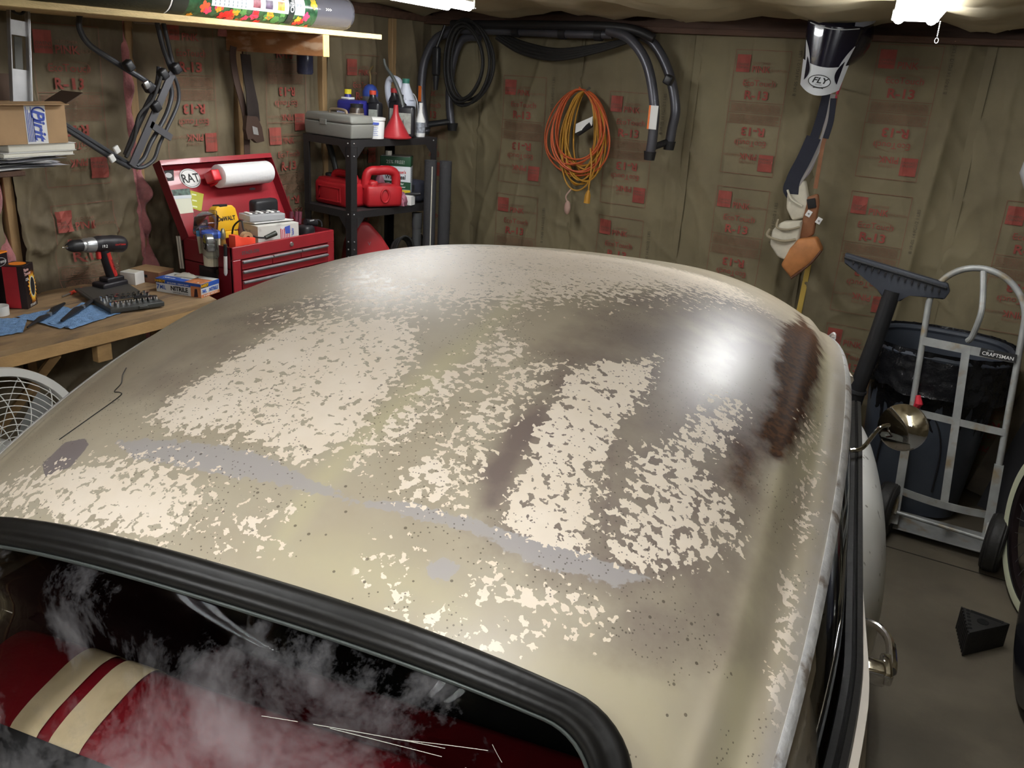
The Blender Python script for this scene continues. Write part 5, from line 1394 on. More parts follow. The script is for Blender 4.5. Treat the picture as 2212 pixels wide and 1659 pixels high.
b = MB(); b.tube([ly(-.152, .212), ly(-.140, .2115), ly(-.125, .211), ly(-.092, .2085)], [.011, .019, .024, .025], 24); b.build('chuck', black_pl, t)
b = MB(); b.tube([ly(-.172, .213), ly(-.158, .2125), ly(-.150, .212)], [.002, .004, .009], 12); b.build('chuck_jaws', chrome, t)
b = MB(); b.tube(cr([ly(.015, .180), ly(.022, .14), ly(.034, .09), ly(.045, .045)], 6), np.linspace(.021, .022, 19), 14); b.build('grip', dm, t)
b = MB(); b.tube(cr([ly(.020, .165, .012), ly(.030, .12, .013), ly(.046, .065, .012)], 5), .0125, 10); b.build('red_grip_inlay', rg_, t)
b = MB(); b.box(ly(-.012, .158), (.018, .016, .034), .005); b.build('trigger', rg_, t)
b = MB(); b.box(ly(.030, .030), (.075, .125, .030), .010); b.box(ly(.040, .052), (.055, .085, .020), .008); b.build('battery_base', dm, t)
b = MB(); b.box(ly(.030, .011), (.078, .118, .022), .006); b.build('battery', black_pl, t)
M = face_M((.0325, .05, .196), (0, 1, -.1), (0, .1, 1)); text('CRAFTSMAN', .009, rg_, t, M @ Matrix.Translation((.02, 0, .003)), bold=.02); text('19.2', .016, paper_w, t, M @ Matrix.Translation((-.055, -.004, .0015)), bold=.02)
M = face_M((.0262, .034, .115), (.0, .28, -1), (0, 1, .28)); text('CRAFTSMAN', .0085, black_ink, t, M, bold=.02)

# socket set
t = thing('socket_set', 'open grey socket set case with small chrome sockets on the bench', 'socket set', (-3.045, 2.165, BZ+.006), RAD(-15))
cs = mat('case_grey', (.045, .048, .046), .45)
b = MB(); b.box((.09, 0, .010), (.17, .21, .020), .004); b.build('case_base', cs, t)
b = MB(); b.box((-.10, 0, .010), (.19, .21, .012), .004, rot=(0, RAD(3), 0)); b.box((-.10, 0, .016), (.17, .19, .002), .001, rot=(0, RAD(3), 0)); b.build('case_lid', mat('case_lid_grey', (.06, .058, .052), .4), t)
b = MB(); b.box((.0, 0, .012), (.012, .18, .012), .003); b.build('hinge', black_pl, t)
for r0, n_, rr_ in ((.035, 9, .0065), (.065, 8, .0075), (.14, 9, .008)):
    for k in range(n_):
        b = MB(); y = -.085+k*.17/(n_-1); b.lathe([(0, .0), (rr_, .0), (rr_, .016), (rr_*.6, .016), (rr_*.6, .006), (0, .006)], 10, Matrix.Translation((r0, y, .020))); b.build('socket', chrome, t)
b = MB(); b.tube([(.10, -.07, .027), (.10, .02, .027), (.10, .05, .028)], [.005, .005, .009], 10); b.build('ratchet', chrome, t)
b = MB(); b.box((.115, .055, .030), (.022, .085, .014), .005, rot=(0, 0, -.5)); b.build('ratchet_handle', black_pl, t)
b = MB(); b.box((.178, .02, .010), (.008, .035, .012), .002); b.build('latch', cs, t)

# shop towels
def towel(name, label, pts, seed, cat='towel', z=BZ+.003):
    c = sum((at(x, y, Z=BZ) for x, y in pts), Vector())/4; t = thing(name, label, cat, (c.x, c.y, BZ))
    A, B_, C_, D_ = [at(x, y, Z=BZ)-c for x, y in pts]
    b = MB()
    def f(u, v):
        p = (A*(1-u)+B_*u)*(1-v)+(D_*(1-u)+C_*u)*v
        return Vector((p.x, p.y, .003+.006*abs(noise.noise(Vector((u*4, v*4, seed))))+.003*noise.noise(Vector((u*9, v*9, seed+3)))+.001))
    b.grid(f, 30, 30); b.build('towel', bluerag, t, smooth=180)
    return t
towel('shop_towel', 'blue paper shop towel under the black shears at the front of the bench', [(35, 686), (140, 664), (215, 690), (130, 712)], 1)
towel('shop_towel', 'blue paper shop towel hanging off the bench edge at far left', [(-30, 690), (60, 690), (50, 720), (-40, 735)], 2)
towel('shop_towel', 'blue paper shop towel between the socket set and the bench edge', [(100, 700), (180, 655), (262, 678), (155, 713)], 3)
# shears
def shears(label, p0, p1, p2):
    c = at(*p0, Z=BZ); t = thing('black_shears', label, 'shears', (c.x, c.y, BZ+.012))
    A = at(*p1, Z=BZ)-c; B_ = at(*p2, Z=BZ)-c; A.z = B_.z = 0
    b = MB(); b.tube([Vector((0, 0, .004)), A*.3+Vector((0, 0, .008)), A+Vector((0, 0, .004))], [.006, .013, .005], 8, flat=(0, 0, 1)); b.build('handle', black_pl, t)
    b = MB(); b.tube([Vector((0, 0, .002)), B_*.4+Vector((0, 0, .008)), B_+Vector((0, 0, .003))], [.006, .009, .003], 8, flat=(0, 0, 1)); b.build('blade', black_metal, t)
    b = MB(); b.lathe([(0, 0), (.009, 0), (.009, .012), (0, .012)], 14); b.build('pivot', steel, t)
shears('black handled shears lying on the left blue towel', (108, 688), (140, 664), (60, 716))
shears('black bladed shears with open grips beside the socket set', (180, 672), (134, 702), (215, 652))
t = thing('screwdriver', 'orange handled screwdriver behind the socket set', 'screwdriver', tuple(at(165, 628, Z=BZ+.008)), RAD(25))
b = MB(); b.tube([(0, -.04, 0), (0, .04, 0)], [.007, .006], 8); b.build('handle', orange_red, t); b = MB(); b.cyl((0, -.04, 0), (0, -.10, 0), .003); b.build('shaft', steel, t)

# glove box
t = thing('glove_box', 'white and blue box of disposable nitrile gloves on the end of the bench', 'box', (-2.985, 2.45, BZ), math.atan2(2.413-2.365, -2.876+3.094))
gw, gd, gh = .223, .122, .058
wb_ = mat('glove_white', (.72, .74, .74), .5); blb = mat('glove_blue', (.03, .10, .45), .45); orb = mat('glove_orange', (.55, .20, .08), .5, var=.4, vscale=30)
b = MB(); b.box((0, 0, gh/2), (gw, gd, gh), .001); b.build('box_body', wb_, t)
M = face_M((0, -gd/2-.0006, gh/2), (1, 0, 0), (0, 0, 1))
flat(rect(-gw/2, .010, gw/2, gh/2), blb, t, M, 'blue_band', .0003); flat(rect(-gw/2, .012, -gw/2+.045, gh/2-.004), black_ink, t, M, 'black_patch', .0006)
text('HARDY', .015, yellow_pl, t, M @ Matrix.Translation((-gw/2+.023, .019, .0012)), bold=.04); text('50 GLOVES - HEAVY DUTY', .009, paper_w, t, M @ Matrix.Translation((.0, .016, .0012)), bold=.02)
text('7', .030, blb, t, M @ Matrix.Translation((-gw/2+.010, -.007, .0012)), bold=.02); text('MIL', .026, blb, t, M @ Matrix.Translation((-gw/2+.035, -.007, .0012)), bold=.01, sx=.8)
text('NITRILE', .026, black_ink, t, M @ Matrix.Translation((.005, -.006, .0012)), bold=.04, sx=.95); text('DISPOSABLE GLOVES', .008, black_ink, t, M @ Matrix.Translation((.01, -.022, .0012)), bold=.01)
flat(rect(gw/2-.05, -gh/2, gw/2, gh/2-.012), orb, t, M, 'photo_panel', .0006); flat([(gw/2-.035, -.028), (gw/2-.015, -.026), (gw/2-.018, .008), (gw/2-.03, .006)], mat('glove_dark', (.04, .02, .03), .5), t, M, 'glove_picture', .001)
M = face_M((gw/2+.0006, 0, gh/2), (0, 1, 0), (0, 0, 1))
flat(rect(-gd/2, .010, gd/2, gh/2), blb, t, M, 'blue_band', .0003); flat(rect(-gd/2, .011, -.012, gh/2-.002), black_ink, t, M, 'black_patch', .0006); flat(rect(-gd/2, -gh/2, gd/2, -.016), orb, t, M, 'photo_panel', .0004)
text('HARDY', .017, yellow_pl, t, M @ Matrix.Translation((-.036, .0195, .0012)), bold=.05, sx=.85); text('7MIL', .020, blb, t, M @ Matrix.Translation((-.042, -.004, .0012)), bold=.02, sx=.8); text('NITRILE', .020, blb, t, M @ Matrix.Translation((.020, -.004, .0012)), bold=.04, sx=.85); text('50 GLOVES - HEAVY DUTY', .008, paper_w, t, M @ Matrix.Translation((.0, -.0225, .0012)), bold=.03)
M = face_M((0, 0, gh+.0006), (1, 0, 0), (0, 1, 0))
flat(rect(-gw/2, -gd/2, -.02, -gd/2+.05), blb, t, M, 'blue_band', .0003); flat(rect(.03, -gd/2, gw/2, .02), orb, t, M, 'photo_panel', .0003); flat(rect(-.02, -gd/2, .03, -gd/2+.04), blb, t, M, 'blue_band', .0002)
flat(ell(-.02, .02, .06, .020), black_matte, t, M, 'opening', .0008); text('Nitrile', .022, paper_w, t, M @ Matrix.Translation((-.06, -.038, .0012)), bold=.03, shear=.2); text('L', .02, paper_w, t, M @ Matrix.Translation((.09, -.045, .0012)), bold=.04)
b = MB(); b.grid(lambda u, v: Vector((-.07+u*.10, .0+v*.045, gh+.002+.014*sin(pi*u)*sin(pi*v)*(1+.6*noise.noise(Vector((u*6, v*6, 1)))))), 12, 12); b.build('glove_cuff', offwhite, t, smooth=180)
t = thing('small_carton', 'flat brown carton behind the glove box', 'box', tuple(at(322, 606, Z=BZ)+Vector((-.0, .02, 0))), RAD(12))
b = MB(); b.box((0, 0, .025), (.15, .10, .05), .001); b.build('box_body', mat('carton_reddish', (.22, .10, .06), .7), t); b = MB(); b.box((0, 0, .0505), (.15, .10, .002), 0); b.build('lid', cardboard, t); b = MB(); b.box((0, -.0505, .028), (.03, .001, .012), 0); b.build('finger_slot', black_matte, t)
t = thing('small_white_box', 'small white carton against the wall between drill and glove box', 'box', tuple(at(283, 612, Z=BZ)+Vector((0, .01, 0))), RAD(15))
b = MB(); b.box((0, 0, .026), (.075, .06, .052), .001); b.build('box_body', paper_w, t); b = MB(); b.box((.0, 0, .0525), (.06, .05, .001), 0); b.build('flap', offwhite, t)
# ---------------- red tool chest on a stand
t = thing('tool_cabinet', 'dark red rolling cabinet under the red tool chest', 'cabinet', (-3.03, 2.90, 0))
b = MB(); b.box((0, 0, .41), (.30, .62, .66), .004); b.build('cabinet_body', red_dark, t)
for k in range(3):
    b = MB(); b.box((.153, 0, .20+k*.21), (.008, .56, .19), .002); d = b.build('drawer', red_paint, t); b = MB(); b.box((.162, 0, .28+k*.21), (.012, .54, .012), .002); b.build('pull', alu, d)
for x in (-.11, .11):
    for y in (-.26, .26):
        b = MB(); b.lathe([(0, -.012), (.036, -.012), (.04, 0), (.036, .012), (0, .012)], 16, Matrix.Translation((x, y, .04)) @ Matrix.Rotation(pi/2, 4, 'Y')); b.build('caster', rubber, t)
TX, TY0, TY1, TZ0, TZ1 = -2.85, 2.575, 3.21, .74, 1.11
t = thing('tool_chest', 'red steel tool chest with raised lid and grey drawer pulls', 'tool chest', (TX, (TY0+TY1)/2, TZ0))
W_ = TY1-TY0; H_ = TZ1-TZ0; D_ = .30
b = MB()
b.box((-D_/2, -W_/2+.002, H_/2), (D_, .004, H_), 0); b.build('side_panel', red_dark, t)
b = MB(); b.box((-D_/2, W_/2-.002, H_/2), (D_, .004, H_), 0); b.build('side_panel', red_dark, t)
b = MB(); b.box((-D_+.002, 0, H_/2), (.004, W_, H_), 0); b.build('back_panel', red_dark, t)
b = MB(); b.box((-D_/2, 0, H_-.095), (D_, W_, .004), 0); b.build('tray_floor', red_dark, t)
b = MB(); b.box((-.002, 0, H_-.028), (.016, W_, .056), .002); fr1 = b.build('front_lip', red_paint, t)
for s in (-1, 1):
    b = MB(); b.box((-.002, s*(W_/2-.022), H_/2-.028), (.016, .044, H_-.056), .002); b.build('front_stile', red_paint, t)
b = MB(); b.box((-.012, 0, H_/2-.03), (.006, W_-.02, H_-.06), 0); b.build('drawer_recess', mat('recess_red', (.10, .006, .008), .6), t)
pull = mat('drawer_pull_grey', (.26, .26, .27), .45, metal=.5, var=.15, vscale=20)
z = H_-.060
for hgt, n_ in ((.044, 3), (.046, 1), (.052, 1), (.060, 1), (.075, 1)):
    seg = (W_-.094)/n_
    for k in range(n_):
        yc = -W_/2+.047+seg*(k+.5)
        b = MB(); b.box((.002, yc, z-hgt/2), (.012, seg-.004, hgt-.005), .0015); d = b.build('drawer', red_paint, t)
        b = MB(); b.box((.012, yc, z-.0085), (.012, seg-.005, .011), .002, rot=(0, .5, 0)); b.build('pull', pull, d)
    z -= hgt
M = face_M((.0065, -W_/2+.10, H_-.030), (0, 1, 0), (0, 0, 1))
text('STACK-ON', .020, mat('badge_grey', (.10, .09, .09), .4), t, M @ Matrix.Translation((0, 0, .001)), 'badge_text', bold=.03, sx=1.0)
b = MB(); b.lathe([(0, .006), (.009, .005), (.011, 0), (.011, -.004)], 20, Matrix.Translation((.007, .03, H_-.03)) @ Matrix.Rotation(pi/2, 4, 'Y')); b.build('lock', steel, t)
b = MB(); b.box((-.145, -W_/2-.001, H_-.135), (.115, .006, .062), .004); hd_ = b.build('side_handle', black_pl, t); b = MB(); b.box((-.145, -W_/2-.004, H_-.118), (.09, .010, .018), .005); b.build('grip_bar', mat('handle_dark', (.03, .02, .02), .6), hd_)
# lid
HP = Vector((-D_, 0, H_-.012)); uv_ = Vector((-.155, 0, .310)).normalized(); nv = Vector((uv_.z, 0, -uv_.x)); LH = .345
def lp(y, h, d=0): return HP+uv_*h+nv*d+Vector((0, y, 0))
Ml = Matrix(((0, uv_.x, nv.x, HP.x), (1, 0, 0, HP.y), (0, uv_.z, nv.z, HP.z), (0, 0, 0, 1)))
b = MB(); b.prism(rect(-W_/2-.004, 0, W_/2+.012, LH), .003, Ml); lid = b.build('lid', red_paint, t)
for r_ in (rect(-W_/2-.004, LH-.003, W_/2+.012, LH+.0005), rect(-W_/2-.005, 0, -W_/2-.002, LH), rect(W_/2+.010, 0, W_/2+.013, LH)):
    b = MB(); b.prism(r_, .05, Ml); b.build('lid_flange', red_dark, lid)
b = MB(); b.prism(rect(-W_/2-.004, LH-.022, W_/2+.012, LH), .0035, Ml @ Matrix.Translation((0, 0, .048))); b.build('lid_lip', red_paint, lid)
lo = Vector((TX, (TY0+TY1)/2, TZ0))
def lidxy(px, py):
    p = hit(px, py, lo+HP+nv*.004, nv)-lo-HP; return p.y, p.dot(uv_)
def lflat(pts, m, name, lift=.0042): return flat([lidxy(*p) for p in pts], m, lid, Ml, name, lift)
def lell(px, py, rx, ry): c = lidxy(px, py); return c, ell(c[0], c[1], rx, ry, 36)
c_, e_ = lell(411, 385, .0, .0)
flat(ell(c_[0], c_[1], .056, .046, 40), black_ink, lid, Ml, 'oval_sticker', .0040); flat(ell(c_[0], c_[1], .0545, .0445, 40), paper_w, lid, Ml, 'oval_sticker', .0046); 
b = MB(); b.tube([Ml @ Vector((c_[0]+.049*cos(a), c_[1]+.039*sin(a), .0052)) for a in np.linspace(0, 2*pi, 41)[:-1]], .0009, 4, closed=True); b.build('oval_ring', black_ink, lid)
text('RAT', .056, black_ink, lid, Ml @ Matrix.Translation((c_[0], c_[1]-.002, .0056)), 'sticker_text', bold=.015, sx=.92); text('- - - -', .008, black_ink, lid, Ml @ Matrix.Translation((c_[0], c_[1]-.029, .0056)), 'sticker_text')
lflat([(352, 369), (375, 366), (376, 390), (354, 392)], black_ink, 'small_sticker'); c2 = lidxy(364, 379); flat(ell(c2[0], c2[1], .018, .012), mat('sticker_grey', (.5, .5, .5), .6), lid, Ml, 'sticker_print', .005)
lflat([(363, 412), (409, 408), (418, 459), (373, 464)], mat('calendar_cream', (.66, .68, .55), .7), 'calendar_card', .0045); lflat([(362, 411), (409, 407), (413, 428), (366, 430)], mat('photo_green', (.05, .09, .07), .5, var=.9, vscale=60), 'calendar_photo', .005)
lflat([(366, 424), (413, 421), (414, 428), (367, 431)], mat('photo_white', (.6, .65, .68), .6), 'calendar_photo_edge', .0054)
lflat([(411, 411), (440, 419), (435, 457), (414, 449)], mat('lime_card', (.42, .42, .04), .6), 'green_card', .0043)
for k in range(3): lflat([(414+k, 418+k*13), (424+k, 420+k*13), (424+k, 423+k*13), (414+k, 421+k*13)], mat('card_print', (.7, .75, .5), .6), 'card_print', .0048)
cM = lidxy(545, 408); M = Ml @ Matrix.Translation((cM[0], cM[1], .0045)); flat(ell(0, 0, .020, .006), mat('magnet_grey', (.12, .10, .11), .5), lid, M, 'oval_badge')

# paper towel roll on magnetic holder
r0 = hit(470, 380, lo+HP+nv*.066, nv); r1 = hit(578, 372, lo+HP+nv*.066, nv)
r1.z = r0.z = (r0.z+r1.z)/2; r0.x = r1.x = (r0.x+r1.x)/2
t2 = thing('paper_towel_roll', 'white paper towel roll on a red magnetic holder inside the chest lid', 'paper towel', tuple(r0))
ln = r1.y-r0.y
b = MB(); b.lathe([(.020, .0), (.050, .0), (.0525, .002), (.0525, ln-.006), (.050, ln), (.020, ln), (.020, 0)], 48, Matrix.Rotation(-pi/2, 4, 'X')); b.build('paper_roll', mat('tissue', (.84, .84, .84), .95, bump=.3, bscale=60), t2, smooth=50)
b = MB(); b.lathe([(.018, -.002), (.0205, -.002), (.0205, .03), (.018, .03)], 24, Matrix.Rotation(-pi/2, 4, 'X')); b.build('core', cardboard_d, t2)
Mh = Matrix(((uv_.x, nv.x, 0, 0), (0, 0, 1, 0), (uv_.z, nv.z, 0, 0), (0, 0, 0, 1)))
rd_ = mat('holder_red', (.62, .02, .03), .35)
for y in (-.010, ln+.002):
    b = MB(); b.prism([(-.030, -.062), (.030, -.062), (.030, -.02), (.018, .012), (-.018, .012), (-.030, -.02)], .008, Matrix.Translation((0, y, 0)) @ Mh, bev=.002); b.build('holder_arm', rd_, t2)
b = MB(); b.box((0, -.028, 0), (.06, .045, .05), .006, rot=(0, -RAD(26.5), 0))
b.build('holder_base', rd_, t2, label='red magnetic holder block'); b = MB(); b.lathe([(0, .003), (.006, .002), (.006, 0)], 12, Matrix.Translation((.01, -.011, .0)) @ Matrix.Rotation(pi/2, 4, 'X')); b.build('screw', steel, t2)

# things in the chest tray
TF = TZ1-.093
def inn(px, py, X): p = at(px, py, X=X); return p
def base(px, py, X): p = at(px, py, X=X); return (X, p.y, TF)
yc = at(486, 470, X=-3.06)
t3 = thing('drill_bit_case', 'yellow hard case with black lettering standing in the tool chest', 'case', (-3.05, yc.y, TF), rot=(0, RAD(-8), RAD(-4)))
zc = yc.z-TF
b = MB(); b.prism([(-.052, zc-.06), (.055, zc-.06), (.068, zc-.03), (.056, zc+.036), (.040, zc+.052), (-.040, zc+.052), (-.056, zc+.036), (-.062, zc-.03)], .05, Matrix(((0, 0, 1, -.025), (1, 0, 0, 0), (0, 1, 0, 0), (0, 0, 0, 1))), bev=.006); b.build('case_shell', yellow_pl, t3, smooth=50)
b = MB(); b.box((.0, -.008, zc+.053), (.052, .042, .010), .002); b.build('carry_handle', black_pl, t3)
b = MB(); b.box((.0, 0, zc-.075), (.06, .10, .03), .003); b.build('case_foot', yellow_pl, t3)
text('DeWALT', .026, black_ink, t3, face_M((.0258, -.002, zc-.005), (0, 1, 0), (0, 0, 1)), bold=.04, sx=.9)
for y in (-.035, .04):
    b = MB(); b.box((.024, y, zc-.062), (.010, .018, .008), .002); b.build('latch', black_pl, t3)
yc = at(568, 450, X=-3.08)
t3 = thing('black_case', 'rounded black plastic case at the back of the tool chest', 'case', (-3.075, yc.y, TF))
zc = yc.z-TF
b = MB(); b.box((0, .0, (zc+.045)/2), (.06, .145, zc+.045), .02); b.build('case_shell', black_pl, t3); b = MB(); b.box((.031, -.038, zc*.75), (.003, .004, .07), .001); b.build('seam', dark_grey, t3)
p = at(588, 497, X=-2.96)
t3 = thing('parts_carton', 'white carton with a printed flag in the tool chest', 'box', (-2.98, p.y, TF), RAD(-10))
zt = at(600, 480, X=-2.95).z-TF
b = MB(); b.box((0, 0, zt/2), (.15, .22, zt), .001); b.build('box_body', mat('soiled_white', (.66, .65, .60), .7, dirt=(.35, .33, .30), dscale=18, dlo=.58, dhi=.75, var=.04), t3)
M = face_M((.0758, .035, zt-.05), (0, 1, 0), (0, 0, 1))
fl_ = flat(rect(-.026, -.04, .026, .04), paper_w, t3, M, 'printed_flag', .0004)
for k in range(6): flat(rect(-.026+k*.009, -.04, -.0215+k*.009, .03-.004*(k % 2)), mat('flag_red', (.6, .03, .05), .6), t3, M, 'flag_stripe', .0008)
flat([(.0, .005), (.026, .005), (.026, .042), (-.004, .036)], blue_ink, t3, M, 'flag_canton', .0012)
text('APPL', .016, blue_ink, t3, M @ Matrix.Translation((.040, .01, .001)) @ Matrix.Rotation(-pi/2, 4, 'Z'), bold=.02)
M2 = face_M((-.0, -.1105, zt-.03), (1, 0, 0), (0, 0, 1)); text('PN 42', .018, mat('pencil_print', (.2, .2, .2), .6), t3, M2 @ Matrix.Translation((0, 0, .001)), bold=.01)
b = MB(); b.box((-.02, -.0, zt+.004), (.13, .21, .003), 0, rot=(0, RAD(-4), 0)); b.build('flap', paper_w, t3)
t3 = thing('clear_organiser', 'clear plastic organiser box lying on the white carton', 'organiser', (-3.0, p.y-.02, TF+zt+.012), RAD(-14))
b = MB(); b.box((0, 0, .015), (.10, .18, .028), .004); b.build('organiser_box', clear_fog, t3)
for k in range(6):
    b = MB(); b.box((.0, -.07+k*.028, .033), (.05, .016, .006), .002); b.build('parts_packet', steel if k % 2 else paper_w, t3)
p = at(528, 520, X=-2.89)
t3 = thing('tape_dispenser', 'bright red plastic tape dispenser at the front of the tool chest', 'dispenser', (-2.90, p.y, TF))
zt2 = p.z-TF
b = MB(); b.prism([(-.06, 0), (.055, 0), (.055, zt2+.008), (.0, zt2+.016), (-.03, zt2+.016), (-.038, zt2+.030), (-.06, zt2+.030)], .04, Matrix(((0, 0, 1, -.02), (1, 0, 0, 0), (0, 1, 0, 0), (0, 0, 0, 1))), bev=.002); b.build('dispenser_body', orange_red, t3)
b = MB(); b.lathe([(.014, -.012), (.030, -.012), (.030, .012), (.014, .012), (.014, -.012)], 24, Matrix.Translation((0, .02, zt2+.005)) @ Matrix.Rotation(pi/2, 4, 'Y')); b.build('tape_roll', cardboard, t3)
p = at(456, 512, X=-2.97)
t3 = thing('grease_tub', 'cream plastic tub with blue lid in the tool chest', 'tub', (-2.97, p.y, TF)); zt3 = p.z-TF
b = MB(); b.lathe([(0, 0), (.036, 0), (.040, zt3+.005), (0, zt3+.005)], 28); b.build('tub', mat('cream_tub', (.72, .68, .50), .5), t3); b = MB(); b.lathe([(.043, zt3), (.044, zt3+.018), (.038, zt3+.026), (0, zt3+.026)], 28); b.build('lid', mat('blue_lid', (.05, .12, .50), .4), t3)
p = at(482, 510, X=-2.93)
t3 = thing('glass_bottle', 'small amber bottle with metal nozzle beside the blue lidded tub', 'bottle', (-2.93, p.y, TF)); zt4 = p.z-TF
b = MB(); b.lathe([(0, 0), (.020, 0), (.022, .01), (.021, zt4*.55), (.010, zt4*.8), (.009, zt4)], 20); b.build('bottle', mat('amber', (.35, .18, .04), .15, trans=.3), t3); b = MB(); b.lathe([(.010, zt4-.012), (.012, zt4), (.010, zt4+.02), (.006, zt4+.032), (0, zt4+.034)], 18); b.build('nozzle', mat('brass_cap', (.45, .40, .25), .3, metal=.8), t3)
p = at(437, 500, X=-3.0)
t3 = thing('blister_card', 'blue and black card of a blister pack leaning in the tool chest', 'package', (-2.965, p.y-.01, TF), rot=(RAD(0), RAD(-30), RAD(-30)))
zz_ = p.z-TF
b = MB(); b.box((0, 0, zz_-.01), (.002, .055, .15), 0); b.build('card', mat('card_tan', (.42, .38, .26), .6), t3); b = MB(); b.box((.0015, .0, zz_+.04), (.002, .055, .05), 0); b.build('card_head', black_ink, t3); b = MB(); b.box((.0015, -.01, zz_+.004), (.002, .035, .026), 0); b.build('card_blue', mat('sky_print', (.08, .35, .65), .5), t3); text('TITAN', .012, mat('print_dim', (.35, .25, .22), .5), t3, face_M((.003, 0, zz_+.045), (0, 1, 0), (0, 0, 1)), bold=.02)
p = at(407, 533, X=-2.93); 
t3 = thing('tape_measure', 'tape measure in a clear clamshell pack hung over the left side of the chest', 'tape measure', (-2.95, 2.545, p.z), rot=(0, 0, RAD(-28)))
b = MB(); b.lathe([(0, -.018), (.032, -.018), (.037, -.012), (.037, .012), (.032, .018), (0, .018)], 28, Matrix.Rotation(pi/2, 4, 'X')); b.box((0, 0, -.018), (.074, .036, .036), .006); b.build('tape_case', mat('tape_chrome', (.5, .5, .5), .25, metal=.8), t3)
M = face_M((0, -.0192, .0), (1, 0, 0), (0, 0, 1)); flat(ell(0, 0, .031, .031), black_ink, t3, M, 'disc', .0004); flat([(x, y) for x, y in ell(0, 0, .031, .031) if y >= 0], mat('disc_yellow', (.60, .52, .05), .5), t3, M, 'disc_top', .0008); text('25', .020, paper_w, t3, M @ Matrix.Translation((0, -.016, .0012)), bold=.03); text('TAPE', .011, black_ink, t3, M @ Matrix.Translation((0, .010, .0014)), bold=.03)
b = MB(); b.box((.005, .0, .0), (.12, .055, .12), .012); b.box((.0, .018, -.06), (.10, .01, .15), .003); b.build('clamshell', glassy('clamshell_film', (.9, .92, .93), .08, 1.35, .9), t3)
p = at(390, 492, X=-3.05)
t3 = thing('bicycle_brake_disc', 'clear packed chrome ring at the back left corner of the chest', 'package', (-3.06, 2.63, p.z), rot=(0, 0, RAD(-20)))
b = MB(); b.lathe([(.040, -.003), (.052, -.003), (.052, .003), (.040, .003), (.040, -.003)], 30, Matrix.Rotation(pi/2, 4, 'Y'))
for k in range(3): b.cyl((0, .04*cos(k*2.09), .04*sin(k*2.09)), (0, 0, 0), .003, n=6)
b.build('ring', steel, t3); b = MB(); b.box((0, 0, -.03), (.02, .10, .17), .01); b.build('clear_pack', glassy('pack_film', (.9, .92, .93), .1, 1.3, .9), t3)
t3 = thing('clear_packet', 'empty clear plastic clamshell behind the blue lidded tub', 'package', (-3.03, at(445, 485, X=-3.03).y, at(445, 485, X=-3.03).z), rot=(0, .2, 0))
b = MB(); b.box((0, 0, 0), (.03, .12, .08), .012); b.build('clamshell', glassy('clamshell_pink', (.92, .86, .86), .1, 1.35, 1.0), t3)
p = at(490, 545, Y=2.57)
t3 = thing('paint_marker', 'black capped white marker held on the side of the tool chest', 'marker', (p.x, 2.562, p.z), rot=(0, RAD(3), 0))
b = MB(); b.cyl((0, 0, .035), (0, 0, -.015), .0075); b.build('cap', black_pl, t3); b = MB(); b.tube([(0, 0, -.015), (0, 0, -.09), (0, 0, -.10)], [.0078, .0078, .004], 14); b.build('barrel', paper_w, t3)
p = at(384, 530, Y=2.56)
for k, (px, lab) in enumerate(((388, 'pale strip of packing hanging by the tape measure, the left one'), (393, 'pale strip of packing hanging by the tape measure, the right one'))):
    a0 = at(px-6, 510, Y=2.56); a1 = at(px+3, 580, Y=2.56)
    t3 = thing('packing_strip', lab, 'strip', tuple(a0)); b = MB(); b.tube([(0, 0, 0), a1-a0], 1, prof=[(-.005, -.001), (.005, -.001), (.005, .001), (-.005, .001)], flat=(0, -1, 0)); b.build('strip', offwhite, t3)
p = at(672, 487, X=-2.99)
t3 = thing('head_torch', 'black head torch with coiled strap at the right end of the tool chest', 'torch', (-2.98, p.y-.02, TF)); zq = p.z-TF
b = MB(); b.tube([(0, -.03, zq+.025), (0, .04, zq+.012)], [.014, .018], 14); b.build('torch_body', black_pl, t3)
b = MB(); b.box((0, -.03, zq-.03), (.08, .07, .08), .02); b.build('battery_pack', black_pl, t3)
b = MB(); b.tube([(.0, .05+.035*cos(a), zq-.005+.03*sin(a)) for a in np.linspace(-.2, 3.3, 14)], .004, 6); b.build('strap_loop', dark_grey, t3)
b = MB(); b.box((.015, -.0, zq+.030), (.002, .03, .006), 0); b.build('strap_label', mat('grey_label', (.4, .4, .4), .5), t3)
for k, px in enumerate((622, 633, 641)):
    q_ = at(px, 462, X=-3.13)
    t3 = thing('rolled_wrap', ['maroon rolled sleeve behind the white carton, left of three', 'maroon rolled sleeve behind the white carton, middle of three', 'maroon rolled sleeve behind the white carton, right of three'][k], 'roll', (-3.125, q_.y, TF), rot=(RAD(-8), 0, 0), group='maroon sleeves in the tool chest')
    b = MB(); b.lathe([(0, 0), (.010, 0), (.010, q_.z-TF+.012), (.006, q_.z-TF+.012), (.006, .02)], 14); b.build('sleeve', mat('maroon_sleeve', (.14, .03, .05), .6), t3)
q_ = at(585, 515, X=-2.88)
t3 = thing('hose_length', 'thin black cable looped across the front of the tool chest', 'cable', (-2.9, q_.y, q_.z))
b = MB(); b.tube(cr([at(508, 512, X=-2.99)-q_, at(512, 490, X=-2.97)-q_, at(528, 478, X=-2.93)-q_, at(535, 500, X=-2.90)-q_, at(560, 513, X=-2.885)-q_, at(578, 515, X=-2.88)-q_], 8), .004, 8); b.build('cable', rubber, t3)
b = MB(); b.tube([at(580, 515, X=-2.88)-q_, at(603, 505, X=-2.87)-q_], [.009, .012], 12); b.build('grip', mat('dark_olive', (.03, .035, .025), .4), t3, label='dark moulded plug')

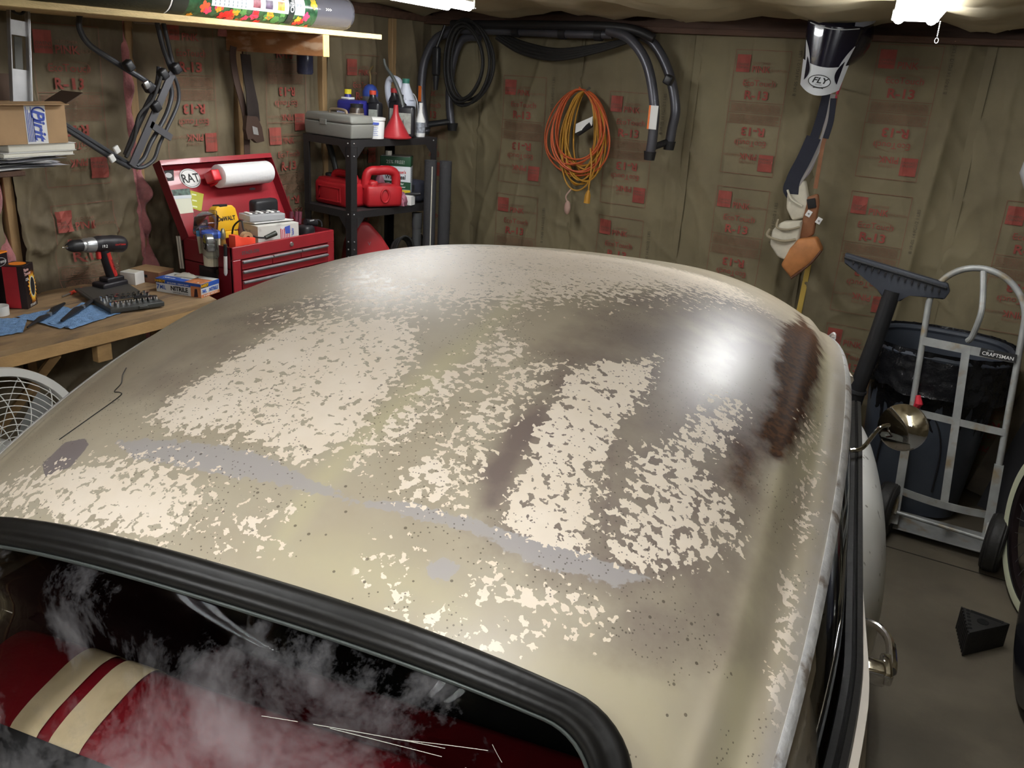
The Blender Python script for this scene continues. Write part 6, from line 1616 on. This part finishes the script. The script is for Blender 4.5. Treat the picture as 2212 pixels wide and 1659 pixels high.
# ---------------- corner shelving unit
URZ = RAD(-8)
t = thing('shelving_unit', 'black bolted steel shelving unit in the corner', 'shelving', (-2.95, 3.46, 0), URZ)
UX, UY = .365, .62
holes = mat('hole_grey', (.25, .25, .25), .5)
for (x, y) in ((0, 0), (-UX, 0), (0, UY), (-UX, UY)):
    b = MB(); sx = -1 if x == 0 else 1; sy = 1 if y == 0 else -1
    hh = 1.51
    b.box((x+sx*.002, y+sy*.02, hh/2), (.003, .042, hh), 0); b.box((x+sx*.02, y+sy*.002, hh/2), (.042, .003, hh), 0); ps = b.build('post', black_metal, t)
    if (x, y) == (0, 0):
        for z_ in (1.492, 1.43, 1.14, 1.00, .96, .92):
            for q2 in ((-.020, -.002), (.003, .018)):
                b = MB(); b.ball((x+q2[0], y+q2[1], z_), .0042, n=8); b.build('bolt', steel, ps)
for z_ in (1.51, 1.155, .78, .12):
    b = MB(); b.box((-UX/2, UY/2, z_-.002), (UX, UY, .004), 0); sf = b.build('shelf', mat('shelf_black', (.03, .028, .028), .5, var=.3, vscale=10), t)
    for (c, s_) in (((0, UY/2, z_-.018), (.003, UY, .036)), ((-UX, UY/2, z_-.018), (.003, UY, .036)), ((-UX/2, 0, z_-.018), (UX, .003, .036)), ((-UX/2, UY, z_-.018), (UX, .003, .036))):
        b = MB(); b.box(c, s_, 0); b.build('shelf_lip', black_metal, sf)
    for pts in ([(.002, .04, z_-.036), (.002, .09, z_-.036), (.002, .04, z_-.09)], [(-.04, -.002, z_-.036), (-.09, -.002, z_-.036), (-.04, -.002, z_-.09)], [(.002, UY-.04, z_-.036), (.002, UY-.09, z_-.036), (.002, UY-.04, z_-.09)]):
        if z_ < .5: continue
        b = MB(); b.faces(pts, [(0, 1, 2)]); b.build('gusset', black_metal, sf, smooth=0)
    b = MB(); b.ball((.003, UY-.03, z_-.015), .0042, n=8); b.build('bolt', steel, sf)
cU, sU = cos(URZ), sin(URZ)
def U(x, y, z): return (-2.95+x*cU-y*sU, 3.46+x*sU+y*cU, z)
T1, T2, T3 = 1.511, 1.156, .781
t = thing('grey_tool_case', 'grey plastic tool case with carry handle on the top shelf', 'case', U(-.178, .078, T1), URZ)
b = MB(); b.box((0, 0, .036), (.352, .148, .070), .008, taper=1.04); b.build('case_base', silver_grey, t); b = MB(); b.box((0, 0, .092), (.366, .155, .040), .012, taper=.94); b.build('case_lid', silver_grey, t)
b = MB(); b.tube(cr([(-.07, 0, .112), (-.06, 0, .128), (.0, 0, .132), (.05, 0, .128), (.06, 0, .112)], 5), .007, 8); b.build('handle', mat('handle_tan', (.22, .16, .10), .6), t); b = MB(); b.box((.0-.03, -.078, .07), (.05, .006, .026), .003); b.build('latch', silver_grey, t)
t = thing('antifreeze_jug', 'blue and orange jug with yellow cap behind the grey case', 'jug', U(-.35+.03, .30, T1), URZ+RAD(8))
b = MB(); b.box((0, 0, .085), (.17, .085, .17), .02); b.tube([(-.035, 0, .165), (-.035, 0, .20)], [.022, .017], 16); b.build('jug_body', mat('jug_navy', (.03, .03, .22), .35), t)
b = MB(); b.cyl((-.035, 0, .198), (-.035, 0, .222), .019); b.build('cap', mat('cap_yellow', (.72, .62, .03), .4), t)
M = face_M((0.0, -.0435, .085), (1, 0, 0), (0, 0, 1)); flat([(-.02, -.08), (.07, -.08), (.07, .035), (.02, .02)], mat('label_orange', (.80, .38, .03), .5), t, M, 'orange_label', .0005); flat(rect(-.075, .0, -.02, .035), paper_w, t, M, 'white_label', .0008); text('POWER', .015, blue_ink, t, M @ Matrix.Translation((-.048, .024, .002)), bold=.03); text('STEER', .015, blue_ink, t, M @ Matrix.Translation((-.048, .010, .002)), bold=.03)
b = MB(); b.box((-.035, 0, .176), (.055, .05, .012), .004); b.build('white_collar', paper_w, t)
t = thing('brown_jar', 'brown glass jar with pale label between the blue jug and the gas cylinder', 'jar', U(-.235, .25, T1))
b = MB(); b.lathe([(0, 0), (.036, 0), (.038, .005), (.038, .125), (.030, .14), (0, .14)], 24); b.build('jar', mat('brown_jar', (.06, .04, .03), .3), t); b = MB(); b.lathe([(.032, .135), (.034, .155), (0, .156)], 24); b.build('lid', black_pl, t); b = MB(); b.lathe([(.0385, .03), (.0385, .11)], 24); b.build('label', mat('jar_label', (.35, .30, .24), .6, var=.3, vscale=40), t)
t = thing('propane_cylinder', 'silver and blue torch gas cylinder with brass valve at the back of the top shelf', 'cylinder', U(-.315, .42, T1))
b = MB(); b.lathe([(0, 0), (.038, 0), (.042, .008), (.042, .20)], 28); b.build('cylinder', mat('galv', (.20, .20, .21), .35, metal=.6), t); b = MB(); b.lathe([(.0425, .19), (.042, .215), (.030, .24), (.012, .252), (0, .252)], 28); b.build('blue_shoulder', mat('shoulder_blue', (.03, .06, .28), .4), t); b = MB(); b.lathe([(.0428, .0), (.0428, .055)], 28); b.build('blue_band', mat('shoulder_blue', (.03, .06, .28), .4), t)
b = MB(); b.tube(cr([(0, 0, .25), (0, 0, .29), (-.005, 0, .32), (.02, 0, .345)], 5), .005, 8); b.build('valve', mat('brass', (.35, .26, .12), .35, metal=.8), t)
t = thing('white_tub', 'white plastic tub with blue print and lid at the front of the top shelf', 'tub', U(-.035, .195, T1))
b = MB(); b.lathe([(0, 0), (.044, 0), (.049, .098), (0, .098)], 28); b.build('tub', paper_w, t); b = MB(); b.lathe([(.052, .090), (.053, .102), (.045, .104), (0, .104)], 28); b.build('lid', white_pl, t)
M = face_M((.028, -.0415, .0), (.83, .55, 0), (0, 0, 1)); flat(rect(-.012, .070, .024, .082), blue_ink, t, M, 'blue_bar', .0045)
for k in range(5): flat(rect(-.014, .018+k*.009, .02-.004*(k % 2), .0205+k*.009), mat('blue_grey_ink', (.2, .25, .5), .6), t, M, 'fine_print', .004)
t = thing('funnel', 'red plastic funnel standing upside down on the top shelf', 'funnel', U(-.03, .335, T1))
b = MB(); b.lathe([(.082, 0), (.083, .004), (.070, .018), (.022, .105), (.016, .12), (.011, .165), (.009, .165)], 36); b.build('cone', mat('funnel_red', (.34, .022, .028), .35), t); b = MB(); b.lathe([(.0831, .0), (.085, .006), (.082, .006)], 36); b.build('rim', mat('funnel_red', (.34, .022, .028), .35), t)
t = thing('flexible_spout', 'long grey flexible spout leaning behind the funnel', 'spout', U(-.06, .40, T1))
b = MB(); b.tube(cr([(.02, 0, .12), (.0, 0, .20), (-.05, 0, .29), (-.10, 0, .345), (-.115, 0, .385)], 6), np.linspace(.013, .006, 25), 10); b.tube([(.02, 0, .0), (.02, 0, .12)], [.02, .013], 12); b.build('spout', mat('spout_grey', (.06, .065, .06), .4), t)
def oil(loc, rz, label, cap, h=.215, w_=.105):
    t = thing('oil_bottle', label, 'bottle', loc, rz)
    b = MB(); b.box((0, 0, h*.40), (w_, .065, h*.80), .016, taper=.97)
    b.tube([(-w_*.18, 0, h*.78), (-w_*.22, 0, h*.90), (-w_*.22, 0, h)], [.034, .018, .015], 16); b.build('bottle_body', mat('oil_black', (.015, .015, .018), .3), t)
    b = MB(); b.cyl((-w_*.22, 0, h*.97), (-w_*.22, 0, h*1.07), .018); b.build('cap', cap, t)
    flat(rect(-w_*.36, h*.10, w_*.36, h*.62), mat('oil_label', (.28, .30, .27), .5, var=.25, vscale=50), t, face_M((0, -.0335, 0), (1, 0, 0), (0, 0, 1)), 'label', .0006); return t
rc = mat('cap_red', (.40, .03, .03), .4)
oil(U(-.05, .42, T1), URZ+RAD(30), 'black oil bottle with grey label behind the funnel', black_pl, .20, .12)
oil(U(-.15, .46, T1), URZ+RAD(25), 'black oil bottle with dark red cap behind the funnel, the left one', rc, .225, .08)
oil(U(-.20, .35, T1), URZ+RAD(25), 'dark oil bottle with bright red cap beside the gas cylinder', mat('cap_bright', (.55, .06, .03), .4), .21, .07)
t = thing('white_jug', 'translucent white jug with green cap at the back of the top shelf', 'jug', U(-.22, .54, T1), URZ)
jw = mat('jug_white', (.60, .64, .74), .35)
b = MB(); b.box((.03, 0, .10), (.15, .10, .20), .035); b.tube([(.06, 0, .18), (.055, 0, .25), (.055, 0, .27)], [.05, .024, .018], 18)
b.tube(cr([(.03, 0, .22), (.0, 0, .275), (-.06, 0, .285), (-.085, 0, .25), (-.075, 0, .18), (-.045, 0, .12)], 6), .018, 10); b.build('jug_body', jw, t); b = MB(); b.cyl((.055, 0, .268), (.055, 0, .292), .02); b.build('cap', mat('cap_green', (.03, .16, .12), .4), t)
b = MB(); b.tube([(.10+.05*sin(a), 0, .13+.09*cos(a)) for a in np.linspace(.2, 2.9, 14)], .003, 6); b.build('drain_tube', clear_fog, t)
t = thing('additive_bottle', 'slim white bottle at the right end of the top shelf', 'bottle', U(-.045, .535, T1), URZ)
b = MB(); b.lathe([(0, 0), (.025, 0), (.026, .004), (.026, .085), (.011, .125), (.009, .155), (.010, .16), (.010, .175), (0, .175)], 24); b.build('bottle', paper_w, t); b = MB(); b.lathe([(.0263, .02), (.0263, .075)], 24); b.build('label_band', mat('label_dark', (.30, .32, .36), .5, var=.6, vscale=60), t)

# middle shelf
def gascan(loc, rz, label, w_, h, d):
    t = thing('gas_can', label, 'fuel can', loc, rz); m = mat('gas_can_red', (.40, .014, .02), .4, bump=.04, bscale=60, var=.08)
    b = MB(); b.box((0, 0, h*.38), (w_, d, h*.76), .022); b.build('can_body', m, t)
    b = MB(); b.box((w_*.0, 0, h*.78), (w_*.94, d*.86, h*.12), .02, taper=.9); b.build('shoulder', m, t)
    b = MB(); b.tube(cr([(w_*.40, 0, h*.74), (w_*.34, 0, h*.95), (w_*.05, 0, h*.99), (-w_*.18, 0, h*.96), (-w_*.26, 0, h*.78)], 6), .019, 10); b.build('handle', m, t)
    b = MB(); b.lathe([(.026, h*.80), (.028, h*.90), (.024, h*.93), (0, h*.93)], 20, Matrix.Translation((-w_*.36, 0, 0))); b.build('cap', black_pl, t)
    b = MB(); b.box((w_*.0, -d/2-.001, h*.36), (w_*.5, .006, h*.40), .012); b.build('side_panel', m, t)
    b = MB(); b.tube([(w_*.32*sx_, -d/2-.002, h*z2) for sx_, z2 in ((1, .16), (1, .58), (-1, .58), (-1, .16), (1, .16))], .005, 6); b.build('embossed_rib', m, t)
    return t
g1 = gascan(U(-.215, .13, T2), URZ, 'low red fuel can with black spout behind the front shelf post', .26, .165, .17)
b = MB(); b.tube(cr([(-.07, .02, .13), (-.075, .02, .17), (-.10, .02, .24), (-.13, .02, .30)], 5), np.linspace(.013, .017, 16), 10); b.build('spout', mat('spout_black', (.02, .022, .02), .35), g1); b = MB(); b.cyl((-.07, .02, .118), (-.07, .02, .15), .028); b.build('spout_collar', black_pl, g1)
t = thing('gas_can', 'tall red fuel can with open handle at the front of the middle shelf', 'fuel can', U(-.055, .255, T2), URZ+RAD(70))
m = mat('gas_can_red', (.40, .014, .02), .4)
b = MB(); Mx = Matrix(((1, 0, 0, 0), (0, 0, -1, .06), (0, 1, 0, 0), (0, 0, 0, 1)))
out = [(-.10, .01), (.10, .01), (.105, .11), (.095, .17), (.065, .195), (-.02, .20), (-.075, .195), (-.10, .16)]
b.prism([(-.10, .005), (.10, .005), (.105, .11), (.04, .12), (-.005, .115), (-.10, .12)], .12, Mx, bev=.016); b.build('can_body', m, t, smooth=50)
b = MB(); b.tube(cr([(.088, 0, .10), (.085, 0, .165), (.05, 0, .188), (-.01, 0, .188), (-.06, 0, .185), (-.08, 0, .16), (-.085, 0, .10)], 6), .024, 12); b.build('handle', m, t)
b = MB(); b.tube([(.0+.022*cos(a), -.062, .065+.034*sin(a)) for a in np.linspace(0, 2*pi, 21)[:-1]], .006, 8, closed=True); b.build('embossed_ring', m, t)
b = MB(); b.box((-.055, -.0, .115), (.05, .10, .05), .018); b.build('shoulder', m, t)
t = thing('water_sealer_can', 'white and green rectangular can of wood sealer on the middle shelf', 'can', U(-.115, .43, T2), URZ+RAD(38))
b = MB(); b.box((0, 0, .125), (.165, .10, .25), .006); b.build('can_body', mat('can_white', (.62, .66, .70), .4), t)
b = MB(); b.box((0, 0, .225), (.167, .102, .052), .004); b.build('green_band', green_dk, t); b = MB(); b.box((0, 0, .2515), (.155, .09, .004), .001); b.build('can_top', steel, t)
b = MB(); b.cyl((-.045, 0, .252), (-.045, 0, .275), .018); b.build('cap', offwhite, t)
M = face_M((0, -.0512, 0), (1, 0, 0), (0, 0, 1))
text('25% FREE!', .026, mat('dim_white_ink', (.45, .48, .45), .5), t, M @ Matrix.Translation((0, .222, .0008)), bold=.0, sx=.9); text("Thompson's", .024, mat('sealer_red', (.6, .04, .04), .5), t, M @ Matrix.Translation((.01, .170, .0006)), bold=.02, sx=.8); text('WaterSeal', .033, black_ink, t, M @ Matrix.Translation((0, .143, .0006)), bold=.02, sx=.8)
flat([(-.083, .085), (.083, .078), (.083, .118), (-.083, .124)], green_dk, t, M, 'green_strip', .0006); text('Waterproofer', .016, paper_w, t, M @ Matrix.Translation((0, .108, .001)), bold=.02); text('and Wood Protector', .013, paper_w, t, M @ Matrix.Translation((0, .092, .001)), bold=.02)
flat(rect(-.083, .055, .083, .076), mat('sealer_yellow', (.55, .42, .02), .5), t, M, 'yellow_strip', .0006)
M = face_M((.0832, 0, 0), (0, 1, 0), (0, 0, 1))
for k in range(14): flat(rect(-.035, .04+k*.011, .03-.008*(k % 3), .043+k*.011), mat('fine_grey', (.38, .40, .44), .6), t, M, 'fine_print', .0006)
flat(rect(-.03, .012, .0, .034), mat('barcode_grey', (.22, .22, .24), .6), t, M, 'print_block', .0008)
t = thing('parts_box', 'small white carton with a black knife on it on the middle shelf', 'box', U(-.03, .43, T2), URZ+RAD(20))
b = MB(); b.box((0, 0, .025), (.07, .05, .05), .001); b.build('box_body', paper_w, t)
t = thing('utility_knife', 'black handled knife lying on the small white carton', 'knife', U(-.02, .44, T2+.053), URZ+RAD(30))
b = MB(); b.tube([(-.03, 0, .004), (.04, 0, .006), (.06, 0, .010)], [.006, .010, .007], 8); b.build('handle', black_pl, t); b = MB(); b.box((-.05, 0, .004), (.05, .014, .002), 0); b.build('blade', offwhite, t)
t = thing('red_packet', 'small red packet between fuel can and sealer can', 'package', U(-.045, .365, T2), URZ+RAD(30))
b = MB(); b.box((0, 0, .045), (.04, .02, .09), .004); b.build('packet', mat('packet_red', (.62, .07, .04), .4), t); b = MB(); b.box((.0, -.0105, .07), (.03, .001, .012), 0); b.build('print_band', paper_w, t)
pinkb = mat('pink_bag_film', (.62, .25, .34), .3, trans=.25, bump=.9, bscale=25)
for loc, sc, lab in ((U(-.16, .37, T2), (.05, .06, .20), 'pink plastic bag bunched behind the fuel cans'), (U(-.012, .37, T2), (.022, .035, .075), 'pink plastic bag spilling over the front of the middle shelf')):
    t = thing('pink_bag', lab, 'bag', loc)
    b = MB(); b.lathe([(0, 0), (.9, .02), (1, .3), (.7, .65), (.35, .9), (.15, 1.0), (0, 1.0)], 22)
    for v in b.bm.verts: v.co = Vector((v.co.x*sc[0], v.co.y*sc[1], v.co.z*sc[2]))*(1) + Vector((noise.noise(v.co*3)*.02, noise.noise(v.co*3+Vector((4, 0, 0)))*.02, 0))
    b.build('bag', pinkb, t, smooth=180)
t = thing('black_pouch', 'black cloth pouch at the right end of the middle shelf', 'pouch', U(-.12, .545, T2))
b = MB(); b.box((0, 0, .06), (.18, .09, .12), .03); b.build('pouch', webbing, t, smooth=60); b = MB(); b.box((0.0, -.046, .08), (.12, .004, .03), .001); b.build('flap', black_matte, t)
# lower shelf
t = thing('red_blower', 'red plastic inflator with coiled black cable on the lower shelf', 'inflator', U(-.17, .27, T3), URZ+RAD(60))
rb_ = mat('blower_red', (.42, .03, .035), .45)
b = MB(); b.prism([(-.14, 0), (.14, 0), (.13, .10), (.06, .21), (-.01, .285), (-.07, .285), (-.12, .15)], .17, Matrix(((1, 0, 0, 0), (0, 0, -1, .085), (0, 1, 0, 0), (0, 0, 0, 1))), bev=.02); b.build('housing', rb_, t, smooth=50)
for k in range(4):
    b = MB(); b.box((.02, -.087, .05+k*.016), (.07, .004, .006), .001); b.build('vent', rb_, t)
text('V', .03, mat('print_grey2', (.3, .2, .2), .5), t, face_M((-.01, -.0865, .17), (1, 0, 0), (0, 0, 1)))
t = thing('power_cable', 'thick hank of black cable beside the red inflator', 'cable', U(-.05, .42, T3+.01), URZ+RAD(70))
for k in range(7):
    b = MB(); b.tube([(.055*cos(a)+.01*sin(k), -.03+.009*k, .10+(.095-.004*k)*sin(a)) for a in np.linspace(0, 2*pi, 25)[:-1]], .0055, 6, closed=True); b.build('turn', rubber, t)
t = thing('grey_tube', 'grey plastic pipe standing on the lower shelf', 'pipe', U(-.02, .50, T3))
b = MB(); b.tube([(0, 0, 0), (0, 0, .32), (0, 0, .325)], [.026, .026, .022], 18); b.build('pipe', mat('pipe_grey', (.07, .072, .075), .4), t); b = MB(); b.lathe([(.0265, .24), (.029, .25), (.029, .325), (.022, .326)], 18); b.build('collar', mat('pipe_grey', (.07, .072, .075), .4), t)
t = thing('demijohn', 'dark glass bottle with wire stopper at the right of the lower shelf', 'bottle', U(-.08, .575, T3))
gls = mat('dark_glass', (.03, .032, .03), .06, coat=1.0)
b = MB(); b.lathe([(0, 0), (.055, 0), (.065, .02), (.066, .10), (.045, .16), (.016, .20), (.014, .25), (.018, .26), (0, .262)], 28); b.build('bottle', gls, t); b = MB(); b.lathe([(.008, .26), (.010, .275), (0, .28)], 12); b.build('stopper', steel, t)

# ---------------- fan
t = thing('pedestal_fan', 'white pedestal fan with wire guard left of the car', 'fan', (-2.62, 1.40, 0), 0)
fw = mat('fan_white', (.80, .80, .76), .35)
FC = Vector((0, 0, .64)); tilt = Matrix.Translation(FC) @ Matrix.Rotation(RAD(-12), 4, 'Y') @ Matrix.Rotation(pi/2, 4, 'Y')
b = MB(); b.lathe([(.255, -.02), (.280, -.024), (.284, 0), (.280, .024), (.255, .02), (.252, 0), (.255, -.02)], 64, tilt); b.build('outer_ring', fw, t)
def prof_z(r): return .065*(1-(r/.26)**2)**.5 if r < .26 else 0
for k in range(11):
    r_ = .045+k*.0195
    b = MB(); b.tube([tilt @ Vector((r_*cos(a), r_*sin(a), prof_z(r_))) for a in np.linspace(0, 2*pi, 49)[:-1]], .0016, 5, closed=True); b.build('guard_wire', fw, t)
for k in range(14):
    a0 = 2*pi*k/14
    b = MB(); b.tube([tilt @ Vector((r_*cos(a0+(r_-.04)*2.4), r_*sin(a0+(r_-.04)*2.4), prof_z(r_)-.003)) for r_ in np.linspace(.04, .257, 14)], .0017, 5); b.build('spiral_wire', fw, t)
    b = MB(); b.tube([tilt @ Vector((r_*cos(a0), r_*sin(a0), -.8*prof_z(r_))) for r_ in np.linspace(.06, .257, 10)], .0017, 5); b.build('rear_wire', fw, t)
b = MB(); b.lathe([(0, .066), (.04, .066), (.045, .058), (0, .05)], 28, tilt); b.build('badge', fw, t)
for k in range(3):
    a0 = 2*pi*k/3
    b = MB(); b.grid(lambda u, v: tilt @ Vector(((.05+.17*u)*cos(a0+(v-.5)*(1.1-.3*u)), (.05+.17*u)*sin(a0+(v-.5)*(1.1-.3*u)), .012+(v-.5)*.05)), 10, 10); b.build('blade', mat('fan_blade', (.30, .31, .30), .4, trans=.2), t, smooth=180)
b = MB(); b.tube([tilt @ Vector((0, 0, -.14)), tilt @ Vector((0, 0, -.10)), tilt @ Vector((0, 0, .0))], [.04, .06, .05], 20); b.build('motor', fw, t)
b = MB(); b.cyl((-.09, 0, .03), (-.09, 0, .62), .020); b.build('pole', fw, t)
b = MB(); b.lathe([(0, .04), (.05, .035), (.19, .018), (.21, 0), (0, 0)], 40, Matrix.Translation((-.09, 0, 0))); b.build('base', fw, t)
